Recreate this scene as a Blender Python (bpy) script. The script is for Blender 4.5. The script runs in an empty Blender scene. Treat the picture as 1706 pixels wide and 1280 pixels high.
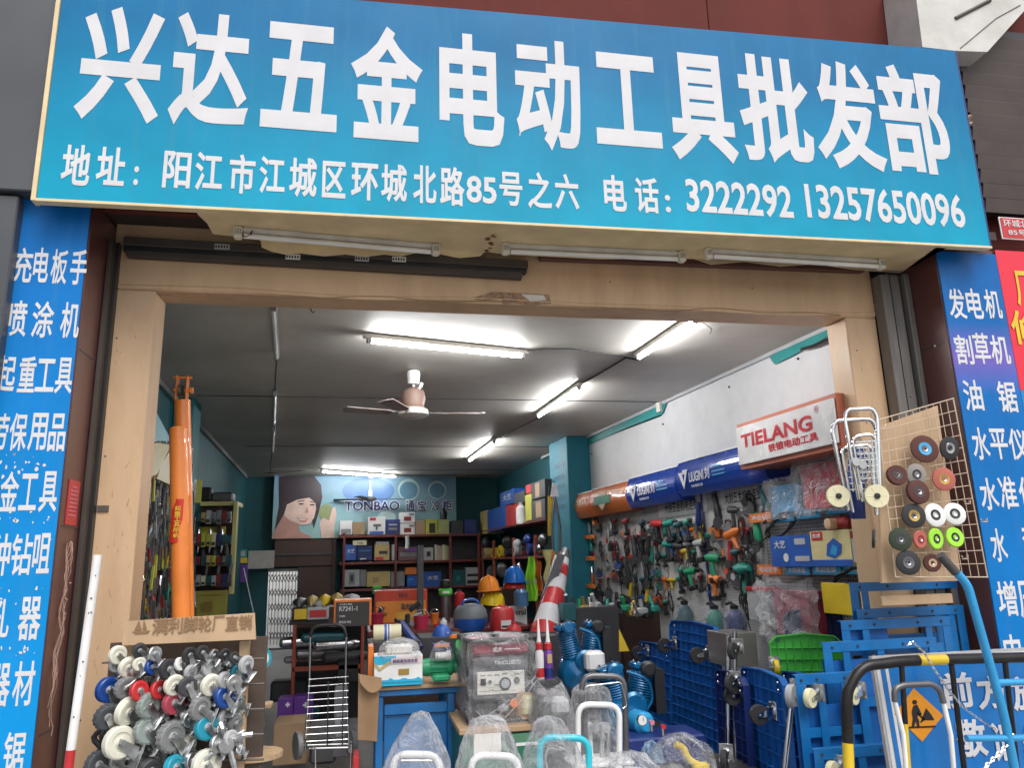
import bpy, math, random
from mathutils import Vector, Matrix
random.seed(7)
R_ = math.radians
S = bpy.context.scene
COL = S.collection
# ---------------------------------------------------------------- camera
IW, IH, FPX = 1706.0, 1280.0, 1268.0
YAW, PITCH, ROLL = R_(11.3), R_(13.1), R_(1.55)
CP = Vector((0.0, -4.0, 1.55))
FW = Vector((math.sin(YAW)*math.cos(PITCH), math.cos(YAW)*math.cos(PITCH), math.sin(PITCH)))
_r = Vector((math.cos(YAW), -math.sin(YAW), 0)); _u = _r.cross(FW)
RT = math.cos(ROLL)*_r - math.sin(ROLL)*_u
UP = math.sin(ROLL)*_r + math.cos(ROLL)*_u
cam = bpy.data.cameras.new('camera'); cam.sensor_width = 36; cam.lens = 36*FPX/IW
cam.clip_start = 0.05; cam.clip_end = 500
co = bpy.data.objects.new('camera', cam); COL.objects.link(co)
co.matrix_world = Matrix(((RT.x, UP.x, -FW.x, CP.x), (RT.y, UP.y, -FW.y, CP.y), (RT.z, UP.z, -FW.z, CP.z), (0, 0, 0, 1)))
S.camera = co
# ---------------------------------------------------------------- world, sun, exposure
SUN_EL, SUN_ROT = 52, 165
wd = bpy.data.worlds.new('World'); S.world = wd; wd.use_nodes = True
nt = wd.node_tree; nt.nodes.clear()
sky = nt.nodes.new('ShaderNodeTexSky'); sky.sky_type = 'NISHITA'; sky.sun_disc = False
sky.sun_elevation = R_(SUN_EL); sky.sun_rotation = R_(SUN_ROT); sky.dust_density = 4.0; sky.air_density = 1.0
hs = nt.nodes.new('ShaderNodeHueSaturation'); hs.inputs['Saturation'].default_value = 0.35
bg = nt.nodes.new('ShaderNodeBackground'); bg.inputs['Strength'].default_value = 0.15
wo = nt.nodes.new('ShaderNodeOutputWorld')
nt.links.new(sky.outputs[0], hs.inputs['Color']); nt.links.new(hs.outputs[0], bg.inputs[0]); nt.links.new(bg.outputs[0], wo.inputs[0])
sl = bpy.data.lights.new('sun', 'SUN'); sl.energy = 1.1; sl.angle = R_(35); sl.color = (1, .97, .93)
so = bpy.data.objects.new('sun', sl); COL.objects.link(so)
_a = R_(SUN_ROT); _d = Vector((math.sin(_a)*math.cos(R_(SUN_EL)), math.cos(_a)*math.cos(R_(SUN_EL)), math.sin(R_(SUN_EL))))
so.rotation_euler = _d.to_track_quat('Z', 'Y').to_euler()
S.view_settings.view_transform = 'Standard'; S.view_settings.look = 'None'
S.view_settings.gamma = 1; S.view_settings.use_curve_mapping = False
S.view_settings.exposure = 0.3
# ---------------------------------------------------------------- placing: a ray of the photograph met with a plane of the place
def ray(u, v): return FW*FPX + RT*(u-IW/2) + UP*(IH/2-v)
def at(u, v, y):
    d = ray(u, v); return CP + d*((y-CP.y)/d.y)
def atz(u, v, z):
    d = ray(u, v); return CP + d*((z-CP.z)/d.z)
def atp(u, v, p, n):
    d = ray(u, v); return CP + d*((Vector(p)-CP).dot(n)/d.dot(n))
def box_at(u0, v0, u1, v1, y):
    """bottom centre, width, height of a thing that shows in this window at depth y"""
    cu, cv = (u0+u1)/2, (v0+v1)/2
    a, b = at(u0, cv, y), at(u1, cv, y); t, q = at(cu, v0, y), at(cu, v1, y)
    return Vector(((a.x+b.x)/2, y, q.z)), b.x-a.x, t.z-q.z
# ---------------------------------------------------------------- materials
_M = {}
def mat(name, col, rough=.5, metal=0, var=.12, scale=6, bump=0, bscale=60, spec=.5, coat=0, dirt=0, dcol=(.05,.04,.03), trans=0, emit=0, dscale=2.5, stretch=None):
    if name in _M: return _M[name]
    m = bpy.data.materials.new(name); m.use_nodes = True; n = m.node_tree; b = n.nodes['Principled BSDF']; L = n.links
    tc = n.nodes.new('ShaderNodeTexCoord'); src = tc.outputs['Object']
    if stretch:
        mp = n.nodes.new('ShaderNodeMapping'); mp.inputs['Scale'].default_value = stretch; L.new(src, mp.inputs[0]); src = mp.outputs[0]
    nz = n.nodes.new('ShaderNodeTexNoise'); nz.inputs['Scale'].default_value = scale; nz.inputs['Detail'].default_value = 5
    L.new(src, nz.inputs['Vector'])
    mr = n.nodes.new('ShaderNodeMapRange'); mr.inputs[1].default_value = .3; mr.inputs[2].default_value = .7
    mr.inputs[3].default_value = 1-var; mr.inputs[4].default_value = 1+var; L.new(nz.outputs[0], mr.inputs[0])
    mx = n.nodes.new('ShaderNodeVectorMath'); mx.operation = 'SCALE'; mx.inputs[0].default_value = col; L.new(mr.outputs[0], mx.inputs['Scale'])
    out = mx.outputs[0]
    if dirt:
        n2 = n.nodes.new('ShaderNodeTexNoise'); n2.inputs['Scale'].default_value = dscale; n2.inputs['Detail'].default_value = 8; n2.inputs['Roughness'].default_value = .7
        L.new(src, n2.inputs['Vector'])
        m2 = n.nodes.new('ShaderNodeMapRange'); m2.inputs[1].default_value = .48; m2.inputs[2].default_value = .75; m2.inputs[4].default_value = dirt
        L.new(n2.outputs[0], m2.inputs[0])
        mm = n.nodes.new('ShaderNodeMix'); mm.data_type = 'RGBA'; L.new(m2.outputs[0], mm.inputs[0]); L.new(out, mm.inputs[6]); mm.inputs[7].default_value = (*dcol, 1)
        out = mm.outputs[2]
    L.new(out, b.inputs['Base Color'])
    r2 = n.nodes.new('ShaderNodeMapRange'); r2.inputs[3].default_value = max(.02, rough-.1); r2.inputs[4].default_value = min(1, rough+.12)
    L.new(nz.outputs[0], r2.inputs[0]); L.new(r2.outputs[0], b.inputs['Roughness'])
    b.inputs['Metallic'].default_value = metal; b.inputs['Specular IOR Level'].default_value = spec
    b.inputs['Coat Weight'].default_value = coat; b.inputs['Transmission Weight'].default_value = trans
    if emit: b.inputs['Emission Color'].default_value = (*col, 1); b.inputs['Emission Strength'].default_value = emit
    if bump:
        n3 = n.nodes.new('ShaderNodeTexNoise'); n3.inputs['Scale'].default_value = bscale; n3.inputs['Detail'].default_value = 4; L.new(src, n3.inputs['Vector'])
        bp = n.nodes.new('ShaderNodeBump'); bp.inputs['Strength'].default_value = bump; bp.inputs['Distance'].default_value = .01
        L.new(n3.outputs[0], bp.inputs['Height']); L.new(bp.outputs[0], b.inputs['Normal'])
    m.diffuse_color = (*col, 1); _M[name] = m
    return m
def film(name, white=.3, col=(.85,.87,.9), sc=9):
    """thin clear plastic film: creases catch the light"""
    if name in _M: return _M[name]
    m = bpy.data.materials.new(name); m.use_nodes = True; n = m.node_tree; L = n.links; n.nodes.clear()
    o = n.nodes.new('ShaderNodeOutputMaterial'); tr = n.nodes.new('ShaderNodeBsdfTransparent'); tr.inputs[0].default_value = (.97, .97, .98, 1)
    pb = n.nodes.new('ShaderNodeBsdfPrincipled'); pb.inputs['Base Color'].default_value = (*col, 1); pb.inputs['Roughness'].default_value = .14
    tc = n.nodes.new('ShaderNodeTexCoord'); nz = n.nodes.new('ShaderNodeTexNoise'); nz.inputs['Scale'].default_value = sc; nz.inputs['Detail'].default_value = 6
    nz.inputs['Distortion'].default_value = 1.6; L.new(tc.outputs['Object'], nz.inputs['Vector'])
    mxv = n.nodes.new('ShaderNodeVectorMath'); mxv.operation = 'MULTIPLY_ADD'; L.new(nz.outputs[1], mxv.inputs[0]); mxv.inputs[1].default_value = (.2, .2, .2); L.new(tc.outputs['Object'], mxv.inputs[2])
    vo = n.nodes.new('ShaderNodeTexVoronoi'); vo.feature = 'DISTANCE_TO_EDGE'; vo.inputs['Scale'].default_value = sc*.7; L.new(mxv.outputs[0], vo.inputs['Vector'])
    sm = n.nodes.new('ShaderNodeMath'); sm.operation = 'MULTIPLY_ADD'; L.new(vo.outputs[0], sm.inputs[0]); sm.inputs[1].default_value = 1.6; L.new(nz.outputs[0], sm.inputs[2])
    bp = n.nodes.new('ShaderNodeBump'); bp.inputs['Strength'].default_value = 1; bp.inputs['Distance'].default_value = .035; L.new(sm.outputs[0], bp.inputs['Height']); L.new(bp.outputs[0], pb.inputs['Normal'])
    lw = n.nodes.new('ShaderNodeLayerWeight'); lw.inputs[0].default_value = .35; L.new(bp.outputs[0], lw.inputs['Normal'])
    ma = n.nodes.new('ShaderNodeMath'); ma.operation = 'MULTIPLY_ADD'; L.new(lw.outputs['Facing'], ma.inputs[0]); ma.inputs[1].default_value = .5; ma.inputs[2].default_value = white-.13; ma.use_clamp = True
    ms = n.nodes.new('ShaderNodeMixShader'); L.new(ma.outputs[0], ms.inputs[0]); L.new(tr.outputs[0], ms.inputs[1]); L.new(pb.outputs[0], ms.inputs[2]); L.new(ms.outputs[0], o.inputs[0])
    _M[name] = m; return m
def grad(name, c0, c1, z0, z1, rough=.35, spot=None):
    """printed vinyl whose ink runs from c0 (low) to c1 (high)"""
    if name in _M: return _M[name]
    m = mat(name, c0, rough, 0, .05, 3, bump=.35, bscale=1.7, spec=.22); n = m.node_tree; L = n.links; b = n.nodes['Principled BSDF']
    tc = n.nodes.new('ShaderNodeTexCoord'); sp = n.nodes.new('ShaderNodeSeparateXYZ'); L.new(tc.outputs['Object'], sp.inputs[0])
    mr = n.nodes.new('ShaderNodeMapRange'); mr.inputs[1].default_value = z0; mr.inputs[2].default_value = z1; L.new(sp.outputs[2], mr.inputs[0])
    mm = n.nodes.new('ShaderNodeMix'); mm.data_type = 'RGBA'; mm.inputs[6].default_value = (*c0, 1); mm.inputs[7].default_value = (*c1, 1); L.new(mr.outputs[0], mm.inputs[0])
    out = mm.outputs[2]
    if spot:
        (z, w, c) = spot
        s1 = n.nodes.new('ShaderNodeMath'); s1.operation = 'SUBTRACT'; L.new(sp.outputs[2], s1.inputs[0]); s1.inputs[1].default_value = z
        s2 = n.nodes.new('ShaderNodeMath'); s2.operation = 'ABSOLUTE'; L.new(s1.outputs[0], s2.inputs[0])
        s3 = n.nodes.new('ShaderNodeMapRange'); s3.inputs[1].default_value = w; s3.inputs[2].default_value = 0; s3.inputs[4].default_value = .55; L.new(s2.outputs[0], s3.inputs[0])
        m3 = n.nodes.new('ShaderNodeMix'); m3.data_type = 'RGBA'; L.new(s3.outputs[0], m3.inputs[0]); L.new(out, m3.inputs[6]); m3.inputs[7].default_value = (*c, 1); out = m3.outputs[2]
    # fading and grime on the vinyl
    nz = n.nodes.new('ShaderNodeTexNoise'); nz.inputs['Scale'].default_value = 2.2; nz.inputs['Detail'].default_value = 9; nz.inputs['Roughness'].default_value = .65; L.new(tc.outputs['Object'], nz.inputs[0])
    r3 = n.nodes.new('ShaderNodeMapRange'); r3.inputs[1].default_value = .35; r3.inputs[2].default_value = .7; r3.inputs[3].default_value = .9; r3.inputs[4].default_value = 1.1; L.new(nz.outputs[0], r3.inputs[0])
    vm = n.nodes.new('ShaderNodeVectorMath'); vm.operation = 'SCALE'; L.new(out, vm.inputs[0]); L.new(r3.outputs[0], vm.inputs['Scale'])
    mp = n.nodes.new('ShaderNodeMapping'); mp.inputs['Scale'].default_value = (9, 9, .6); L.new(tc.outputs['Object'], mp.inputs[0])
    n4 = n.nodes.new('ShaderNodeTexNoise'); n4.inputs['Scale'].default_value = 1.5; n4.inputs['Detail'].default_value = 8; n4.inputs['Roughness'].default_value = .7; L.new(mp.outputs[0], n4.inputs[0])
    r4 = n.nodes.new('ShaderNodeMapRange'); r4.inputs[1].default_value = .52; r4.inputs[2].default_value = .8; r4.inputs[4].default_value = .45; L.new(n4.outputs[0], r4.inputs[0])
    m4 = n.nodes.new('ShaderNodeMix'); m4.data_type = 'RGBA'; L.new(r4.outputs[0], m4.inputs[0]); L.new(vm.outputs[0], m4.inputs[6]); m4.inputs[7].default_value = (c0[0]*.5+.06, c0[1]*.6+.05, c0[2]*.6+.05, 1)
    L.new(m4.outputs[2], b.inputs['Base Color'])
    return m
def emit_mat(name, col, st):
    if name in _M: return _M[name]
    m = bpy.data.materials.new(name); m.use_nodes = True; n = m.node_tree; n.nodes.clear()
    e = n.nodes.new('ShaderNodeEmission'); e.inputs[0].default_value = (*col, 1); e.inputs[1].default_value = st
    o = n.nodes.new('ShaderNodeOutputMaterial'); n.links.new(e.outputs[0], o.inputs[0]); _M[name] = m; return m
# palette
def P(name): return _M[name]
mat('white', (.78,.78,.77), .45, dirt=.15); mat('offwhite', (.62,.6,.55), .5, dirt=.3)
mat('letter', (.66,.66,.68), .55, var=.05, dirt=.16, dcol=(.4,.4,.42), spec=.25); mat('black', (.018,.018,.02), .4); mat('dark', (.045,.045,.05), .5)
mat('rubber', (.03,.03,.033), .75, bump=.15); mat('grey', (.22,.225,.23), .5); mat('lightgrey', (.42,.43,.44), .5)
mat('steel', (.62,.63,.65), .22, 1, var=.2, scale=20); mat('chrome', (.8,.81,.83), .1, 1, var=.1, scale=14); mat('zinc', (.55,.56,.56), .33, 1, var=.25, scale=25)
mat('gunmetal', (.16,.16,.17), .38, .7); mat('iron', (.12,.11,.1), .55, .5, dirt=.4, dcol=(.1,.05,.03))
mat('red', (.52,.03,.035), .38); mat('darkred', (.25,.02,.02), .45); mat('orange', (.75,.2,.03), .38); mat('craneorange', (.85,.25,.045), .34, dirt=.35, dcol=(.45,.13,.04), coat=.3, dscale=6)
mat('yellow', (.7,.5,.03), .4); mat('paleyellow', (.66,.6,.25), .45); mat('green', (.02,.3,.14), .38); mat('makgreen', (.02,.26,.2), .4); mat('limegreen', (.07,.5,.06), .4, coat=.2)
mat('hivis', (.35,.75,.05), .7); mat('blue', (.02,.1,.42), .38, coat=.2); mat('navy', (.012,.03,.16), .4); mat('skyblue', (.03,.33,.62), .35, coat=.3)
mat('cartblue', (.005,.14,.40), .36, coat=.25, var=.22, dirt=.3, dcol=(.06,.13,.24), dscale=8); mat('deckblue', (.008,.11,.40), .42, var=.2, dirt=.35, dcol=(.05,.12,.27), dscale=7); mat('compblue', (.006,.15,.36), .25, .3, coat=.5, dirt=.3, dcol=(.01,.06,.12), dscale=9)
mat('teal', (.01,.15,.17), .6, dirt=.25, dcol=(.01,.06,.07)); mat('tealwall', (.007,.09,.105), .6, dirt=.3, dcol=(.01,.05,.055), bump=.1, bscale=15)
mat('cardboard', (.4,.27,.16), .8, var=.1, bump=.05); mat('kraft', (.32,.2,.11), .8); mat('wood', (.42,.29,.17), .65, var=.25, scale=3, stretch=(1,14,14), bump=.1)
mat('plywood', (.52,.36,.22), .6, var=.14, scale=2.5, stretch=(3,3,.6), dirt=.2, dcol=(.3,.18,.1), bump=.05); mat('paper', (.7,.68,.62), .7)
mat('tan', (.60,.41,.25), .42, var=.1, scale=1.6, dirt=.45, dcol=(.38,.23,.12), bump=.12, bscale=3.5, stretch=(2.5,2.5,.7)); mat('tansoffit', (.74,.6,.36), .55, dirt=.2, dcol=(.35,.24,.12))
mat('maroon', (.105,.036,.032), .3, var=.1, scale=3, dirt=.2, dcol=(.07,.02,.02), spec=.6); mat('maroontile', (.14,.036,.03), .75, var=.14, scale=1.2, spec=.12, dirt=.35, dcol=(.08,.025,.022), stretch=(2,2,.5))
mat('shelfred', (.16,.03,.025), .4); mat('brownwood', (.06,.03,.022), .45); mat('track', (.21,.2,.19), .5, .35, var=.15, scale=4, dirt=.5, dcol=(.1,.08,.07), stretch=(4,4,.5))
mat('trackdark', (.07,.058,.05), .55, .2, dirt=.4); mat('cream', (.72,.68,.45), .42, var=.06); mat('skin', (.55,.3,.22), .5); mat('pink', (.65,.2,.3), .4)
mat('purple', (.14,.04,.3), .4); mat('glass', (.6,.62,.62), .08); mat('concrete', (.6,.59,.56), .8, var=.1, dirt=.3, dcol=(.35,.32,.28), bump=.2, bscale=25)
mat('wire', (.02,.02,.022), .5); mat('mesh_wire', (.62,.5,.38), .4, .3); mat('brass', (.5,.33,.1), .35, .8); mat('rope', (.42,.27,.22), .85)
film('film', .2); film('film_thick', .24, sc=7); film('film_clear', .13, sc=12); film('film_white', .62, (.8,.82,.85), 6)
# ---------------------------------------------------------------- mesh builder
def rotz(a): return Matrix.Rotation(a, 4, 'Z')
def frame(p0, p1):
    z = (Vector(p1)-Vector(p0)); l = z.length or 1e-6; z = z/l
    x = (Vector((0, 0, 1)) if abs(z.z) < .9 else Vector((1, 0, 0))).cross(z).normalized(); y = z.cross(x)
    return x, y, z, l
class MB:
    def __init__(s, M=None): s.v = []; s.f = []; s.m = []; s.sm = []; s.ms = []; s.X = M
    def _mi(s, m):
        if isinstance(m, str): m = _M[m]
        if m not in s.ms: s.ms.append(m)
        return s.ms.index(m)
    def add(s, vs, fs, m, smooth=False, X=None):
        X = X if X is not None else s.X; b = len(s.v); k = s._mi(m)
        for v in vs:
            v = Vector(v); s.v.append(X @ v if X is not None else v)
        for f in fs: s.f.append([b+i for i in f]); s.m.append(k); s.sm.append(smooth)
        return s
    def box(s, c, d, m, X=None, tx=1, ty=1, bev=0):
        """c = centre, d = full sizes; tx, ty taper of the top"""
        x, y, z = [a/2 for a in d]; cx, cy, cz = c
        if bev and min(d) > bev*2.2:
            b = bev; vs = []; fs = []
            ring = lambda X_, Y_, bb: [(-X_+bb, -Y_), (X_-bb, -Y_), (X_, -Y_+bb), (X_, Y_-bb), (X_-bb, Y_), (-X_+bb, Y_), (-X_, Y_-bb), (-X_, -Y_+bb)]
            lv = [(-z, x-b, y-b), (-z+b, x, y), (z-b, x*tx, y*ty), (z, x*tx-b, y*ty-b)]
            for (zz, X_, Y_) in lv:
                for (px, py) in ring(X_, Y_, b): vs.append((cx+px, cy+py, cz+zz))
            for i in range(3):
                for j in range(8): fs.append([i*8+j, i*8+(j+1) % 8, i*8+8+(j+1) % 8, i*8+8+j])
            fs.append(list(range(7, -1, -1))); fs.append([24+j for j in range(8)])
            return s.add(vs, fs, m, False, X)
        vs = [(cx-x, cy-y, cz-z), (cx+x, cy-y, cz-z), (cx+x, cy+y, cz-z), (cx-x, cy+y, cz-z), (cx-x*tx, cy-y*ty, cz+z), (cx+x*tx, cy-y*ty, cz+z), (cx+x*tx, cy+y*ty, cz+z), (cx-x*tx, cy+y*ty, cz+z)]
        return s.add(vs, [[3, 2, 1, 0], [4, 5, 6, 7], [0, 1, 5, 4], [1, 2, 6, 5], [2, 3, 7, 6], [3, 0, 4, 7]], m, False, X)
    def cyl(s, p0, p1, r0, m, r1=None, n=12, caps=True, X=None, smooth=True):
        r1 = r0 if r1 is None else r1; x, y, z, l = frame(p0, p1); p0 = Vector(p0); p1 = Vector(p1); vs = []
        for (p, r) in ((p0, r0), (p1, r1)):
            for i in range(n): a = 2*math.pi*i/n; vs.append(p+x*math.cos(a)*r+y*math.sin(a)*r)
        s.add(vs, [[i, (i+1) % n, n+(i+1) % n, n+i] for i in range(n)], m, smooth, X)
        if caps: s.add(vs, [list(range(n-1, -1, -1)), list(range(n, 2*n))], m, False, X)
        return s
    def tube(s, pts, r, m, n=8, closed=False, X=None, fillet=0):
        pts = [Vector(p) for p in pts]
        if fillet and len(pts) > 2:
            q = []; N = len(pts)
            for i, p in enumerate(pts):
                if not closed and i in (0, N-1): q.append(p); continue
                a = pts[i-1]-p; b = pts[(i+1) % N]-p; f = min(fillet, a.length*.49, b.length*.49); A = p+a.normalized()*f; B = p+b.normalized()*f
                for t in (0, .2, .4, .6, .8, 1): q.append(A*(1-t)**2+p*2*t*(1-t)+B*t*t)
            pts = q
        N = len(pts); vs = []; up = None
        for i, p in enumerate(pts):
            a = pts[i-1] if (i or closed) else p; b = pts[(i+1) % N] if (i < N-1 or closed) else p
            t = (b-a); t = t.normalized() if t.length > 1e-9 else Vector((0, 0, 1))
            if up is None: up = Vector((0, 0, 1)) if abs(t.z) < .9 else Vector((1, 0, 0))
            x = up.cross(t)
            if x.length < 1e-4: x = Vector((0, 1, 0)).cross(t)
            x.normalize(); y = t.cross(x); up = y
            rr = r[i] if isinstance(r, (list, tuple)) else r
            for k in range(n): an = 2*math.pi*k/n; vs.append(p+x*math.cos(an)*rr+y*math.sin(an)*rr)
        fs = []
        for i in range(N if closed else N-1):
            j = (i+1) % N
            for k in range(n): fs.append([i*n+k, i*n+(k+1) % n, j*n+(k+1) % n, j*n+k])
        s.add(vs, fs, m, True, X)
        if not closed: s.add(vs, [list(range(n-1, -1, -1)), [(N-1)*n+k for k in range(n)]], m, False, X)
        return s
    def lathe(s, prof, m, c=(0, 0, 0), n=20, X=None, ax=None, sx=1, sy=1, smooth=True):
        """prof = [(r, h)]; ax = axis direction (default z)"""
        x, y, z, l = frame((0, 0, 0), ax) if ax is not None else (Vector((1, 0, 0)), Vector((0, 1, 0)), Vector((0, 0, 1)), 1)
        c = Vector(c); vs = []
        for (r, h) in prof:
            for i in range(n): a = 2*math.pi*i/n; vs.append(c+x*math.cos(a)*r*sx+y*math.sin(a)*r*sy+z*h)
        fs = [[j*n+i, j*n+(i+1) % n, j*n+n+(i+1) % n, j*n+n+i] for j in range(len(prof)-1) for i in range(n)]
        s.add(vs, fs, m, smooth, X)
        if prof[0][0] > 1e-4: s.add(vs[:n], [list(range(n-1, -1, -1))], m, False, X)
        if prof[-1][0] > 1e-4: s.add(vs[-n:], [list(range(n))], m, False, X)
        return s
    def ball(s, c, r, m, n=14, X=None, sz=1, sx=1, sy=1):
        return s.lathe([(r*math.sin(math.pi*i/8) if 0 < i < 8 else 1e-5, -r*sz*math.cos(math.pi*i/8)) for i in range(9)], m, c, n, X, None, sx, sy)
    def prism(s, poly, t0, t1, m, plane='xz', X=None, smooth=False):
        """extrude a polygon: plane xz -> along y, xy -> along z, yz -> along x"""
        f = {'xz': lambda a, b, t: (a, t, b), 'xy': lambda a, b, t: (a, b, t), 'yz': lambda a, b, t: (t, a, b)}[plane]; n = len(poly)
        vs = [f(a, b, t0) for a, b in poly]+[f(a, b, t1) for a, b in poly]
        s.add(vs, [[i, (i+1) % n, n+(i+1) % n, n+i] for i in range(n)], m, smooth, X)
        return s.add(vs, [list(range(n-1, -1, -1)), list(range(n, 2*n))], m, False, X)
    def poly(s, pts, m, X=None): return s.add(pts, [list(range(len(pts)))], m, False, X)
    def surf(s, fn, nu, nv, m, smooth=True, X=None, wrap=False):
        vs = [fn(i/(nu if wrap else nu-1), j/(nv-1)) for j in range(nv) for i in range(nu)]
        fs = [[j*nu+i, j*nu+(i+1) % nu, (j+1)*nu+(i+1) % nu, (j+1)*nu+i] for j in range(nv-1) for i in range(nu if wrap else nu-1)]
        return s.add(vs, fs, m, smooth, X)
    def mesh(s, name):
        me = bpy.data.meshes.new(name); me.from_pydata([tuple(v) for v in s.v], [], s.f)
        for m in s.ms: me.materials.append(m)
        me.polygons.foreach_set('material_index', s.m); me.polygons.foreach_set('use_smooth', s.sm); me.update()
        if any(s.sm): me.set_sharp_from_angle(angle=R_(38))
        return me
    def build(s, name, parent=None, **kw):
        o = bpy.data.objects.new(name, s.mesh(name)); COL.objects.link(o)
        if parent is not None: o.parent = parent
        tag(o, **kw); return o
def tag(o, label=None, cat=None, group=None, kind=None):
    if label: o['label'] = label
    if cat: o['category'] = cat
    if group: o['group'] = group
    if kind: o['kind'] = kind
    return o
def thing(name, label, cat, loc=(0, 0, 0), rz=0, group=None, rot=None, sc=None):
    o = bpy.data.objects.new(name, None); COL.objects.link(o); o.location = loc; o.empty_display_size = .1
    o.rotation_euler = rot if rot else (0, 0, rz)
    if sc: o.scale = sc if isinstance(sc, (tuple, list)) else (sc, sc, sc)
    return tag(o, label, cat, group)
def kids(o): return [c for c in COL.objects if c.parent == o]
def dup(src, loc, rz=None, label=None, rot=None, sc=None, group=None, tree=None):
    def cp(o, par):
        c = o.copy(); COL.objects.link(c); c.parent = par
        for k in ch.get(o, ()): cp(k, c)
        return c
    ch = {}
    for o in list(COL.objects):
        if o.parent: ch.setdefault(o.parent, []).append(o)
    c = cp(src, None); c.location = loc
    if rz is not None: c.rotation_euler = (0, 0, rz)
    if rot: c.rotation_euler = rot
    if sc: c.scale = sc if isinstance(sc, (tuple, list)) else (sc, sc, sc)
    if label: c['label'] = label
    if group: c['group'] = group
    return c
# ---------------------------------------------------------------- lettering (flat print, glyphs fitted to boxes)
_TX = []
def glyphs(items, m, parent=None, X=None, name='lettering', bold=.02, thick=.0015, **kw):
    """items = [(text, x0, z0, x1, z1)] in the local x-z plane of X, facing local -y"""
    _TX.append((items, m, parent, X, name, bold, thick, kw))
def flush_text():
    cache = {}
    for t in _TX:
        for it in t[0]:
            key = (it[0], t[5])
            if key not in cache:
                c = bpy.data.curves.new('glyph', 'FONT'); c.body = it[0]; c.size = 1; c.resolution_u = 3; c.bevel_depth = t[5]; c.bevel_resolution = 0
                o = bpy.data.objects.new('glyph', c); COL.objects.link(o); cache[key] = o
    bpy.context.view_layer.update(); dg = bpy.context.evaluated_depsgraph_get(); geo = {}
    for k, o in cache.items():
        me = o.evaluated_get(dg).to_mesh(); vs = [tuple(v.co) for v in me.vertices]; fs = [list(p.vertices) for p in me.polygons]
        if vs:
            x0 = min(v[0] for v in vs); x1 = max(v[0] for v in vs); y0 = min(v[1] for v in vs); y1 = max(v[1] for v in vs)
            geo[k] = ([((v[0]-x0)/max(x1-x0, 1e-6), (v[1]-y0)/max(y1-y0, 1e-6), v[2]) for v in vs], fs)
        o.evaluated_get(dg).to_mesh_clear()
    for o in cache.values():
        c = o.data; bpy.data.objects.remove(o); bpy.data.curves.remove(c)
    for (items, m, parent, X, name, bold, thick, kw) in _TX:
        each = name == 'character'; b = MB(X)
        for (t, x0, z0, x1, z1) in items:
            if (t, bold) not in geo: continue
            vs, fs = geo[(t, bold)]
            b.add([(x0+(x1-x0)*a, -thick-w*.012, z0+(z1-z0)*c) for a, c, w in vs], fs, m)
            if each: b.build(name, parent); b = MB(X)
        if not each: b.build(name, parent, **kw)
# ================================================================ SETTING
YF = -.35            # face of the side pillars; the wooden door frame stands at y = 0
YS = -.50            # face of the shop sign
def pill(uv0, uv1, y): return at(*uv0, y), at(*uv1, y)
mat('pavement', (.26,.25,.24), .7, var=.12, scale=4, dirt=.4, dcol=(.14,.13,.12), bump=.15); mat('floortile', (.2,.19,.18), .35, dirt=.5, dcol=(.08,.07,.06))
MB().box((0, -17, -.1), (80, 41, .2), 'pavement').build('pavement', kind='structure')
MB().box((.9, 7.7, -.09), (7, 8.4+.0, .2), 'floortile').box((.9, 2.0, -.09), (6.4, 3.0, .2), 'floortile').build('floor', kind='structure')
# --- maroon tiled facade above the sign
w = MB(); tz0, tx0 = 3.3, -1.45
w.box((1.3, .0, 5.3), (7.2, .26, 3.9), 'maroontile'); fac = thing('upper_wall', 'dark maroon tiled wall above the blue shop sign', 'wall', (0, 0, 0))
w.build('wall_core', fac)
xj = at(1178, 20, -.2).x
for i in range(-2, 2):
    for j in range(2):
        x0 = xj+i*2.4; z0 = 3.3+j*1.95; MB().box((x0+1.198, -.19, z0+.973), (2.396, .04, 1.946), 'maroontile', bev=.003).build('tile', fac)
# --- side pillars (maroon cladding) carrying the vinyl panels
a0 = at(161, 344, YF); a1 = at(46, 1280, YF); b0 = at(1558, 415, YF); b1 = at(1664, 1086, YF)
XL, XR = (a0.x+a1.x)/2, (b0.x+b1.x)/2
pl = thing('pillar', 'maroon clad pillar at the left side of the shop entrance', 'pillar', (XL, 0, 0))
p = MB(); p.box((-.25, (YF+.25)/2+.004, 1.65), (.5, .25-YF, 3.3), 'maroon', bev=.004); p.build('cladding', pl)
for z in (.9, 1.75, 2.55): MB().box((.0, -.14, z), (.006, .36, .006), 'dark').build('joint', pl)
pr = thing('pillar', 'maroon clad pillar at the right side of the shop entrance', 'pillar', (XR, 0, 0))
p = MB(); p.box((.6, (YF+.25)/2+.004, 1.65), (1.2, .25-YF, 3.3), 'maroon', bev=.004); p.build('cladding', pr)
for z in (.7, 1.6, 2.72): MB().box((.0, -.14, z), (.006, .36, .006), 'dark').build('joint', pr)
# off-white chip that imitates a small reflection on the right reveal
mb = MB(); mb.box((-.003, -.24, 2.72), (.004, .012, .012), 'offwhite'); mb.build('reflection_chip', pr)
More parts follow.
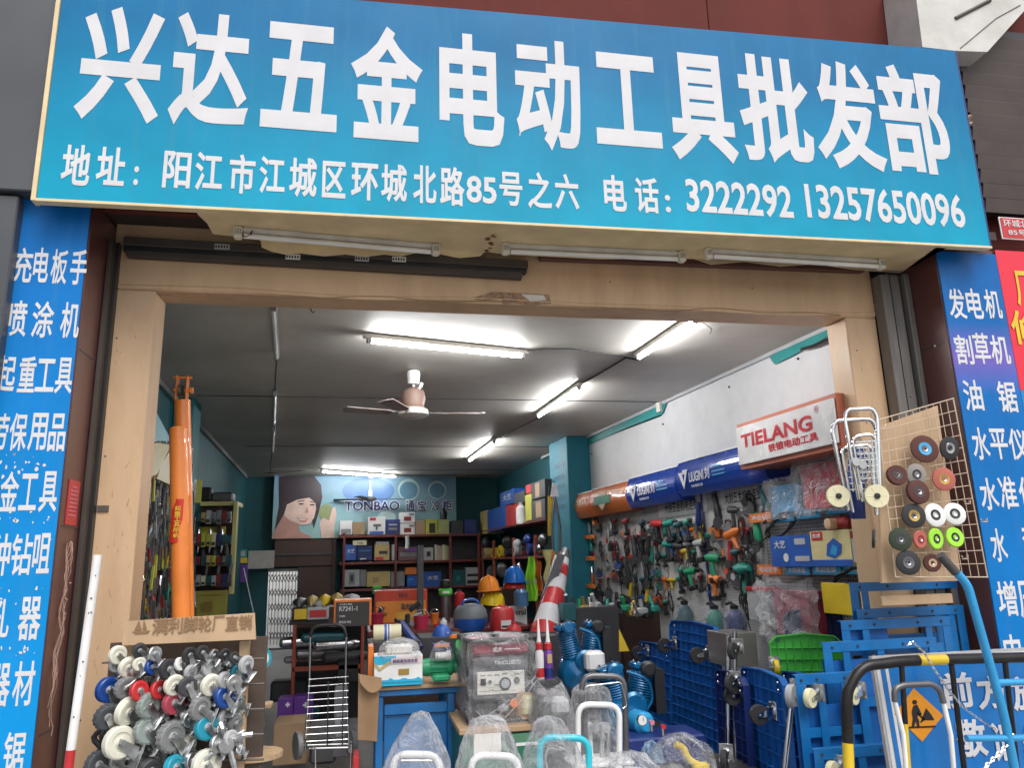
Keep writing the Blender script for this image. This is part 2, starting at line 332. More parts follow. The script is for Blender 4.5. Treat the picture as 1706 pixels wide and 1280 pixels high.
# vinyl panels
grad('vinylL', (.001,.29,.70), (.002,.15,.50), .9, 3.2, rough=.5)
grad('vinylR', (.002,.19,.55), (.004,.12,.40), .9, 3.2, spot=(2.62, .22, (.3,.1,.5)))
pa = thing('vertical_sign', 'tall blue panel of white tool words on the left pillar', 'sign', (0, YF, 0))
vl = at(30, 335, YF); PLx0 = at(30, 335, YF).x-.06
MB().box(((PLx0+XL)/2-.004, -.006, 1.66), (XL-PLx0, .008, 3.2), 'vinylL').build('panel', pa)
pb_ = thing('vertical_sign', 'tall blue and violet panel of white tool words on the right pillar', 'sign', (0, YF, 0))
PRx1 = at(1655, 420, YF).x
MB().box(((PRx1+XR)/2, -.006, 1.66), (PRx1-XR, .008, 3.22), 'vinylR').build('panel', pb_)
def chars(lst, y, off):
    o = []
    for (t, u0, v0, u1, v1) in lst:
        cu, cv = (u0+u1)/2, (v0+v1)/2
        xa, xb = at(u0, cv, y).x, at(u1, cv, y).x; za, zb = at(cu, v1, y).z, at(cu, v0, y).z
        dd = (xb-xa)*.07; o.append((t, xa+off, za, xb-off, zb))
    return o
L = [('充',23,414,56,474),('电',58,414,83,472),('板',87,417,114,475),('手',119,417,146,476),('喷',11,502,47,562),('涂',55,503,91,564),('机',103,505,134,565),
 ('起',-4,593,28,655),('重',33,595,61,655),('工',62,599,93,654),('具',94,597,123,657),('劳',-14,690,16,751),('保',18,689,47,752),('用',50,689,80,752),('品',83,690,111,753),
 ('五',-34,786,-1,853),('金',2,786,33,853),('工',35,790,64,851),('具',68,786,98,854),('种',-16,890,19,960),('钻',21,890,55,959),('咀',57,889,86,956),('孔',-15,999,18,1063),('器',33,995,70,1067),
 ('器',-17,1106,19,1178),('材',24,1102,59,1176),('锯',8,1219,43,1290)]
glyphs(chars(L, YF, 0), 'letter', pa, Matrix.Translation((0, -.0098, 0)), name='character', bold=.016)
L = [('发',1578,482,1606,532),('电',1608,482,1634,532),('机',1638,484,1665,532),('割',1589,559,1618,608),('草',1620,556,1646,607),('机',1648,560,1679,608),('油',1603,634,1634,685),('锯',1660,636,1691,688),
 ('水',1617,713,1645,767),('平',1647,715,1676,766),('仪',1678,715,1709,767),('水',1630,797,1660,851),('准',1662,794,1691,849),('仪',1695,795,1728,850),('水',1648,881,1674,937),('泵',1702,880,1732,937),
 ('增',1659,968,1691,1027),('压',1694,968,1727,1030),('电',1671,1057,1703,1118)]
glyphs(chars(L, YF, 0), 'letter', pb_, Matrix.Translation((0, -.0098, 0)), name='character', bold=.016)
# peeled scraps on the left panel
random.seed(3); mb = MB()
for k in range(60):
    u = random.uniform(15, 112); v = random.choice([random.gauss(770, 14), random.gauss(860, 14), random.gauss(985, 16), random.gauss(1085, 6)]); u = u - (v-344)*.03
    q = at(min(u, 100), v, YF); r = random.uniform(.002, .0085); a = random.uniform(0, 3)
    if q.x > XL-.02: continue
    pts = [(q.x+math.cos(a+t)*r*random.uniform(.2, 1.3), -.0112, q.z+math.sin(a+t)*r*1.6*random.uniform(.3, 1)) for t in (0, .9, 1.9, 2.9, 4, 5.1)]
    mb.poly(pts[::-1], 'letter')
mb.build('peeled_patches', pa, kind='stuff')
# small red permit plate on left reveal, dried creeper strands
vx = Vector((1, 0, 0))
def onL(u, v): return atp(u, v, (XL, 0, 0), vx)
q0 = onL(107, 810); q1 = onL(134, 862)
pm = thing('notice_plate', 'small red notice on the maroon side of the left pillar', 'notice', (XL+.002, (q0.y+q1.y)/2, 2.25-.55))
zc = onL(120, 838).z; pm.location = (XL+.003, onL(120, 838).y, zc)
MB().box((0, 0, 0), (.004, .13, .2), 'red').build('plate', pm)
mb = MB()
for k in range(8): mb.box((.003, 0, .07-k*.018), (.001, .09 if k else .06, .005), 'pink')
mb.build('small_print', pm)
mb = MB(); random.seed(5)
for k in range(7):
    z = onL(112, 905).z; y = onL(112, 905).y+random.uniform(-.02, .02); pts = []
    y = max(-.33, min(-.08, y))
    for i in range(26):
        pts.append((XL+.008+random.uniform(0, .008)+.006*math.sin(i*.8+k), y+random.uniform(-.006, .006)+.02*math.sin(i*.35+k)-i*.001, z-i*.032*(.7+.05*k)))
    mb.tube(pts, .0015, 'rope', 5)
for k in range(10):
    z = 1.75-random.random()*.5; mb.ball((XL+.012, -.2+random.uniform(-.03, .03), z), .005, 'rope', 6)
mb.build('dried_creeper', label='dried brown creeper strands hanging on the maroon left pillar side', cat='creeper')
# --- wooden door frame, tan vinyl
def X0(u, v, y=0): return at(u, v, y).x
FL0, FL1 = X0(190, 480), X0(256, 560)-.005; FR0, FR1 = at(1412, 560, 0).x, at(1448, 470, 0).x+.01
FZ0 = at(830, 506, 0).z; FZ1 = 3.32
df = thing('door_frame', 'tan laminated frame around the shop opening', 'door frame', (0, 0, 0))
FD = .2
FL0 = XL+.003
def bowed(x0, x1, z0, z1, name, vert):
    b = MB(); b.box(((x0+x1)/2, FD/2, (z0+z1)/2), (x1-x0, FD, z1-z0), 'tan', bev=.006); return b.build(name, df)
bowed(FL0, FL1, 0, FZ0-.001, 'jamb', 1); bowed(FR0, FR1, 0, FZ0-.001, 'jamb', 1)
mb = MB()
N = 60
def lint(i, j):
    x = FL0+(FR1-FL0)*i
    zb = FZ0+.012*math.sin(i*17)*math.sin(i*5)
    return [(x, 0, FZ1), (x, 0, zb+.03), (x, -.004, zb+.018), (x, .0, zb+.006), (x, .01, FZ0), (x, FD, FZ0)][j]
mb.surf(lambda i, j: lint(i, round(j*5)), N, 6, 'tan', smooth=False); mb.box(((FL0+FR1)/2, FD+.02, (FZ0+FZ1)/2+.04), (FR1-FL0, .04, FZ1-FZ0-.08), 'tan')
mb.build('lintel', df)
# peeled laminate wrinkle strips
mb = MB(); random.seed(8)
for (ua, ub, v) in ((262, 900, 490), (930, 1400, 512)):
    pts = []
    n = 40
    for i in range(n):
        u = ua+(ub-ua)*i/(n-1); q = at(u, v+(u-ua)*.022+2.0*math.sin(i*.5)+2*math.sin(i*.21), -.002); pts.append(tuple(q))
    mb.tube(pts, .003, mat('tancrease', (.3,.17,.09), .6), 5)
mb.build('peeling_edge', df)
# torn patch in the middle of the lintel
mb = MB()
ring = [(786,497),(820,486),(860,488),(915,491),(918,506),(880,509),(860,504),(838,508),(836,499),(800,501)]
mb.poly([tuple(at(u, v, -.003)) for u, v in ring][::-1], mat('tornwood', (.3,.19,.12), .9, var=.5, scale=30, bump=.5))
ring2 = [(868,490),(906,492),(910,500),(884,502)]
mb.poly([tuple(at(u, v, -.006)) for u, v in ring2][::-1], 'offwhite'); mb.build('torn_patch', df)
mb = MB(); rs_ = random.Random(14)
for k in range(70):
    side = rs_.random() < .5; x = rs_.uniform(FL0+.02, FL1-.02) if side else rs_.uniform(FR0+.01, FR1-.01); z = rs_.uniform(.6, 2.85) if k % 3 else rs_.uniform(.6, 1.7); l_ = rs_.uniform(.004, .04); a_ = rs_.uniform(-.5, .5)
    dx_, dz_ = math.sin(a_)*l_, math.cos(a_)*l_; w_ = rs_.uniform(.0006, .002)
    mb.poly([(x-w_, -.0012, z), (x+w_, -.0012, z), (x+dx_+w_*.4, -.0012, z+dz_), (x+dx_-w_*.4, -.0012, z+dz_)], 'tornwood' if k % 2 else 'tancrease')
mb.build('scuff_marks', df, kind='stuff')
mb = MB()
for (x, z) in [(FL0+.05, zz_) for zz_ in (.9, 1.5, 2.1, 2.7)]+[(FR0+.05, zz_) for zz_ in (1.9, 2.3, 2.75)]+[(x_, FZ0+.16) for x_ in (-.4, .5, 1.4, 2.3)]: mb.lathe([(.005, 0), (.004, .002)], 'iron', c=(x, -.001, z), ax=(0, -1, 0), n=8)
mb.build('nail_heads', df, kind='stuff')
mb = MB(); q = at(172, 848, 0)
mb.box((q.x, -.004, q.z), (.05, .008, .03), 'iron'); mb.build('lock_plate', df)
# --- steel shutter tracks and shutter box
tr = thing('shutter_track', 'grey steel shutter track beside the right door jamb', 'shutter track', (FR1, 0, 0))
wd_ = XR-FR1
MB().box((wd_*.36, -.045, 1.61), (wd_*.7, .09, 3.22), 'track', bev=.004).build('guide_channel', tr)
MB().box((wd_*.75, -.02, 1.61), (wd_*.06, .04, 3.22), 'black').build('slot', tr)
MB().box((wd_*.89, -.06, 1.61), (wd_*.2, .12, 3.22), 'track', bev=.003).build('outer_rail', tr)
mb = MB(); mb.box((wd_*.34, -.0925, 1.61), (.003, .004, 3.2), 'black')
for z in (1.2, 2.0, 2.45, 2.9): mb.cyl((wd_*.5, -.098, z), (wd_*.5, -.088, z), .006, 'zinc', n=8)
mb.build('seam_and_screws', tr)
tl = thing('shutter_track', 'narrow dark steel shutter track beside the left door jamb', 'shutter track', (XL, 0, 0))
MB().box((.012, -.05, 1.6), (.02, .1, 3.2), 'trackdark', bev=.003).build('guide_channel', tl)
MB().box((.03, -.02, 1.6), (.014, .04, 3.2), 'black').build('slot', tl)
sb = thing('shutter_box', 'long dark brown steel shutter rail under the sign, left half', 'shutter rail', (0, 0, 0))
c0, c1 = at(205, 398, -.1), at(205, 432, -.1); d0 = at(878, 432, -.1); d1 = at(878, 458, -.1)
def bar(u0, v0, u1, v1, y, h, dep, m, name, par):
    p0 = at(u0, v0, y); p1 = at(u1, v1, y); b = MB()
    l = (p1-p0).length; X = Matrix.Translation(p0) @ Matrix.Rotation(-math.atan2(p1.z-p0.z, p1.x-p0.x), 4, 'Y')
    b.box((l/2, dep/2, 0), (l, dep, h), m, X, bev=.003); return b.build(name, par)
bar(205, 400, 880, 440, -.06, .045, .058, 'trackdark', 'rail', sb); bar(210, 420, 870, 458, -.045, .04, .044, 'trackdark', 'rail', sb)
bar(205, 412, 878, 449, -.05, .035, .049, 'black', 'recess', sb)
bar(900, 425, 1440, 447, -.05, .045, .045, mat('brownedge', (.12,.05,.04), .5), 'edge_strip', sb)
mb = MB()
for (u, v) in ((370, 411), (488, 428), (603, 431), (665, 432)):
    q = at(u, v, -.062); mb.box((q.x, -.0615, q.z), (.075, .002, .03), 'paper' if u > 480 and u != 603 else 'lightgrey')
    for k in range(5): mb.box((q.x-.03+k*.014, -.063, q.z), (.008, .001, .015), 'black')
mb.build('stickers', sb, kind='stuff')
# --- ragged tan soffit board below the sign
ZSO = at(900, 372, YS).z+.006
def sof(u, v): return atz(u, v, ZSO)
mb = MB()
low = [(330,358),(345,372),(355,390),(372,392),(432,398),(437,412),(470,422),(540,424),(640,425),(700,421),(760,428),(815,420),(840,428),(1000,434),(1110,431),(1200,432),(1300,437),(1420,445),(1505,452),(1560,412)]
top = []
back = [sof(u, v) for u, v in low]; back = [Vector((q.x, min(-.064, max(q.y, YS+.03)), 0)) for q in back]
n = len(back); vs = []
for q in back: vs += [(q.x, YS+.02, ZSO), (q.x, q.y, ZSO), (q.x, YS+.02, ZSO+.012), (q.x, q.y, ZSO+.012)]
fs = []
for i in range(n-1):
    a, b = i*4, i*4+4; fs += [[a, b, b+1, a+1], [a+2, a+3, b+3, b+2], [a+1, b+1, b+3, a+3]]
mb.add(vs, fs, 'tansoffit'); mb.build('soffit_board', label='ragged cream ceiling board under the shop sign carrying the unlit tubes', cat='board')
mb = MB()
mb.box(((XL+XR)/2, -.22, 3.345), (XR-XL+.7, .45, .05), mat('soffitbrown', (.05,.03,.025), .7, dirt=.3)); mb.build('soffit', kind='structure')
mb = MB(); random.seed(11)
for k in range(9):
    u = 815+random.uniform(-5, 12); v = 395+random.uniform(-6, 22); q = sof(u, v); r = random.uniform(.006, .018)
    mb.poly([(q.x+math.cos(t)*r*random.uniform(.6, 1.3), q.y+math.sin(t)*r*random.uniform(.6, 1.6), ZSO-.002-k*.0003) for t in (0, -1, -2, -3, -4, -5)], mat('ruststain', (.2,.08,.04), .8, var=.5, scale=30))
mb.build('rust_stains', label='rusty stains on the cream board between the tubes', cat='stain', kind='stuff')
rg = [(434,396),(436,412),(452,419),(475,424),(500,422),(540,427),(575,424),(610,428),(640,424),(668,427),(700,420),(735,424),(765,430),(800,427),(812,416),(812,402)]
mb = MB(); q_ = [at(u, v, -.069) for u, v in rg]; mb.prism([(a.x, a.z) for a in q_], -.073, -.067, 'tansoffit'); mb.build('torn_flap', label='torn cream flap hanging below the left unlit tube', cat='board flap')
rg = [(1150,418),(1152,430),(1185,441),(1240,436),(1300,444),(1360,440),(1420,449),(1500,455),(1530,436)]
mb = MB(); q_ = [at(u, v, -.069) for u, v in rg]; mb.prism([(a.x, a.z) for a in q_], -.073, -.067, 'tansoffit'); mb.build('torn_flap', label='torn cream flap hanging below the right unlit tube', cat='board flap')
# three unlit tubes under the sign
def tube_fit(uv0, uv1, z, lab, up=True, grp='unlit fluorescent tubes under the shop sign'):
    p0, p1 = sof(*uv0), sof(*uv1); p0.z = p1.z = z; t = thing('fluorescent_lamp', lab, 'lamp', p0, math.atan2(p1.y-p0.y, p1.x-p0.x), grp); l = (p1-p0).length
    MB().box((l/2, 0, -.012), (l-.08, .034, .028), 'offwhite', bev=.006).build('batten', t)
    b = MB(); b.cyl((.05, -.012, -.048), (l-.05, -.012, -.048), .0135, mat('unlit_tube', (.78,.78,.74), .2, spec=.6), n=14); b.build('glass_tube', t)
    for x in (.022, l-.022):
        b = MB(); b.box((x, -.006, -.032), (.042, .044, .062), mat('lampend', (.7,.67,.55), .45), bev=.006)
        for k in range(4): b.box((x-.012+k*.008, -.029, -.03), (.003, .002, .03), 'grey')
        b.build('end_cap', t)
    return t
tube_fit((390, 378), (732, 408), ZSO-.002, 'leftmost of three unlit tubes below the blue sign, with a loose wire')
tube_fit((835, 406), (1140, 420), ZSO-.002, 'middle of the three unlit tubes below the blue sign beside the rust stains')
tube_fit((1172, 414), (1470, 433), ZSO-.002, 'rightmost of the three unlit tubes below the blue sign')
mb = MB(); q = sof(400, 380); mb.tube([(q.x+.02*math.sin(t*.7)+t*.004, q.y-.03, ZSO-.01-.05*abs(math.sin(t*.55))) for t in range(14)], .002, 'wire', 5)
mb.build('loose_wire', label='loose looping wire at the end of the left unlit tube', cat='wire')
# --- the big shop sign
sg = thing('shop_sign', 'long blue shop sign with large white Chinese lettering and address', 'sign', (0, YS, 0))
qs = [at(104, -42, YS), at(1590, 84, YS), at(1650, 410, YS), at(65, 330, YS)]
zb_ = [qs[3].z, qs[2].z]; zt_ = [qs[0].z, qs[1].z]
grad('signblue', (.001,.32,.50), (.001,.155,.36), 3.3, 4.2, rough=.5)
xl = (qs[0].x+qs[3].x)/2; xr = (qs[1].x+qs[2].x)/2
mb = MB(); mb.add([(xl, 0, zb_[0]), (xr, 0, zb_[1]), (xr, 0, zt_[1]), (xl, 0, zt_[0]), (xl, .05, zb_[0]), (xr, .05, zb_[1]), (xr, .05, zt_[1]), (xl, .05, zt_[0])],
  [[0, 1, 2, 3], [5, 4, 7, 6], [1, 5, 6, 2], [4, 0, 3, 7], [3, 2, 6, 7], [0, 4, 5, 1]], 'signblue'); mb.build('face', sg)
def edge(p, q, h, dep, name, m='tansoffit', y=-.012):
    b = MB(); p = Vector((p[0], 0, p[1])); q = Vector((q[0], 0, q[1])); l = (q-p).length
    X = Matrix.Translation(p) @ Matrix.Rotation(-math.atan2(q.z-p.z, q.x-p.x), 4, 'Y'); b.box((l/2, dep/2+y, -h/2), (l, dep, h), m, X, bev=.002); b.build(name, sg)
edge((xl-.01, zb_[0]-.001), (xr+.01, zb_[1]-.001), .015, .045, 'bottom_trim', y=-.005); 
mb = MB(); mb.box((xl-.012, .022, (zb_[0]+zt_[0])/2), (.02, .06, zt_[0]-zb_[0]+.03), 'tansoffit', bev=.002); mb.build('side_trim', sg)
mb = MB(); mb.box((xr+.006, .025, (zb_[1]+zt_[1])/2), (.01, .05, zt_[1]-zb_[1]), 'navy'); mb.build('side_trim', sg)
big = [('兴',131,11,271,203),('达',285,22,417,212),('五',437,40,563,216),('金',584,44,704,233),('电',732,57,839,242),('动',859,67,967,251),('工',991,91,1098,243),('具',1114,91,1223,269),('批',1232,94,1349,271),('发',1356,104,1467,282),('部',1467,111,1577,288)]
small = [('地',103,241,151,309),('址',161,245,209,309),(':',223,277,231,309),('阳',272,252,318,314),('江',325,254,371,318),('市',382,257,425,323),('江',432,261,475,323),('城',482,263,528,329),('区',537,269,576,330),('环',585,272,630,334),('城',635,274,678,337),('北',688,276,727,339),('路',733,278,774,343),('85',777,294,827,339),('号',832,287,870,343),('之',879,287,919,348),('六',924,290,964,349),('电',1006,292,1043,352),('话',1058,296,1097,355),(':',1108,325,1117,354),('3222292',1143,304,1319,359),('13257650096',1343,315,1604,372)]
glyphs(chars(big, YS, 0), 'letter', sg, Matrix.Translation((0, -.0006, 0)), name='character', bold=.03)
glyphs(chars(small, YS, 0), 'letter', sg, Matrix.Translation((0, -.0006, 0)), name='character', bold=.024)
# --- neighbours: grey metal cladding at left, slatted shutter, plate and posters at right, concrete beam
ng = thing('neighbour_cladding', 'dark grey metal cladding of the shop next door, at the left edge', 'cladding', (0, 0, 0))
q = at(96, 0, -.40).x
mat('greyclad', (.085,.09,.1), .4, .3, var=.1, scale=2)
gx = at(78, 200, -.45).x
for (z0, z1, x1, yy) in ((at(50, 322, -.45).z+.012, 6.0, gx, -.45), (2.2-.3, at(50, 322, -.45).z, at(22, 400, -.42).x, -.42), (0, 1.888, at(22, 400, -.42).x, -.42)):
    MB().box((x1-.6, yy+.2, (z0+z1)/2), (1.2, .4, z1-z0), 'greyclad', bev=.006).build('panel', ng)
mb = MB(); mb.box((at(88, 200, -.4).x, -.2, 4.7), (.05, .3, 3.0), 'maroon'); mb.build('edge_post', ng)
lv = thing('louvre_shutter', 'dark brown slatted shutter above the red number plate', 'shutter', (0, 0, 0))
lx0 = at(1612, 200, -.36).x; lz0 = at(1660, 352, -.36).z; mat('slatbrown', (.085,.065,.06), .5, .1, var=.15)
MB().box((lx0+.75, -.3, (lz0+4.9)/2), (1.5, .04, 4.9-lz0), 'black').build('backing', lv)
MB().box((at(1598, 200, -.38).x, -.33, (lz0+4.9)/2), (.05, .1, 4.9-lz0), 'brownwood').build('side_post', lv)
ns = 0; z = lz0
while z < 4.75:
    mb = MB(Matrix.Translation((0, -.345, z+.045)) @ Matrix.Rotation(R_(14), 4, 'X')); mb.box((lx0+.76, 0, 0), (1.46, .012, .088), 'slatbrown', bev=.002); mb.build('slat', lv); z += .098
pt = thing('number_plate', 'small red street number plate with white border', 'number plate', (at(1662, 375, YF).x, YF-.012, at(1662, 396, YF).z))
MB().box((.18, 0, .06), (.36, .008, .145), 'white', bev=.002).box((.18, -.005, .06), (.345, .004, .13), 'red').build('plate', pt)
glyphs([('环城北路', .02, .066, .26, .115), ('85号-', .045, .012, .2, .05)], 'letter', pt, Matrix.Translation((0, -.009, 0)), bold=.01)
rp = thing('poster', 'bright red poster with yellow characters at the right edge', 'poster', (PRx1+.004, YF, 0))
zt, zb = at(1665, 418, YF).z, at(1680, 650, YF).z
mat('posterred', (.75,.02,.05), .4, var=.04); MB().box((.35, -.006, (zt+zb)/2), (.7, .006, zt-zb), 'posterred').build('sheet', rp)
def loc(u, v, y, o): q = at(u, v, y); return q.x-o.x, q.z
o_ = rp.location
x0, z1_ = loc(1683, 452, YF, o_); x1, z0_ = loc(1725, 512, YF, o_)
glyphs([('厂', x0, z0_, x1, z1_)]+[('修', loc(1688, 580, YF, o_)[0], loc(1690, 575, YF, o_)[1], loc(1740, 580, YF, o_)[0], loc(1690, 518, YF, o_)[1])], 'yellow', rp, Matrix.Translation((0, -.012, 0)), bold=.02)
bp_ = thing('poster', 'plain blue poster below the red poster', 'poster', (PRx1+.004, YF, 0))
MB().box((.35, -.006, (zb-.004)/2+.1), (.7, .006, zb-.2), mat('posterblue', (.01,.22,.55), .4, var=.06)).build('sheet', bp_)
bm = thing('concrete_beam', 'white painted concrete beam end above the right end of the sign', 'beam', (0, 0, 0))
poly = [(1519, -60), (1537, 78), (1590, 84), (1645, 86), (1706, 18), (1760, -60)]
pts = [at(u, v, -.495) for u, v in poly]; mb = MB(); mb.prism([(q.x, q.z) for q in pts], -.495, -.215, 'concrete'); mb.build('beam_end', bm)
mb = MB(); qa = at(1592, 30, -.5); qb = at(1650, 0, -.5)
mb.tube([tuple(qa), tuple(qb)], .012, 'iron', 4); mb.tube([tuple(at(1600, 80, -.498)), tuple(at(1660, 30, -.498)), tuple(at(1700, 8, -.498))], .003, 'iron', 4); mb.build('crack', bm)
mb = MB(); mb.surf(lambda i, j: tuple(at(1608+i*8+3*math.sin(j*9), 190+j*60, -.44) + Vector((0, .02*math.sin(j*30+i*3), 0))), 4, 14, 'rope'); mb.build('torn_cloth', label='torn brown strip hanging between sign end and slatted shutter', cat='cloth strip')
# ================================================================ ROOM
CZ = 3.1
rw0 = Vector((3.23, .5, 0)); rdir = (Vector((2.86, 5.78, 0))-rw0).normalized(); rnor = Vector((-rdir.y, rdir.x, 0))     # rnor points into the room
ldir = Vector((-.1, 2.5, 0)).normalized(); lw0 = Vector((-1.68, 2.44, 0)); lnor = Vector((ldir.y, -ldir.x, 0))
bw0 = Vector((-1.9, 9.95, 0)); bdir = Vector((math.cos(R_(6)), math.sin(R_(6)), 0)); bnor = Vector((bdir.y, -bdir.x, 0))
BANG = R_(6); RANG = math.atan2(rdir.y, rdir.x); LANG = math.atan2(ldir.y, ldir.x)
def wallseg(name, p0, d, l, z0, z1, m, th=.12, side=1):
    ang = math.atan2(d.y, d.x); b = MB(Matrix.Translation(p0) @ rotz(ang)); b.box((l/2, side*th/2, (z0+z1)/2), (l, th, z1-z0), m); return b.build(name, kind='structure')
wallseg('right_wall', rw0-rdir*.28, rdir, 12, 0, CZ+.1, 'tealwall', side=-1)
wallseg('left_wall', lw0-ldir*2.2, ldir, 12, 0, CZ+.1, 'tealwall')
# back wall with the doorway left open (bright yard behind the grille)
gl = atp(447, 960, bw0, bnor); gr = atp(497, 960, bw0, bnor)
s0 = (gl-bw0).dot(bdir); s1 = (gr-bw0).dot(bdir); dz = atp(470, 952, bw0, bnor).z
wallseg('back_wall', bw0-bdir*.4, bdir, s0+.4, 0, CZ+.1, 'tealwall'); wallseg('back_wall', bw0+bdir*s1, bdir, 4.6-s1+.5, 0, CZ+.1, 'tealwall'); wallseg('back_wall', bw0+bdir*s0, bdir, s1-s0, dz, CZ+.1, 'tealwall')
mat('ceil', (.56,.54,.49), .56, var=.12, scale=1.2, bump=.3, bscale=1.8, dirt=.45, dcol=(.36,.31,.24), spec=.35, dscale=.9)
mb = MB(); mb.add([(-1.9, .24, CZ), (3.6, .24, CZ), (3.6, 11.2, CZ), (-3.2, 11.2, CZ), (-1.9, .24, CZ+.15), (3.6, .24, CZ+.15), (3.6, 11.2, CZ+.15), (-3.2, 11.2, CZ+.15)],
 [[3, 2, 1, 0], [4, 5, 6, 7], [0, 1, 5, 4], [1, 2, 6, 5], [2, 3, 7, 6], [3, 0, 4, 7]], 'ceil'); mb.build('ceiling', kind='structure')
# room front returns beside the frame
MB().box((FL0-.4, .3, 1.7), (.9, .2, 3.4), 'tealwall').box((FR1+.5, .34, 1.7), (1.0-.02, .2, 3.4), 'tealwall').build('front_wall', kind='structure')
MB().box(((FL0+FR1)/2, .3, 3.26), (FR1-FL0+.6, .1, .3), 'tealwall').build('front_wall', kind='structure')
# ceiling joint seams
mb = MB()
for y in (3.2, 6.3, 9.0): mb.box((.8, y, CZ-.003), (4.6, .012, .006), 'dark')
mb.build('ceiling_seams', kind='structure')
# bright yard beyond the back doorway
MB().box((-1.6, 13.5, 1.6), (3, .1, 3.4), mat('yardwall', (.8,.8,.78), .8)).build('yard_wall', kind='structure')
# outer walls of building that keep daylight out
# ================================================================ CEILING LIGHTS AND FANS
emit_mat('lit', (.97, .97, .98), 105)
def lamp_lit(uv0, uv1, lab, z=CZ-.055, drop=0):
    p0, p1 = atz(*uv0, z), atz(*uv1, z); l = (p1-p0).length
    t = thing('fluorescent_lamp', lab, 'lamp', p0, math.atan2(p1.y-p0.y, p1.x-p0.x), 'lit fluorescent tubes on the shop ceiling')
    MB().box((l/2, 0, .032), (l+.06, .045, .036), 'offwhite', bev=.006).build('batten', t)
    MB().cyl((.03, 0, 0), (l-.03, 0, 0), .014, 'lit', n=12).build('tube', t)
    for x in (.012, l-.012): MB().box((x, 0, .012), (.03, .035, .055), 'lightgrey', bev=.004).build('socket', t)
    return t
lamp_lit((612, 568), (873, 594), 'lit tube nearest the door, hanging in front of the ceiling fan')
lamp_lit((1160, 534), (1063, 597), 'lit tube high at the right, running into the shop close to the lintel')
lamp_lit((965, 647), (897, 694), 'lit tube running into the shop, middle of the right hand line')
lamp_lit((823, 738), (782, 768), 'small far lit tube in the right hand line, behind the fan')
lamp_lit((535, 786), (660, 795), 'lit tube farthest back, just above the wide banner')
for (a, b, lab) in (((455, 512), (461, 598), 'unlit tube on the left part of the ceiling, nearest the lintel'), ((458, 657), (456, 708), 'unlit tube on the left part of the ceiling, second from the lintel'), ((456, 716), (454, 752), 'unlit tube on the left part of the ceiling, farthest from the lintel')):
    p0, p1 = atz(*a, CZ-.05), atz(*b, CZ-.05); l = (p1-p0).length
    t = thing('fluorescent_lamp', lab, 'lamp', p0, math.atan2(p1.y-p0.y, p1.x-p0.x), 'unlit tubes in a line on the ceiling')
    MB().box((l/2, 0, .03), (l, .04, .035), 'grey', bev=.005).build('batten', t)
    MB().cyl((.03, 0, 0), (l-.03, 0, 0), .014, 'unlit_tube', n=10).build('tube', t)
    for x in (.015, l-.015): MB().box((x, 0, .01), (.03, .035, .05), 'grey').build('socket', t)
def wire_c(pts, lab, r=.004, z=CZ-.012, m='wire', sag=0):
    q = [atz(u, v, z) for u, v in pts]
    MB().tube([tuple(p+Vector((0, 0, -sag*(i % 2)))) for i, p in enumerate(q)], r, m, 5).build('cable', label=lab, cat='cable')
wire_c([(461, 600), (459, 628), (458, 655)], 'black cable on the ceiling joining the unlit tubes', .006)
wire_c([(454, 752), (451, 770), (450, 790)], 'black cable running from the last unlit tube to the back wall', .006)
wire_c([(873, 585), (905, 579), (950, 581), (1000, 586), (1043, 595)], 'brown cable looping from the near lit tube to the right line of tubes', .005, sag=.01)
wire_c([(1063, 600), (1043, 596), (1000, 622), (968, 640)], 'black cable joining the two near tubes of the right line', .008)
wire_c([(897, 697), (860, 715), (826, 737)], 'thin cable between the middle and the far tube at right', .005)
wire_c([(1160, 532), (1175, 540), (1186, 548), (1183, 556)], 'frayed wire end beside the high right tube', .003)
wire_c([(530, 783), (480, 787), (440, 789)], 'dark cable left of the farthest lit tube', .006); wire_c([(662, 793), (760, 792), (815, 792)], 'dark cable right of the farthest lit tube', .006)
q = atz(518, 505, CZ); MB().tube([tuple(q+Vector(a)) for a in ((0, 0, 0), (0, 0, -.03), (.004, 0, -.05), (.016, 0, -.062), (.024, 0, -.05))], .004, 'iron', 6).build('ceiling_hook', label='small rusty hook in the ceiling close behind the lintel', cat='hook')
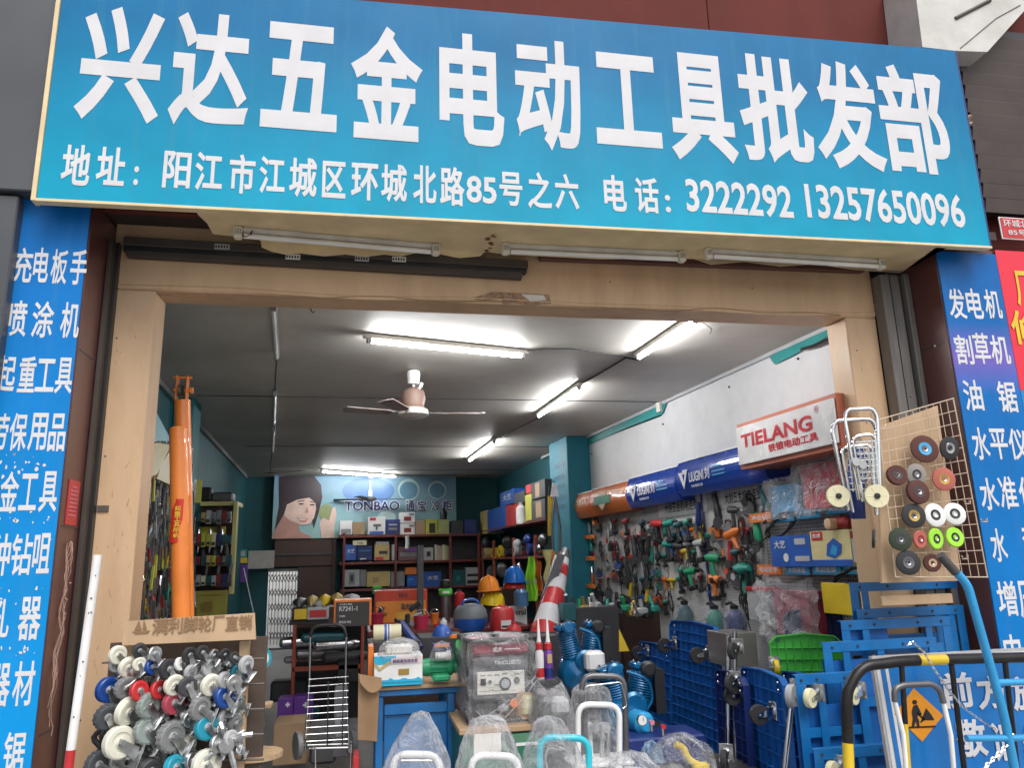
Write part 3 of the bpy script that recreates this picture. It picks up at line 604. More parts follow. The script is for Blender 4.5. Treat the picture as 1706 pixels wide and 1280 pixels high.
# fan builder
def fan(cuv, huv, r, lab, dark, angs, big):
    p = atz(*cuv, CZ); y = p.y; h = at(*huv, y); dz = h.z-CZ
    t = thing('ceiling_fan', lab, 'fan', (p.x, y, CZ))
    b = MB(); b.lathe([(.012, 0), (.05, -.01), (.055, -.03), (.048, -.12), (.018, -.125)] if big else [(.02, 0), (.035, -.02), (.03, -.06), (.01, -.065)], 'white', n=18); b.build('canopy', t)
    MB().cyl((0, 0, -.1), (0, 0, dz+.1), .012, 'white', n=10).build('down_rod', t)
    b = MB()
    if big:
        b.lathe([(.03, dz+.22), (.085, dz+.19), (.1, dz+.13), (.085, dz+.06), (.11, dz+.03)], mat('fanbrown', (.28,.18,.14), .45), n=24); b.build('motor_cover', t)
        MB().lathe([(.1, dz+.045), (.12, dz+.03), (.125, dz-.01), (.08, dz-.035), (.0, dz-.04)], 'offwhite', n=24).build('motor', t)
        b = MB(); b.cyl((.04, 0, dz+.2), (.06, 0, dz+.26), .02, 'chrome'); b.build('clamp', t)
    else:
        b.lathe([(.03, dz+.16), (.035, dz+.05)], 'white', n=14); b.build('neck', t); MB().lathe([(.03, dz+.05), (.11, dz+.02), (.11, dz-.02), (.03, dz-.04)], 'dark', n=20).build('motor', t)
    for a in angs:
        X = rotz(R_(a)) @ Matrix.Translation((0, 0, dz)) @ Matrix.Rotation(R_(9), 4, 'X')
        b = MB(X); b.prism([(.2, -.05), (r, -.065), (r+.02, 0), (r, .06), (.2, .045), (.17, 0)], -.004, .004, dark, 'xy'); b.build('blade', t)
        b = MB(X); b.box((.15, 0, .006), (.14, .035, .006), 'chrome' if big else 'dark'); b.build('blade_arm', t)
fan((689, 617), (690, 690), .56, 'near ceiling fan with a brown motor and three blades', mat('fanblade', (.3,.25,.23), .3), (-8, 197, 245), True)
fan((617, 792), (617, 832), .62, 'small far ceiling fan hanging in front of the banner', 'dark', (5, 130, 172, 250), False)
# ================================================================ RIGHT WALL
WR = math.atan2(-rdir.y, -rdir.x)
def wp(u, v, out): return atp(u, v, rw0+rnor*out, rnor)
def ws(u, v, out): q = wp(u, v, out); return (q-rw0).dot(rdir), q.z
def wpos(s, z, out): p = rw0+rdir*s+rnor*out; return Vector((p.x, p.y, z))
WX = Matrix.Translation(rw0) @ rotz(RANG)      # x along the wall into the shop, y out into the room, z up
sA = ws(945, 760, .32)[0]; sB = ws(915, 760, .32)[0]
b = MB(WX); b.box(((sA+sB)/2, .16, CZ/2), (sB-sA, .32, CZ), mat('tealbright', (.008,.17,.24), .55, dirt=.3, dcol=(.02,.1,.13)), bev=.01)
b.build('wall_column', label='blue green square column on the right wall', cat='column')
b = MB(WX)
for (z, o) in ((2.78, .0), (2.62, .04), (2.5, .02), (2.36, -.02), (2.24, .05)):
    for k in range(5): b.box((sA+.14+k*.09+o, .3225, z), (.06, .003, .012), 'navy'); b.box((sA+.16+k*.09+o, .3225, z-.035), (.012, .003, .04), 'navy')
b.build('scribbled_notes', label='faint dark writing on the blue green column', cat='writing')
cs = [(965,747),(1043,716),(1102,694),(1112,663),(1190,626),(1278,583),(1290,607),(1338,582),(1403,547)]
top = [ws(u, v, .02) for u, v in cs]; smin = -.3; smax = sA-.02
top[0] = (smax, top[0][1]); pts = [(smax, 1.7)]+[(s, min(z, CZ-.004)) for s, z in top]+[(smin, top[-1][1]), (smin, 1.7)]
b = MB(WX); b.prism(pts, .004, .02, mat('wallboard', (.62,.62,.63), .5, dirt=.12, var=.05)); 
b.build('wall_board', label='white board covering the upper right wall between ceiling and sign boxes', cat='wall board')
b = MB(WX)
for (u, v) in ((1215, 645), (986, 757), (1105, 707), (1330, 598)):
    s, z = ws(u, v, .022); b.cyl((s, .018, z), (s, .03, z), .01, 'dark', n=8)
b.build('wall_screws', label='dark screw heads in the white upper wall board', cat='screw')
# hanging teal paper flap and cable near the frame
fl = [(1278,583),(1285,602),(1290,607),(1320,592),(1345,578),(1403,548),(1403,534),(1350,549)]
q = [ws(u, v, .05) for u, v in fl]; b = MB(WX); b.prism(q, .03, .045, mat('tealpaper', (.01,.24,.23), .5, bump=.3, bscale=10)); b.build('loose_flap', label='green peeled wall covering hanging below the ceiling near the lintel', cat='wall covering')
q = [ws(u, v, .06) for u, v in [(970,745),(1043,712),(1100,690),(1108,668),(1043,700),(972,734)]]; b = MB(WX); b.prism(q, .03, .04, 'tealpaper'); b.build('loose_flap', label='green torn wall covering below the ceiling beside the column', cat='wall covering')
b = MB(); b.tube([tuple(wp(u, v, .07)) for u, v in ((1403,556),(1380,566),(1355,577),(1335,582))], .012, 'black', 6); b.build('black_cable', label='thick black cable end over the white wall board by the frame', cat='cable')
q = ws(1098, 676, .06); b = MB(WX); b.box((q[0], .06, q[1]), (.08, .03, .13), 'paper'); b.build('junction_box', label='small white junction box below the ceiling on the right wall', cat='junction box')
# pale cornice line along the ceiling edge
b = MB(WX); b.box((3.2, .035, CZ-.015), (7.4, .03, .03), 'lightgrey'); b.build('cornice', kind='structure')
# --- sign boxes over the pegboards
def sbox(name, lab, cat, s0, s1, zt, zb, prof, m, end=None, group=None):
    t = thing(name, lab, cat, wpos(s1, 0, 0), WR, group); l = s1-s0    # local x runs towards the door
    b = MB(); pr = [(-o, zb+(zt-zb)*k) for (o, k) in prof]; b.prism(pr, 0.004, l-.004, m, 'yz', smooth=False); b.build('box', t)
    return t, l
curve = [(.02, 1.0)]+[(.14+.11*math.sin(math.pi*(.16+.68*k/10)), 1-k/10) for k in range(11)]+[(.02, 0)]
def srange(u0, v0, u1, v1, out):
    return ws(u1, v1, out), ws(u0, v0, out)
mat('boxorange', (.55,.14,.03), .3, coat=.4); mat('boxblue', (.008,.045,.30), .22, coat=.6); mat('boxwhite', (.68,.67,.67), .25, coat=.5); mat('boxred', (.42,.13,.08), .4); mat('boxprint', (.62,.48,.36), .4); mat('boxgreen', (.03,.2,.12), .4)
def on_curve(k):   # out distance on the curved face at height fraction k
    return .14+.11*math.sin(math.pi*(.16+.68*(1-k)))
def light_box(u0, u1, m, lab, kind):
    vt = lambda u: 800+(1048-u)*.284 if u < 1048 else 800-(u-1048)*.311
    vb = lambda u: 847+(1065-u)*.18 if u < 1065 else 847-(u-1065)*.225
    s1, zt1 = ws(u0, vt(u0), .2); s0, zt0 = ws(u1, vt(u1), .2); zt = (zt1+zt0)/2; zb = (ws(u0, vb(u0), .2)[1]+ws(u1, vb(u1), .2)[1])/2
    t, l = sbox('sign_box', lab, 'sign', s0, s1, zt, zb, curve, m, group='curved sign boxes above the tool wall'); h = zt-zb
    for x in (.004, l-.004):
        b = MB(); b.prism([(-o*1.01-.002, zb+h*k) for o, k in curve], x-.006, x+.006, m, 'yz'); b.build('end_cap', t)
    b = MB(); b.tube([(0.01, -.2, zt+.001), (l-.01, -.2, zt+.001)], .008, 'white', 5); b.build('top_edge', t)
    def pr(x0, k0, x1, k1, m_, nm='print'):
        b = MB(); n = 4
        b.surf(lambda i, j: ((x0+(x1-x0)*i)*l, -on_curve(k0+(k1-k0)*j)-.003, zb+h*(k0+(k1-k0)*j)), 2, n, m_, smooth=False); b.build(nm, t)
    return t, l, zb, h, pr
for (u0, u1, w) in ((932, 986, 'far'), (987, 1048, 'near')):
    t, l, zb, h, pr = light_box(u0, u1, 'boxorange', f'{w} one of the two curved orange sign boxes above the tool wall', 'o')
    y = -on_curve(.5)-.004
    b = MB(); b.prism([(l*.22, zb+h*.5), (l*.32, zb+h*.82), (l*.44, zb+h*.82), (l*.54, zb+h*.5), (l*.38, zb+h*.14)], y-.002, y+.02, 'boxprint'); b.prism([(l*.16, zb+h*.36), (l*.16, zb+h*.66), (l*.6, zb+h*.66), (l*.6, zb+h*.36)], y-.006, y-.0, 'boxgreen'); b.build('emblem', t)
    glyphs([('大商工具', l*.66, zb+h*.52, l*.95, zb+h*.78)], 'boxprint', t, Matrix.Translation((0, y, 0)))
for (u0, u1, w) in ((1049, 1130, 'far'), (1131, 1276, 'near')):
    t, l, zb, h, pr = light_box(u0, u1, 'boxblue', f'{w} one of the two curved blue sign boxes with white lettering', 'b')
    y = -on_curve(.5)-.004
    k = 1 if w == 'far' else .72
    b = MB(Matrix.Translation((0, y, 0))); b.prism([(l*.08*k, zb+h*.66), (l*.14*k, zb+h*.66), (l*.17*k, zb+h*.36), (l*.20*k, zb+h*.60), (l*.15*k, zb+h*.6), (l*.16*k, zb+h*.72), (l*.25*k, zb+h*.72), (l*.17*k, zb+h*.18)], -.004, 0, 'letter'); b.build('emblem', t)
    glyphs([('LIUGINI', l*.27*k, zb+h*.34, l*.52*k, zb+h*.62), ('刘', l*.54*k, zb+h*.34, l*.62*k, zb+h*.66), ('专业电动工具', l*.3*k, zb+h*.18, l*.5*k, zb+h*.26)], 'letter', t, Matrix.Translation((0, y, 0)), bold=.02)
    b = MB(); b.box((l*.74*k, y, zb+h*.62), (l*.12*k, .003, h*.04), 'skyblue'); b.box((l*.76*k, y, zb+h*.5), (l*.2*k, .003, h*.03), 'skyblue'); b.box((l*.76*k, y, zb+h*.4), (l*.2*k, .003, h*.03), 'skyblue'); b.build('small_print', t)
# Tielang box
OT = .42
TL, TR, BR, BL = (1224, 716), (1388, 657), (1402, 737), (1233, 781)
c = [ws(*k, OT) for k in (TL, TR, BR, BL)]
s1 = (c[0][0]+c[3][0])/2; s0 = (c[1][0]+c[2][0])/2; zt = (c[0][1]+c[1][1])/2; zb = (c[2][1]+c[3][1])/2; h = zt-zb
t, l = sbox('sign_box', 'white sign box with red lettering in a red brown frame, nearest the door', 'sign', s0, s1, zt+.02, zb-.02, [(.1, 0), (OT-.012, 0), (OT-.012, 1), (.1, 1)], 'boxred')
MB().box((l/2, -OT, (zt+zb)/2), (l-.03, .02, h-.02), 'boxwhite', bev=.004).build('face_panel', t)
kx = lambda u: s1-ws(u, 725, OT)[0]
glyphs([('TIELANG', l*.07, zb+h*.42, l*.80, zb+h*.76), ('铁锒电动工具', l*.36, zb+h*.17, l*.84, zb+h*.37), ('R', l*.845, zb+h*.8, l*.86, zb+h*.86)], mat('signred', (.42,.01,.02), .4), t, Matrix.Translation((0, -OT-.012, 0)), bold=.03)
b = MB(Matrix.Translation((l*.852, -OT-.013, zb+h*.83))); b.tube([(.018*math.cos(a*.5), 0, .022*math.sin(a*.5)) for a in range(13)], .0016, 'signred', 4, closed=False); b.build('registered_ring', t)
# --- pegboards
def dots(name, col, pitch, r, dark, lines=None):
    m = mat(name, col, .45, var=.06, dirt=.15); n = m.node_tree; L = n.links; bs = n.nodes['Principled BSDF']; src = bs.inputs['Base Color'].links[0].from_socket
    tc = n.nodes.new('ShaderNodeTexCoord'); sp = n.nodes.new('ShaderNodeSeparateXYZ'); L.new(tc.outputs['Object'], sp.inputs[0])
    def M(op, a, b=None, v=None):
        k = n.nodes.new('ShaderNodeMath'); k.operation = op; L.new(a, k.inputs[0])
        if b is not None: L.new(b, k.inputs[1])
        if v is not None: k.inputs[1].default_value = v
        return k.outputs[0]
    fx = M('SUBTRACT', M('FRACT', M('DIVIDE', sp.outputs[0], v=pitch)), v=.5); fz = M('SUBTRACT', M('FRACT', M('DIVIDE', sp.outputs[2], v=pitch)), v=.5)
    if lines: d = M('ABSOLUTE', fz); thr = M('LESS_THAN', d, v=r)
    else: d = M('ADD', M('MULTIPLY', fx, fx), M('MULTIPLY', fz, fz)); thr = M('LESS_THAN', d, v=r*r)
    mm = n.nodes.new('ShaderNodeMix'); mm.data_type = 'RGBA'; L.new(thr, mm.inputs[0]); L.new(src, mm.inputs[6]); mm.inputs[7].default_value = (*dark, 1); L.new(mm.outputs[2], bs.inputs['Base Color']); return m
dots('pegwhite', (.58,.58,.57), .022, .06, (.3,.3,.3), lines=True); dots('peggrey', (.3,.29,.29), .026, .26, (.03,.03,.03))
sg0 = ws(1276, 900, .04)[0]; sEnd = sA-.03
pw = thing('pegboard', 'white slotted tool wall covered with power tools', 'tool wall', wpos(sEnd, 0, .02), WR)
l = sEnd-sg0; n = 5
for k in range(n): MB().box((l*(k+.5)/n, -.012, 1.35), (l/n-.008, .024, 1.9), 'pegwhite', bev=.003).build('panel', pw)
for u in (1175,):
    s = ws(u, 900, .05)[0]; MB().box((sEnd-s, -.03, 1.5), (.03, .012, 1.6), 'navy').build('divider_strip', pw)
for (u0, v0, u1, v1) in ((1108, 850, 1163, 838), (1208, 835, 1270, 818)):
    s1_, z1_ = ws(u0, (v0+v1)/2, .05); s0_, z0_ = ws(u1, (v0+v1)/2, .05); zm = ws((u0+u1)/2, (v0+v1)/2, .05)[1]; hh = .05
    MB().box((sEnd-(s1_+s0_)/2, -.03, zm), (s1_-s0_+.3, .008, .17), 'white').build('header', pw)
    glyphs([('大剑五金机电连锁', sEnd-s1_, zm-hh, sEnd-s0_, zm+hh)], 'black', pw, Matrix.Translation((0, -.036, 0)), bold=.012)
pg = thing('pegboard', 'grey perforated steel wall panel nearest the door', 'tool wall', wpos(sg0-.01, 0, .02), WR)
l2 = sg0-(-.25); zt_ = ws(1300, 795, .05)[1]
for k in range(3): MB().box((l2*(k+.5)/3, -.012, (zt_+.55)/2), (l2/3-.006, .024, zt_-.55), 'peggrey', bev=.003).build('panel', pg)
# ================================================================ POWER TOOLS
def drill(t, m, bat, sc=1.0, mirror=1):
    b = MB(); b.lathe([(.012, -.09*1), (.03, -.085), (.034, -.03), (.033, .05), (.028, .07)], m, ax=(1, 0, 0), n=14); b.box((.0, 0, -.005), (.13, .05, .05), m, bev=.01); b.build('body', t)
    MB().lathe([(.024, .068), (.02, .085), (.022, .1), (.014, .125), (.006, .128)], 'black', ax=(1, 0, 0), n=12).build('chuck', t)
    X = Matrix.Translation((-.035, 0, -.03)) @ Matrix.Rotation(R_(-10), 4, 'Y'); b = MB(X); b.box((0, 0, -.06), (.042, .036, .13), 'black' if bat != 'm' else m, bev=.01); b.build('handle', t)
    MB(X).box((.01, 0, -.145), (.1, .06, .045), bat if bat != 'm' else 'black', bev=.008).build('battery', t)
def grinder(t, m, disc='dark'):
    b = MB(); b.lathe([(.024, -.15), (.028, -.1), (.026, -.05), (.034, 0), (.034, .07), (.026, .09)], m, ax=(0, 0, -1), n=14); b.build('body', t)
    MB().lathe([(.02, .09), (.03, .1), (.028, .13), (.01, .14)], 'gunmetal', ax=(0, 0, -1), n=12).build('gear_head', t)
    b = MB(Matrix.Translation((0, -.035, -.12))); b.lathe([(.055, 0), (.055, .006)], disc, ax=(0, 1, 0), n=20); b.build('guard', t)
def coil(t, r=.075, m='wire', n=4, seed=0, tail=.2):
    rr = random.Random(seed); b = MB()
    for k in range(n):
        pts = [((r+rr.uniform(-.015, .015))*math.cos(a*.45)*.55, -.01-k*.006+rr.uniform(-.008, .008), (r*1.4+rr.uniform(-.02, .02))*math.sin(a*.45)) for a in range(14)]
        b.tube(pts, .0045, m, 5, closed=True)
    b.tube([(.0, -.02, -r), (.02, -.03, -r-tail*.5), (-.01, -.02, -r-tail)], .0045, m, 5)
    b.build('cable_loops', t); MB().box((0, -.02, -r-tail-.02), (.02, .015, .04), 'black', bev=.004).build('plug', t)
def saw(t, m):
    b = MB(); b.box((0, 0, -.01), (.13, .07, .09), m, bev=.015); b.lathe([(.04, -.05), (.04, .05)], m, c=(-.02, 0, .03), ax=(0, 1, 0), n=16); b.build('body', t)
    MB().lathe([(.075, 0), (.075, .008)], 'gunmetal', c=(.03, -.045, -.03), ax=(0, 1, 0), n=22).build('blade_guard', t)
    b = MB(); b.tube([(-.06, 0, .04), (-.05, 0, .1), (.03, 0, .1), (.05, 0, .04)], .014, 'black', 8, fillet=.03); b.build('handle', t); MB().box((0, 0, -.07), (.2, .1, .008), 'zinc').build('base_plate', t)
def jig(t, m):
    b = MB(); b.prism([(-.09, -.03), (.06, -.03), (.08, .03), (.05, .07), (-.06, .07), (-.1, .02)], -.03, .03, m); b.build('body', t)
    b = MB(); b.tube([(-.07, 0, .06), (-.06, 0, .11), (.03, 0, .11), (.05, 0, .07)], .013, 'black', 8, fillet=.02); b.build('handle', t); MB().box((0, 0, -.05), (.14, .07, .006), 'zinc').box((.04, 0, -.09), (.012, .003, .08), 'steel').build('shoe_and_blade', t)
def pliers(t, m):
    for sgn in (-1, 1):
        b = MB(); b.tube([(0, 0, 0), (sgn*.018, 0, -.04), (sgn*.02, 0, -.12)], [.006, .01, .008], m, 7); b.build('handle', t)
    b = MB(); b.prism([(-.014, 0), (.014, 0), (.006, .06), (-.006, .06)], -.005, .005, 'steel'); b.build('jaws', t)
def gun(t, m):   # heat gun / spray gun
    b = MB(); b.lathe([(.02, -.1), (.035, -.09), (.036, .02), (.02, .07), (.016, .11)], m, ax=(1, 0, 0), n=14); b.build('barrel', t)
    b = MB(Matrix.Rotation(R_(-12), 4, 'Y')); b.box((-.03, 0, -.09), (.038, .034, .14), m, bev=.01); b.build('handle', t); MB().tube([(-.04, 0, -.16), (-.06, 0, -.22), (-.02, 0, -.27), (-.04, 0, -.33)], .005, 'wire', 5).build('cord', t)
def bottlish(t, m, cap='black', r=.035, h=.16):
    MB().lathe([(r*.9, 0), (r, .01), (r, h*.75), (r*.45, h*.88), (r*.4, h*.9)], m, n=16).build('bottle', t); MB().lathe([(r*.5, h*.9), (r*.48, h)], cap, n=12).build('cap', t)
KIND = {'d': ('cordless_drill', 'cordless drill', drill), 'g': ('angle_grinder', 'angle grinder', grinder), 'c': ('power_cable', 'looped cable', coil), 's': ('circular_saw', 'circular saw', saw), 'j': ('jigsaw', 'jigsaw', jig), 'p': ('pliers', 'pliers', pliers), 'h': ('heat_gun', 'heat gun', gun)}
NW = ['first', 'second', 'third', 'fourth', 'fifth', 'sixth', 'seventh', 'eighth', 'ninth', 'tenth', 'eleventh', 'twelfth', 'thirteenth', 'fourteenth', 'fifteenth', 'sixteenth', 'seventeenth', 'eighteenth', 'nineteenth', 'twentieth']
MN = {'red': 'red', 'darkred': 'dark red', 'makgreen': 'teal green', 'green': 'green', 'orange': 'orange', 'yellow': 'yellow', 'navy': 'dark blue', 'blue': 'blue', 'black': 'black', 'dark': 'charcoal', 'grey': 'grey', 'gunmetal': 'dark metal', 'wire': 'black', 'tealtool': 'dark teal', 'skyblue': 'light blue', 'lightgrey': 'light grey', 'redorange': 'red orange', 'steel': 'bright steel'}
mat('tealtool', (.012,.1,.12), .4); mat('redorange', (.7,.1,.03), .35)
rows = {
 'top': [('d',1024,868,'darkred',1),('d',1043,868,'red',1),('d',1070,872,'tealtool',1.2),('d',1096,873,'red',1.25),('d',1115,872,'makgreen',1.2),('d',1131,874,'tealtool',1.1),('d',1146,870,'makgreen',1.2),('g',1164,862,'navy',1.1),('c',1173,880,'wire',.9),('g',1195,850,'black',1.2),('h',1222,850,'dark',1.1),('s',1249,843,'black',1.1),('g',1274,835,'tealtool',1)],
 'second': [('c',1046,912,'wire',1.2),('g',1057,915,'dark',1.2),('c',1070,918,'wire',1.3),('g',1080,915,'black',1.1),('d',1095,905,'darkred',1.05),('d',1114,907,'makgreen',1.1),('d',1131,910,'dark',1.0),('d',1148,908,'gunmetal',1.05),('d',1165,905,'lightgrey',1.1),('s',1192,890,'orange',1.0),('h',1222,888,'orange',1.25),('c',1238,880,'wire',1.1),('g',1262,885,'green',1.2),('c',1255,908,'wire',1.5)],
 'third': [('g',1045,950,'dark',1.1),('c',1060,955,'wire',1.3),('g',1078,955,'black',1.1),('s',1097,957,'makgreen',.65),('d',1135,950,'makgreen',1.0),('d',1151,952,'green',1.1),('d',1167,960,'darkred',.9),('d',1190,930,'green',1.35),('d',1226,920,'tealtool',1.1),('h',1238,948,'makgreen',1.7),('c',1245,970,'wire',1.5)],
 'fourth': [('g',1050,987,'yellow',.8),('c',1063,990,'wire',1.1),('g',1078,995,'yellow',.9),('s',1098,1003,'redorange',.95),('s',1098,980,'makgreen',.6),('d',1193,965,'orange',1.2),('c',1120,1003,'wire',1.1),('j',1056,1015,'grey',1.0),('j',1078,1017,'green',1.0),('c',1244,1010,'wire',1.4)],
}
far = {
 'top': [('s',957,886,'blue',.8),('p',972,882,'red',1.1),('c',983,880,'lightgrey',.8),('s',994,874,'orange',.9),('c',1010,876,'grey',.8),('g',1018,880,'gunmetal',.9)],
 'second': [('p',948,918,'tealtool',1.1),('p',955,919,'black',1.1),('p',962,918,'steel',1.1),('j',975,915,'grey',.9),('g',985,912,'makgreen',.8),('c',1003,915,'wire',1.1),('j',1018,915,'black',1),('c',1030,918,'wire',1.2)],
 'third': [('s',953,965,'makgreen',.8),('j',970,952,'black',1),('p',986,955,'redorange',1.5),('s',998,958,'navy',.9),('j',1012,945,'grey',.9),('s',1030,945,'blue',1.0),('c',1037,960,'wire',1.1)],
 'fourth': [('j',965,990,'dark',1.0),('g',983,985,'green',.9),('j',998,995,'black',1.2),('s',1015,990,'gunmetal',1.0),('c',1029,1000,'wire',1.2),('j',1040,1010,'black',1.2)],
}
proto = {}
def put(kind, m, sc, loc, rz, lab, grp, extra=0):
    nm, cat, fn = KIND[kind]; key = (kind, m)
    if key not in proto or kind == 'c':
        t = thing(nm, lab, cat, loc, rz, grp, sc=sc)
        if kind == 'd': fn(t, m, 'black' if m in ('makgreen', 'red', 'darkred', 'tealtool', 'dark', 'gunmetal') else 'm')
        elif kind == 'c': fn(t, m=m, seed=int(loc[0]*1000+loc[2]*777) % 9999)
        else: fn(t, m)
        proto[key] = t; return t
    t = dup(proto[key], loc, rz, lab, sc=sc, group=grp); return t
rng = random.Random(4)
for board, dd in (('white tool wall', rows), ('tool wall beside the column', far)):
    for rname, lst in dd.items():
        for i, (k, u, v, m, sc) in enumerate(sorted(lst, key=lambda a: a[1])):
            p = wp(u, v, .10); lab = f"{MN[m]} {KIND[k][1]}, {NW[i]} along the {rname} row, {board}"
            t = put(k, m, sc*(.8 if k != 'c' else .75), p, WR+rng.uniform(-.35, .35)*(k != 'c'), lab, 'power tools hanging on the tool wall')
            if k == 'd': t.rotation_euler[1] = rng.uniform(-.15, .15)
            else: t.rotation_euler[1] = rng.uniform(-.3, .3)
rg2 = random.Random(77); fill = [('d','makgreen'),('g','black'),('d','red'),('j','grey'),('d','makgreen'),('s','blue'),('g','makgreen'),('s','redorange'),('p','orange'),('j','dark'),('h','orange'),('d','tealtool'),('s','lightgrey'),('g','red'),('p','red'),('h','yellow')]
zone = ['by the column', 'a little nearer than the column', 'midway along the tool wall', 'right of the middle of the tool wall', 'by the grey panel']
kk = 0
for ri, v0 in enumerate((890, 926, 966, 1008)):
    for ci in range(27):
        u = 940+ci*12+rg2.uniform(-1.5, 1.5)
        if u > 1262 or (ri == 3 and 1120 < u) : continue
        k, m = fill[(kk*5+ri*3) % len(fill)]; kk += 1; p = wp(u, v0+rg2.uniform(-7, 7)-(u-942)*.02, .07)
        t = put(k, m, rg2.uniform(.55, .75), p, WR+rg2.uniform(-.25, .25), f"small {MN[m]} {KIND[k][1]}, {NW[ci] if ci < 20 else ['twenty first', 'twenty second', 'twenty third', 'twenty fourth', 'twenty fifth', 'twenty sixth', 'last'][ci-20]} along the {['upper','middle','lower','lowest'][ri]} infill row of the tool wall", 'power tools hanging on the tool wall'); t.rotation_euler[1] = rg2.uniform(-.2, .2)
# dark clutter of cords hanging through the tool wall
mb = MB(); 
for k in range(36):
    u = rng.uniform(1000, 1270); v = rng.uniform(880, 985); n = 8; p = wp(u, v, rng.uniform(.06, .16)); a = rng.uniform(.02, .06); L_ = rng.uniform(.08, .3)
    mb.tube([tuple(p+rdir*(a*math.sin(j*rng.uniform(.6, 1.4)))+Vector((0, 0, -L_*j/n))) for j in range(n)], .0035, 'wire', 4)
mb.build('hanging_cords', kind='stuff')
# orange shelf-edge labels and blue ones
def strip(u0, v0, u1, v1, m, txt, lab, out=.14, hh=.035):
    s1_, z1_ = ws(u0, v0, out); s0_, z0_ = ws(u1, v1, out); z = (z1_+z0_)/2; l = s1_-s0_
    t = thing('shelf_label', lab, 'label', wpos(s1_, z, out), WR, 'shelf edge labels on the tool wall'); MB().box((l/2, 0, 0), (l, .008, hh*2), m, bev=.002).build('plate', t)
    if txt: glyphs([(txt, l*.12, -hh*.6, l*.88, hh*.6)], 'letter', t, Matrix.Translation((0, -.006, 0)), bold=.02)
strip(1249, 866, 1284, 860, 'orange', '冲击钻', 'orange label under the black saw near the grey panel')
strip(1262, 951, 1302, 948, 'orange', '电动扳手', 'orange label lowest beside the grey panel')
for i, (a, b_) in enumerate(((941, 957), (958, 974), (976, 991))): strip(a, 897, b_, 893, 'orange', '', f'{NW[i]} small orange label from the column, upper row', hh=.025)
for i, (a, b_) in enumerate(((960, 974), (976, 992))): strip(a, 932, b_, 930, 'orange', '', f'{NW[i]} small orange label from the column, second row', hh=.025)
for i, (a, b_) in enumerate(((944, 960), (963, 975), (977, 992))): strip(a, 978, b_, 976, 'orange', '', f'{NW[i]} small orange label from the column, lowest row', hh=.025)
for i, (a, b_, v) in enumerate(((1290, 1322, 861), (1328, 1366, 855), (1376, 1424, 846))): strip(a, v+3, b_, v-2, 'skyblue', '大剑连锁', f'{NW[i]} blue label from the left, upper row of the grey panel', .16)
for i, (a, b_, v) in enumerate(((1310, 1348, 949), (1354, 1400, 948), (1405, 1456, 947))): strip(a, v+3, b_, v-1, 'skyblue', '大剑连锁', f'{NW[i]} blue label from the left, lower row of the grey panel', .16)
# boxes and goods on the grey panel: local frame of the wall
def wcarton(u0, v0, u1, v1, out, dep, m, lab, name='carton', cat='box', grp=None):
    s1_, za = ws(u0, (v0+v1)/2, out); s0_, zb_ = ws(u1, (v0+v1)/2, out); cu = (u0+u1)/2; zt = ws(cu, v0, out)[1]; zb = ws(cu, v1, out)[1]
    t = thing(name, lab, cat, wpos(s1_, zb, out), WR, grp); w, h = s1_-s0_, zt-zb
    MB().box((w/2, dep/2, h/2), (w, dep, h), m, bev=.003).build('carton', t); return t, w, h
t, w, h = wcarton(1284, 893, 1350, 945, .2, .14, 'blue', 'blue cardboard box with white characters on the grey panel')
glyphs([('大艺', w*.12, h*.6, w*.42, h*.86)], 'letter', t, Matrix.Translation((0, -.004, 0)), bold=.03)
MB().box((w*.78, -.003, h*.8), (w*.26, .002, h*.2), 'lightgrey').box((w*.8, -.003, h*.26), (w*.34, .002, h*.16), 'lightgrey').build('printed_panel', t)
MB().lathe([(.001, 0), (.03, 0), (.03, .003)], 'paper', c=(w*.4, -.004, h*.3), ax=(0, 1, 0), n=14).build('printed_picture', t)
t, w, h = wcarton(1351, 884, 1418, 944, .2, .14, mat('boxyellow', (.62,.55,.28), .6), 'pale yellow box with a red logo corner on the grey panel')
MB().box((w*.5, -.002, h*.09), (w, .003, h*.18), 'blue').build('printed_band', t); MB().box((w*.2, -.003, h*.86), (w*.28, .002, h*.24), 'red').build('logo_patch', t)
glyphs([('东成', w*.09, h*.8, w*.31, h*.93)], 'letter', t, Matrix.Translation((0, -.006, 0)), bold=.03)
b = MB(Matrix.Translation((0, -.004, 0))); b.prism([(w*.4, h*.3), (w*.45, h*.62), (w*.62, h*.78), (w*.8, h*.6), (w*.76, h*.36), (w*.6, h*.22)], -.002, 0, 'blue'); b.prism([(w*.5, h*.34), (w*.58, h*.6), (w*.7, h*.52), (w*.66, h*.3)], -.004, -.002, 'skyblue'); b.build('printed_tool', t)
t, w, h = wcarton(1419, 882, 1452, 938, .2, .14, 'lightgrey', 'grey box end with a red patch beside the pale yellow box')
MB().box((w*.5, -.002, h*.85), (w, .003, h*.22), 'darkred').build('logo_patch', t)
glyphs([('东成', w*.15, h*.78, w*.85, h*.92)], 'letter', t, Matrix.Translation((0, -.005, 0)), bold=.03)
t, w, h = wcarton(1284, 808, 1328, 854, .2, .08, 'skyblue', 'cyan folder in clear plastic at the left of the grey panel', 'folder', 'folder')
b = MB(); b.surf(lambda i, j: (w*(-.15+1.3*i)+.01*math.sin(j*14), -.02-.035*math.sin(math.pi*i)-.01*math.sin(i*21+j*9), h*(-.25+1.5*j)), 14, 14, 'film'); b.build('plastic_wrap', t)
t, w, h = wcarton(1336, 770, 1408, 846, .22, .1, mat('redbag', (.5,.02,.035), .35), 'bright red storage bag in clear plastic on the grey panel', 'storage_bag', 'bag')
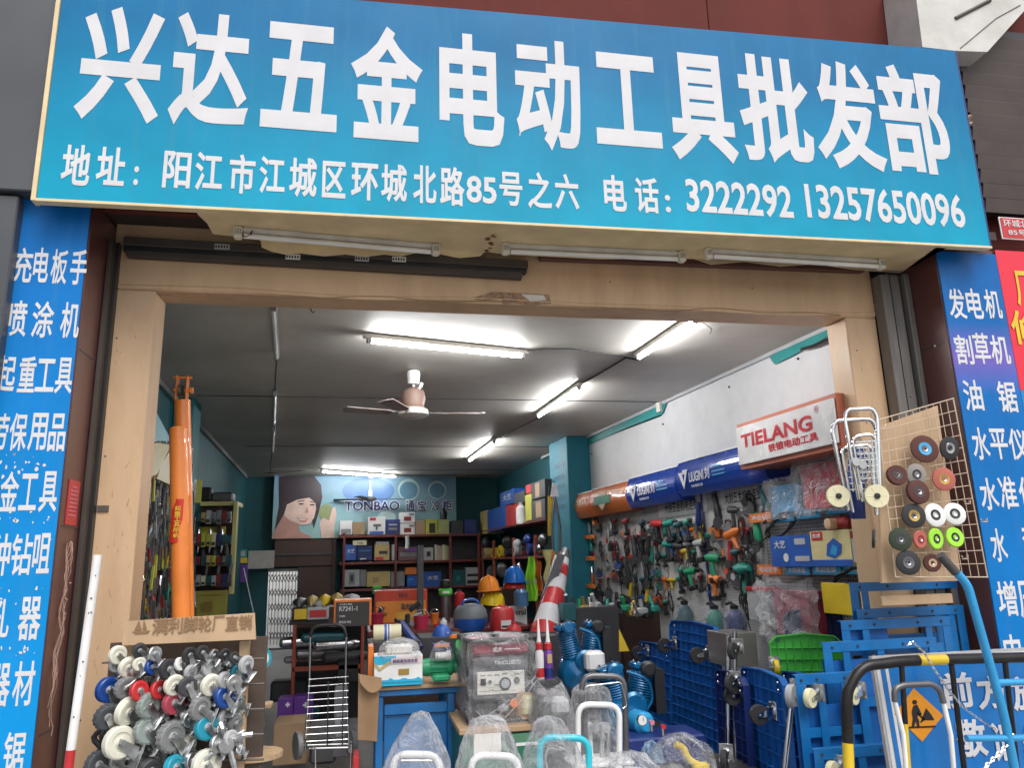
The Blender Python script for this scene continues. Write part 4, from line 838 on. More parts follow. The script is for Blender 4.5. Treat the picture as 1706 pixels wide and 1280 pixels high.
b = MB(); b.surf(lambda i, j: (w*(-.15+1.25*i)+.012*math.sin(j*17), -.03-.05*math.sin(math.pi*i)-.015*math.sin(i*19+j*11), h*(-.1+1.2*j)), 16, 16, 'film'); b.build('plastic_wrap', t)
glyphs([('选品', w*.35, h*.42, w*.6, h*.55)], 'pink', t, Matrix.Translation((0, -.003, 0)))
p = wp(1398, 873, .16); t = thing('sander_spool', 'dark red reel with a tan cap lying on the grey panel', 'reel', p, WR)
MB().lathe([(.02, -.11), (.04, -.09), (.045, 0), (.04, .09), (.02, .11)], 'darkred', ax=(1, 0, 0), n=16).build('reel', t); MB().lathe([(.035, 0), (.035, .07), (.02, .075)], 'tan', c=(0, -.02, 0), ax=(0, -1, 0), n=18).build('cap', t)
for (u, v, sc, lab) in ((1303, 880, 1.3, 'black cable coil on the grey panel above the blue box'), (1420, 968, 1.5, 'black cable coil under the lower blue labels'), (1322, 842, 1.0, 'thin black cable loop beside the cyan folder')):
    put('c', 'wire', sc, wp(u, v, .14), WR+.2, lab, 'cable coils on the grey panel').rotation_euler[1] = 1.2
t, w, h = wcarton(1370, 972, 1420, 1024, .24, .02, 'yellow', 'plain yellow sheet under the grey panel', 'yellow_sheet', 'board')
t, w, h = wcarton(1246, 985, 1280, 1035, .24, .1, 'lightgrey', 'white container with a red lid below the tool wall', 'plastic_container', 'container')
MB().box((w/2, .05, h+.012), (w+.02, .12, .03), 'red', bev=.004).build('lid', t)
t, w, h = wcarton(1290, 985, 1350, 1060, .3, .12, mat('redcase', (.28,.03,.06), .4), 'dark red case wrapped in crinkled clear plastic', 'tool_case', 'case')
b = MB(); b.surf(lambda i, j: (w*(-.35+1.7*i)+.02*math.sin(j*13), -.04-.09*math.sin(math.pi*i)-.02*math.sin(i*23+j*17), h*(-.1+1.35*j)+.02*math.sin(i*15)), 20, 20, 'film_thick'); b.build('plastic_wrap', t)
# pressure washers / fuel guns standing below the tool wall
def pump(u0, v0, u1, v1, m, lab, out=.3):
    p, w, h = wp((u0+u1)/2, v1, out), .16, 0; zt = wp((u0+u1)/2, v0, out).z; h = zt-p.z; t = thing('spray_tank', lab, 'sprayer', p, WR, 'sprayers below the tool wall')
    MB().lathe([(.065, 0), (.075, .02), (.075, h*.6), (.05, h*.78), (.03, h*.85)], m, n=16).build('tank', t); MB().lathe([(.03, h*.85), (.035, h*.95), (.012, h)], 'black', n=12).build('pump_head', t)
    MB().tube([(0, 0, h*.95), (-.05, 0, h*1.05), (-.11, 0, h*1.0)], .013, 'black', 8).build('nozzle', t)
    MB().lathe([(.09, -.0), (.095, h*.5), (.07, h*.85)], 'film', n=14).build('bag', t)
pump(1128, 1000, 1160, 1060, 'tealtool', 'teal spray tank in clear plastic, left of three'); pump(1180, 1008, 1208, 1062, 'makgreen', 'green spray tank in clear plastic, middle of three'); pump(1215, 1008, 1240, 1062, 'navy', 'dark blue spray tank, right of three')
# yellow tube and bolt cutter hanging on the column
p = at(917, 893, 5.2); t = thing('yellow_tube', 'yellow rubber gripped bar hanging beside the column', 'bar', p); MB().cyl((0, 0, 0), (.02, 0, .48), .035, 'yellow', n=12).cyl((.02, 0, .48), (.024, 0, .6), .025, 'black', n=10).build('bar', t)
p = at(927, 905, 5.1); t = thing('bolt_cutter', 'long bolt cutter hanging beside the column, orange handle ends', 'bolt cutter', p)
for sgn in (-1, 1): MB().tube([(sgn*.045, 0, -.1), (sgn*.05, 0, .2), (sgn*.02, 0, .45), (0, 0, .55)], .018, 'gunmetal', 8).build('arm', t); MB().cyl((sgn*.045, 0, -.25), (sgn*.045, 0, -.1), .026, 'orange').build('grip', t)
MB().prism([(-.05, .55), (.05, .55), (.02, .72), (-.02, .72)], -.02, .02, 'steel').build('jaws', t)
p = at(914, 945, 5.1); t = thing('work_glove', 'pale yellow glove hanging under the yellow bar', 'glove', p); b = MB(); b.surf(lambda i, j: ((.05+.02*math.sin(j*8))*math.cos(i*6.283), .03*math.sin(i*6.283), -.2+.4*j), 12, 10, 'paleyellow', wrap=True); b.build('glove', t)
# ================================================================ BACK OF THE SHOP
def bwp(u, v, out): return atp(u, v, bw0+bnor*out, bnor)
def bbox(u0, v0, u1, v1, out):
    cu, cv = (u0+u1)/2, (v0+v1)/2; a, b = bwp(u0, cv, out), bwp(u1, cv, out); t, q = bwp(cu, v0, out), bwp(cu, v1, out)
    return Vector((a.x, a.y, q.z)), (b-a).length, t.z-q.z
def carton(u0, v0, u1, v1, y, m, lab, name='carton', cat='box', grp=None, dep=None, rz=0, back=False, txt=None, tm='letter', bands=(), out=.3, bev=.003, par=None):
    """box that shows in this window; bands = [(x0, z0, x1, z1, material)] in fractions of the face"""
    if back: p, w, h = bbox(u0, v0, u1, v1, out); rz = BANG
    else:
        c, w, h = box_at(u0, v0, u1, v1, y); p = Vector((c.x-w/2*math.cos(rz), c.y-w/2*math.sin(rz), c.z))
    t = thing(name, lab, cat, p, rz, grp); d = dep if dep else min(w*.8, .25)
    MB().box((w/2, d/2, h/2), (w, d, h), m, bev=bev).build('carton', t)
    for i, (x0, z0, x1, z1, bm_) in enumerate(bands): MB().box((w*(x0+x1)/2, -.001*(i+1), h*(z0+z1)/2), (w*(x1-x0), .002, h*(z1-z0)), bm_).build('printed_panel', t)
    if txt:
        glyphs([(s, w*x0, h*z0, w*x1, h*z1) for (s, x0, z0, x1, z1) in txt], tm, t, Matrix.Translation((0, -.002*(len(bands)+1)-.002, 0)), bold=.02)
    return t, w, h
# banner
OB = .22
p, w, h = bbox(455, 794, 760, 896, OB); bn = thing('banner', 'wide pale blue banner with a smiling face and dark lettering on the back wall', 'banner', p, BANG)
m = grad('bannerbg', (.3,.5,.48), (.22,.38,.52), 0, h, .3)
MB().box((w/2, .01, h/2), (w, .012, h), m).build('sheet', bn)
sx = lambda x: (x-285)/(1468-285)*w
sz = lambda y: (445-y)/(445-55)*h
def bp(pts, m_, y, nm='print'): MB().prism([(sx(a), sz(b_)) for a, b_ in pts][::-1], -y, -y+.0015, m_).build(nm, bn)
mat('printblue', (.05,.16,.42), .35); mat('printpale', (.5,.68,.66), .35); mat('hair', (.035,.022,.03), .4); mat('printskin', (.72,.52,.44), .4); mat('printskin2', (.5,.27,.22), .4); mat('printfruit', (.25,.3,.14), .4)
bp([(880+170*math.cos(a*.3), 150+88*math.sin(a*.3)) for a in range(21)], mat('printmid', (.10,.22,.45), .35), .003, 'blue_patch'); bp([(1000+60*math.cos(a*.3), 318+38*math.sin(a*.3)) for a in range(21)], 'printpale', .003, 'pale_patch')
circ = lambda cx, cy, rx, ry, n=22: [(cx+rx*math.cos(2*math.pi*i/n), cy+ry*math.sin(2*math.pi*i/n)) for i in range(n)]
for (cx, cy, r) in ((1145, 140, 72), (1338, 142, 62)): bp(circ(cx, cy, r, r), 'printpale', .003, 'bubble'); bp(circ(cx, cy+6, r*.86, r*.8), mat('bubble2', (.12,.3,.42), .35), .005, 'bubble')
bp([(313, 60), (360, 56), (530, 56), (575, 110), (586, 190), (562, 300), (538, 388), (528, 340), (500, 300), (380, 250), (345, 330), (300, 395), (322, 250)], 'hair', .005, 'hair')
bp([(297, 400), (350, 300), (390, 290), (440, 350), (452, 400), (520, 432), (530, 444), (288, 444)], 'printskin2', .007, 'neck')
bp([(352, 300), (368, 235), (430, 205), (505, 192), (543, 225), (549, 262), (538, 318), (512, 356), (470, 366), (420, 345), (380, 325)], 'printskin', .009, 'face')
for (cx, cy) in ((455, 232), (524, 238)): bp(circ(cx, cy, 17, 5, 10), 'hair', .0115, 'eye')
bp([(430, 214), (470, 208), (478, 213), (432, 220)], 'hair', .0115, 'brow'); bp([(508, 214), (540, 220), (540, 226), (508, 220)], 'hair', .0115, 'brow')
bp([(428, 312), (450, 322), (480, 326), (502, 322), (488, 345), (455, 342)], mat('printlip', (.5,.12,.12), .4), .0115, 'mouth'); bp([(436, 318), (455, 325), (480, 329), (495, 326), (482, 336), (456, 334)], 'white', .0135, 'teeth')
bp([(492, 250), (505, 285), (488, 290), (478, 284)], 'printskin2', .0115, 'nose')
bp([(588, 444), (572, 345), (596, 318), (632, 338), (650, 262), (668, 250), (678, 300), (664, 380), (668, 444)], 'printskin', .006, 'hand'); bp(circ(612, 285, 46, 52), 'printfruit', .005, 'fruit')
halo = [('TONBAO', 722, 1087, 212, 280), ('通', 1120, 1190, 208, 284), ('宝', 1199, 1268, 208, 284), ('冷', 1295, 1362, 208, 284), ('柜', 1368, 1440, 208, 284)]
glyphs([(t_, sx(a), sz(d), sx(b_), sz(c_)) for t_, a, b_, c_, d in halo], 'white', bn, Matrix.Translation((0, -.012, 0)), name='character', bold=.075)
glyphs([(t_, sx(a+5), sz(d-4), sx(b_-5), sz(c_+4)) for t_, a, b_, c_, d in halo], 'navy', bn, Matrix.Translation((0, -.02, 0)), name='character', bold=.02)
# dark wooden screen with the grille doorway
sc_ = thing('wooden_screen', 'dark brown wooden screen around the bright grille doorway', 'screen', bw0)
def bpart(u0, v0, u1, v1, out, dep, m, nm, par):
    p, w, h = bbox(u0, v0, u1, v1, out); X = Matrix.Translation(p-par.location) @ rotz(BANG); b = MB(X); b.box((w/2, dep/2, h/2), (w, dep, h), m, bev=.004); return b.build(nm, par)
bpart(457, 899, 557, 944, .2, .12, 'brownwood', 'upper_panel', sc_); bpart(456, 922, 558, 926, .22, .02, 'dark', 'rail', sc_); bpart(498, 945, 557, 1075, .2, .1, 'brownwood', 'side_panel', sc_)
bpart(494, 945, 499, 1075, .22, .03, 'dark', 'rail', sc_); bpart(552, 899, 558, 1075, .22, .03, 'brownwood', 'post', sc_)
gr_ = thing('grille_gate', 'folding steel grille gate across the bright back doorway', 'gate', bw0)
for i in range(10): bpart(447+i*5.4, 952, 448+i*5.4, 1075, .03, .012, 'dark', 'bar', gr_)
mb = MB()
for i in range(9):
    for j in range(5):
        for s_ in (0, 1):
            a = bwp(448+i*5.4, 958+j*24+s_*12, .045); b_ = bwp(448+(i+1)*5.4, 958+j*24+(1-s_)*12, .045); mb.tube([tuple(a-bw0), tuple(b_-bw0)], .006, 'dark', 4)
mb.build('lattice', gr_)
bpart(446, 948, 498, 953, .05, .04, 'lightgrey', 'header', gr_)
# board and small boxes on the left part of the back wall
t, w, h = carton(413, 918, 457, 948, 0, mat('whiteboard', (.42,.4,.36), .5, dirt=.3), 'scuffed whitish panel hanging left of the grille doorway', 'wall_panel', 'panel', back=True, out=.3, dep=.06)
carton(385, 916, 411, 930, 0, 'makgreen', 'pale green box on a yellow one beside the scuffed panel', back=True, out=.3, bands=[(.1, .2, .9, .8, 'lightgrey')]); carton(381, 930, 412, 939, 0, 'yellow', 'low yellow box under the pale green one', back=True, out=.3)
carton(400, 941, 413, 971, 0, 'purple', 'hanging strip of purple packets left of the grille', 'packet_strip', 'packets', back=True, out=.3, dep=.02)
b = MB(); b.tube([tuple(at(406, 948, 8.8)), tuple(at(422, 1020, 8.0))], .009, 'white', 6); b.build('thin_rod', label='thin white rod leaning below the purple packets', cat='rod')
# shelving
OS = .55
sh = thing('shelving_unit', 'maroon steel shelving along the back wall below the banner', 'shelf', bw0)
for (v) in (891, 935, 979): bpart(566, v, 802, v+4, OS, .5, 'shelfred', 'shelf', sh)
for u in (570, 657, 749, 797): bpart(u, 888, u+4, 1060, OS+.01, .03, 'shelfred', 'post', sh)
bpart(566, 890, 802, 1060, .08, .02, 'dark', 'back_sheet', sh)
O = OS
items = [
 (566,868,587,891,'white','white box with a grey foot, leftmost on the top back shelf',[(.1,.05,.9,.4,'grey')]),(588,870,608,891,'cardboard','plain tan carton on the top back shelf',[]),
 (613,862,642,891,'white','white box with a printed drill on the top back shelf',[(.1,.0,.9,.18,'blue'),(.1,.8,.45,.97,'red'),(.3,.45,.75,.6,'gunmetal'),(.45,.25,.55,.5,'tealtool')]),
 (643,866,666,891,'navy','navy box with fine print on the top back shelf',[(.2,.6,.8,.7,'lightgrey'),(.2,.3,.8,.45,'grey')]),
 (667,873,691,891,'white','white and red box below its twin on the top back shelf',[(.25,.2,.75,.6,'darkred'),(.6,.7,.95,.9,'grey')]),(667,854,691,872,'white','white and red box lying on its twin, top back shelf',[(.25,.2,.75,.6,'darkred'),(.6,.7,.95,.9,'grey')]),
 (692,868,708,891,'cardboard','narrow brown carton beside the yellow boxes on the back shelf',[]),(709,866,729,891,mat('boxlime', (.5,.5,.06), .5),'yellow box with a tilted black label on the top back shelf',[(.3,.1,.8,.75,'black')]),(730,866,748,891,mat('boxlime2', (.42,.46,.18), .5),'dull lime box at the right of the yellow box',[]),
 (752,868,772,891,'dark','dark carton near the right end of the top back shelf',[]),(774,866,794,891,'navy','dark blue carton at the right end of the top back shelf',[]),
 (571,908,594,934,'blue','bright blue box leftmost on the middle back shelf',[]),(595,911,620,934,'navy','navy box second on the middle back shelf',[(.1,.65,.9,.72,'skyblue'),(.2,.05,.6,.15,'white')]),
 (624,908,649,934,mat('boxtan', (.5,.38,.15), .55),'tan box with a printed gun on the middle back shelf',[(.05,.0,.6,.2,'red'),(.3,.4,.85,.6,'dark')]),(626,903,648,908,'lightgrey','flat box on the tan box on the middle back shelf',[]),
 (653,908,659,934,'lightgrey','thin grey box upright on the middle back shelf',[]),(663,912,698,934,mat('boxplum', (.18,.08,.1), .5),'dull plum packet on the middle back shelf',[(.1,.3,.9,.6,'grey')]),(706,913,722,934,'lightgrey','grey box with a black mark on the middle back shelf',[(.3,.3,.7,.7,'black')]),
 (573,950,599,978,'lightgrey','white box with a printed stand on the lower back shelf',[(.3,.1,.7,.85,'grey'),(.4,.3,.6,.7,'dark')]),(600,950,610,978,'grey','grey box end on the lower back shelf',[]),(611,953,650,978,'boxtan','wide tan box with an orange print on the lower back shelf',[(.25,.25,.5,.65,'cardboard')]),
 (651,953,674,978,'grey','grey brown carton on the lower back shelf',[]),(675,946,694,958,'orange','small orange box over the blue one on the lower back shelf',[]),(678,960,699,978,'blue','small blue box under the orange one on the lower back shelf',[(.1,.6,.5,.75,'skyblue')]),
 (702,953,735,978,'blue','large blue box with white characters on the lower back shelf',[]),(754,950,775,976,'tealtool','dark green box right of the middle on the lower back shelf',[(.3,.3,.6,.6,'makgreen')]),(776,946,800,976,'lightgrey','grey patterned box at the right end of the lower back shelf',[(.1,.1,.9,.3,'black'),(.1,.5,.9,.65,'black')])]
for (u0, v0, u1, v1, m, lab, bands) in items:
    txt = [('大艺', .3, .45, .85, .72)] if m == 'blue' and u1-u0 > 21 else None
    carton(u0, v0, u1, v1, 0, m, lab, back=True, out=O-.03, bands=bands, txt=txt, grp='boxes on the back shelves')
for k in range(6): carton(724+k*4.4, 908+(k % 3), 727.8+k*4.4, 934, 0, ['cream', 'lightgrey', 'boxtan', 'paper', 'boxlime2', 'grey'][k], f'{NW[k]} of six thin upright packets on the middle back shelf', 'packet', 'packet', back=True, out=O-.05, grp='thin packets on the back shelf', bev=0)
carton(588, 901, 611, 909, 0, 'cream', 'small white number plate leaning on the middle shelf boxes', 'plate', 'plate', back=True, out=O+.05, dep=.01, txt=[('112', .35, .25, .7, .75)], tm='black')
carton(621, 977, 636, 990, 0, 'limegreen', 'small green box below the lower back shelf', back=True, out=O, bands=[(.2, .3, .8, .6, 'lightgrey')])
p, w, h = bbox(734, 846, 746, 866, O-.1); t = thing('dark_pot', 'black pot standing on the lime box on the back shelf', 'pot', p+Vector((w/2, .1, 0))); MB().lathe([(w*.45, 0), (w*.5, h*.6), (w*.3, h*.8), (w*.15, h)], 'black').build('pot', t)
p = bwp(678, 905, O+.1); t = thing('hand_tool', 'white handled tool with purple blade hanging on the back shelf', 'tool', p, BANG); MB().tube([(0, 0, .12), (.01, 0, 0), (0, 0, -.1)], .035, 'white').build('handle', t); MB().box((.12, 0, -.12), (.28, .03, .05), 'purple').build('blade', t)
# right hand shelves beyond the column
def rbox(u0, v0, u1, v1, out):
    s1_, _ = ws(u0, (v0+v1)/2, out); s0_, _ = ws(u1, (v0+v1)/2, out); cu = (u0+u1)/2; zt = ws(cu, v0, out)[1]; zb = ws(cu, v1, out)[1]; return s1_, s0_, zt, zb
def rcart(u0, v0, u1, v1, m, lab, bands=(), out=.42, txt=None, dep=.3, grp='goods on the right hand shelves', name='carton', cat='box'):
    s1_, s0_, zt, zb = rbox(u0, v0, u1, v1, out); w, h = s1_-s0_, zt-zb; t = thing(name, lab, cat, wpos(s1_, zb, out), WR, grp)
    MB().box((w/2, dep/2, h/2), (w, dep, h), m, bev=.003).build('carton', t)
    for i, (x0, z0, x1, z1, bm_) in enumerate(bands): MB().box((w*(x0+x1)/2, -.001*(i+1), h*(z0+z1)/2), (w*(x1-x0), .002, h*(z1-z0)), bm_).build('printed_panel', t)
    if txt: glyphs([(s, w*x0, h*z0, w*x1, h*z1) for (s, x0, z0, x1, z1) in txt], 'letter', t, Matrix.Translation((0, -.008, 0)), bold=.02)
rs = thing('shelving_unit', 'red brown shelves along the right wall between column and back wall', 'shelf', (0, 0, 0))
for (va, vb) in ((886, 862), (934, 922), (985, 985), (1030, 1040)):
    z = (wp(805, va, .42).z+wp(905, vb, .42).z)/2; s1_ = ws(800, va, .42)[0]; s0_ = ws(908, vb, .42)[0]
    MB(WX).box(((s1_+s0_)/2, .21, z-.015), (s1_-s0_, .42, .03), 'shelfred', bev=.003).build('shelf', rs)
for u in (803, 822, 855, 892):
    s = ws(u, 930, .42)[0]; MB(WX).box((s, .41, .95), (.04, .04, 1.9), mat('shelfbrick', (.3,.06,.03), .45)).build('post', rs)
for a in [(800,852,812,890,'boxtan','slim tan box at the far end of the top right shelf'),(812,850,822,886,'blue','blue box second on the top right shelf'),(822,846,834,884,'blue','tall blue box third on the top right shelf'),(833,818,856,842,'blue','blue box with white characters stacked upper on the right shelf'),(833,843,843,880,'blue','blue box under the lettered blue box, right shelf'),
  (856,820,874,839,'dark','dark box with small white print on the right shelf'),(843,842,853,878,'red','first of two red packs on the right shelf'),(853,841,864,876,'red','second of two red packs on the right shelf'),(875,824,886,868,'boxlime','yellow striped upright pack on the right shelf'),(876,808,884,822,'red','small red pack on the yellow pack, right shelf')]:
    rcart(*a, txt=[('大艺', .25, .3, .85, .75)] if a[0] == 833 and a[1] == 818 else None)
rcart(885, 802, 908, 831, 'dark', 'upper of two black and tan striped boxes at the shelf end', [(.3, .1, .6, .9, 'cardboard')]); rcart(885, 833, 908, 866, 'dark', 'lower of two black and tan striped boxes at the shelf end', [(.35, .1, .75, .9, 'cardboard')])
p = wp(869, 874, .42); t = thing('white_jug', 'white jug with a grey cap on the right shelf', 'jug', p); bottlish(t, 'white', 'lightgrey', .08, .32)
for i, (u, m, r_) in enumerate(((812,'boxtan',.1),(826,'yellow',.09),(838,'yellow',.1),(848,'black',.07),(862,'lightgrey',.09),(874,'steel',.09),(886,'navy',.08),(898,'gunmetal',.08))):
    p = wp(u, 933-(u-805)*.1, .36); t = thing('tape_roll', f'{NW[i]} roll from the back on the second right shelf', 'roll', p+Vector((0, 0, r_)), WR, 'rolls and bundles on the right shelf')
    MB().lathe([(r_*.4, -.06), (r_, -.06), (r_, .06), (r_*.4, .06)], m, ax=(0, 1, 0)).build('roll', t); MB().lathe([(r_*.4, -.062), (r_*.4, .062)], 'dark', ax=(0, 1, 0)).build('core', t)
for i, (u, v, m, s_) in enumerate(((845, 905, 'black', .1), (862, 908, 'lightgrey', .08), (880, 900, 'navy', .08), (810, 905, 'dark', .1), (868, 945, 'steel', .08), (820, 955, 'dark', .12), (838, 950, 'gunmetal', .12), (800, 960, 'grey', .1), (905, 900, 'gunmetal', .08), (900, 915, 'steel', .06))):
    p = wp(u, v, .36); t = thing('bundle', f'{NW[i]} dim wrapped bundle among the right shelves', 'bundle', p, WR, 'wrapped bundles on the right shelves')
    rr = random.Random(i); MB().surf(lambda a, b_: (s_*(1+.2*math.sin(a*19+i)+.15*math.sin(b_*11+i))*math.cos(a*6.283)*math.sin(math.pi*b_), s_*.9*math.sin(a*6.283)*math.sin(math.pi*b_), -s_*math.cos(math.pi*b_)*1.1), 16, 10, m, wrap=True).build('wrap', t)
# left hand interior: wall pillar, rack and tool display
def lp(u, v, out): return atp(u, v, lw0+lnor*out, lnor)
LX = Matrix.Translation(lw0) @ rotz(LANG)     # x along the wall into the shop, y outward to the left, z up
def ls(u, v, out): q = lp(u, v, out); return (q-lw0).dot(ldir), q.z
sa = ls(322, 700, .18)[0]; MB(LX).box((sa+.2, -.09, CZ/2), (.4, .18, CZ), 'teal', bev=.01).build('wall_column', label='dark teal column on the left wall behind the orange crane', cat='column')
b = MB(LX); b.box((3.2, -.02, CZ-.03), (8, .04, .05), 'grey'); b.build('cornice', kind='structure')
# fan shaped packs hanging near the frame
for (pts, m, lab) in (([(246,662),(262,690),(286,735),(262,735),(240,745)], mat('packcyan', (.25,.5,.55), .4), 'pale blue pack corner hanging high on the left wall'),
   ([(240,745),(262,738),(285,742),(262,790),(240,800)], mat('packcream', (.55,.48,.25), .45), 'upper cream pack with a blue band hanging on the left wall'),
   ([(268,775),(290,742),(305,760),(310,775),(292,812),(262,798)], 'packcream', 'lower cream pack hanging beside the orange crane')):
    q = [lp(u, v, .25) for u, v in pts]; c = sum(q, Vector())/len(q); t = thing('hanging_pack', lab, 'pack', c); n = len(q)
    b = MB(); vs = [tuple(a-c) for a in q]+[tuple(a-c-lnor*.02) for a in q]; b.add(vs, [list(range(n)), list(range(2*n-1, n-1, -1))]+[[i, (i+1) % n, n+(i+1) % n, n+i] for i in range(n)], m); b.build('pack', t)
rng = random.Random(12)
tb = thing('tool_display', 'crowded display of hanging chrome tools on the left wall inside the frame', 'tool display', lw0)
for k in range(5): MB(Matrix.Rotation(LANG, 4, 'Z')).box((-2.0+k*.62, -.02, 1.5), (.6, .03, 1.6), 'grey').build('panel', tb)
cols = ['steel', 'chrome', 'zinc', 'gunmetal', 'dark', 'chrome', 'yellow', 'steel', 'black', 'red', 'zinc', 'green', 'brass']
protoL = []
def lt(kind, m):
    t = thing('hand_tool', 'x', 'tool', (0, 0, -50))
    if kind == 0: MB().tube([(0, 0, .0), (0, 0, -.16)], .008, m, 6).ball((0, 0, -.17), .018, m).build('shaft', t); MB().tube([(0, 0, .0), (0, 0, .07)], .014, m if m != 'chrome' else 'red').build('grip', t)
    elif kind == 1: MB().prism([(-.012, -.1), (.012, -.1), (.02, .05), (.03, .09), (.01, .08), (0, .06), (-.01, .08), (-.03, .09), (-.02, .05)], -.004, .004, m).build('spanner', t)
    elif kind == 2: pliers(t, m)
    else: MB().box((0, 0, 0), (.07, .012, .12), m, bev=.002).build('card', t); MB().lathe([(.012, -.05), (.012, .04)], 'chrome', c=(0, -.014, 0), n=8).build('bit', t)
    return t
kinds = [(k, m) for k in range(4) for m in cols]; cache = {}
KN = ['screwdriver', 'spanner', 'pliers', 'carded bit']
cnt = 0
for row in range(11):
    v = 765+row*26
    for c_ in range(8):
        u = 205+c_*16+rng.uniform(-5, 5); 
        if u > 325 or u < 200: continue
        kind = rng.choice([0, 1, 1, 2, 3, 0]); m = rng.choice(cols); p = lp(u, v+rng.uniform(-6, 6), rng.uniform(.08, .2)); lab = f"{ {'steel':'steel','chrome':'bright chrome','zinc':'dull zinc','gunmetal':'dark steel','dark':'charcoal','yellow':'yellow','black':'black','red':'red','green':'green','brass':'brass'}[m]} {KN[kind]}, {NW[c_]} across in {NW[row]} row of the left wall tools"
        if (kind, m) in cache: t = dup(cache[(kind, m)], p, None, lab)
        else: t = lt(kind, m); cache[(kind, m)] = t; t.location = p; t['label'] = lab
        t['group'] = 'hand tools hanging on the left wall'; t.rotation_euler = (rng.uniform(-.1, .1), rng.uniform(-.25, .25), LANG+rng.uniform(-.5, .9)); s_ = rng.uniform(.8, 1.35); t.scale = (s_, s_, s_*1.15)
# dark rack behind the crane
rk = thing('display_rack', 'dark rack of hanging stock behind the orange crane', 'rack', (0, 0, 0))
def rp_(u0, v0, u1, v1, y, d, m, nm, par=rk):
    c, w, h = box_at(u0, v0, u1, v1, y); return MB().box((c.x, c.y+d/2, c.z+h/2), (w, d, h), m, bev=.003).build(nm, par)
rp_(322, 845, 385, 990, 5.3, .3, 'brownwood', 'back_panel'); rp_(325, 836, 396, 843, 5.2, .4, 'paleyellow', 'shelf'); rp_(330, 878, 374, 890, 5.2, .2, 'boxlime', 'label_strip'); rp_(385, 836, 392, 990, 5.15, .1, 'paleyellow', 'side_strip'); rp_(360, 845, 366, 960, 5.15, .05, 'brownwood', 'post')
for i, (u0, v0, u1, v1, m, lab) in enumerate(((328, 812, 352, 836, 'black', 'black round case on the dark rack top'), (352, 820, 388, 836, 'gunmetal', 'dark flat case on the dark rack top'))): carton(u0, v0, u1, v1, 5.2, m, lab, bev=.02)
carton(312, 985, 378, 1030, 4.6, mat('olive', (.34,.3,.05), .5), 'olive yellow board with a faint emblem behind the wooden caster sign', 'yellow_board', 'board', dep=.03, bands=[(.1, .8, .9, .86, 'brass'), (.35, .2, .65, .6, 'brass')])
for i in range(9):
    u = 330+i*6.5; p = at(u, 900+(i % 3)*22, 5.1); t = thing('hanging_chain_tool', f'{NW[i]} dull hanging tool on the dark rack', 'tool', p, 0, 'tools on the dark rack'); MB().tube([(0, 0, .12), (.01, 0, 0), (0, 0, -.14)], [.012, .03, .014], ['steel', 'dark', 'gunmetal'][i % 3]).build('tool', t)
rr5 = random.Random(55)
for r_i, v in enumerate((862, 900, 935, 968)):
    for i in range(7):
        u = 326+i*8.6; hh_ = rr5.uniform(14, 24); m = rr5.choice(['boxlime', 'gunmetal', 'lightgrey', 'tealtool', 'boxtan', 'steel', 'darkred', 'grey', 'cream', 'navy'])
        carton(u, v-hh_/2, u+7.4, v+hh_/2, 4.95, m, f"{NW[i]} small packet in the {NW[r_i]} row of the dark rack", 'packet', 'packet', dep=.05, grp='packets on the dark rack', bands=[(.1, .1, .9, .35, 'dark')])
carton(310, 800, 336, 838, 4.2, 'boxlime', 'yellow green pack beside the orange crane', 'hanging_pack', 'pack', dep=.02, rz=.3)
# ================================================================ MIDDLE OF THE SHOP
def block(u0, v0, u1, v1, y, d, m, nm, par, bev=.004):
    c, w, h = box_at(u0, v0, u1, v1, y); L_ = par.location; return MB().box((c.x-L_.x, c.y+d/2-L_.y, c.z+h/2-L_.z), (w, d, h), m, bev=bev).build(nm, par)
ct = thing('display_counter', 'dark counter carrying helmets, buckets and a blue kettle drum', 'counter', (0, 0, 0))
c, w, h = box_at(612, 1048, 880, 1060, 3.4); zc = c.z+h
MB().box((c.x, 4.1, zc-.02), (w, 1.4, .04), 'shelfred', bev=.004).build('top', ct); MB().box((c.x, 4.1, (zc-.04)/2), (w-.1, 1.3, zc-.042), 'brownwood').build('body', ct)
def top_at(u, y): q = at(u, 1000, y); return Vector((q.x, y, zc))
def stand(u0, v0, u1, v1, y): c, w, h = box_at(u0, v0, u1, v1, y); return c, w, h
# tiger box, R box
t, w, h = carton(624, 984, 712, 1040, 3.9, mat('tigerred', (.55,.05,.02), .4), 'wide red and orange carton with an animal roundel on the counter', dep=.35, bands=[(.03, .05, .97, .68, mat('tigeror', (.75,.25,.03), .4)), (.4, .1, .95, .35, mat('tigeryel', (.7,.4,.05), .4))], txt=[('猛虎电瓶', .5, .42, .8, .6), ('电动工具', .45, .8, .62, .92)], tm='dark')
b = MB(Matrix.Translation((w*.17, -.008, h*.38)))
for k in range(6): b.tube([(.02*(1+k*.35)*math.cos(a*.6), 0, .018*(1+k*.35)*math.sin(a*.6)) for a in range(2+k % 2, 11-k % 3)], .003, 'dark', 4)
b.build('roundel', t)
t, w, h = carton(556, 1000, 619, 1044, 2.6, 'orange', 'dark carton with an orange edge and white code lettering', dep=.3, bands=[(.05, .0, .94, .92, mat('boxcoal', (.05,.045,.045), .5))], txt=[('R7241-1', .14, .58, .62, .76), ('大功率工具箱', .14, .8, .48, .87), ('升级款', .14, .36, .3, .43), ('锂电池 充电', .14, .12, .46, .22)])
block(590, 1004, 612, 1030, 2.58, .004, 'dark', 'picture', t) if False else None
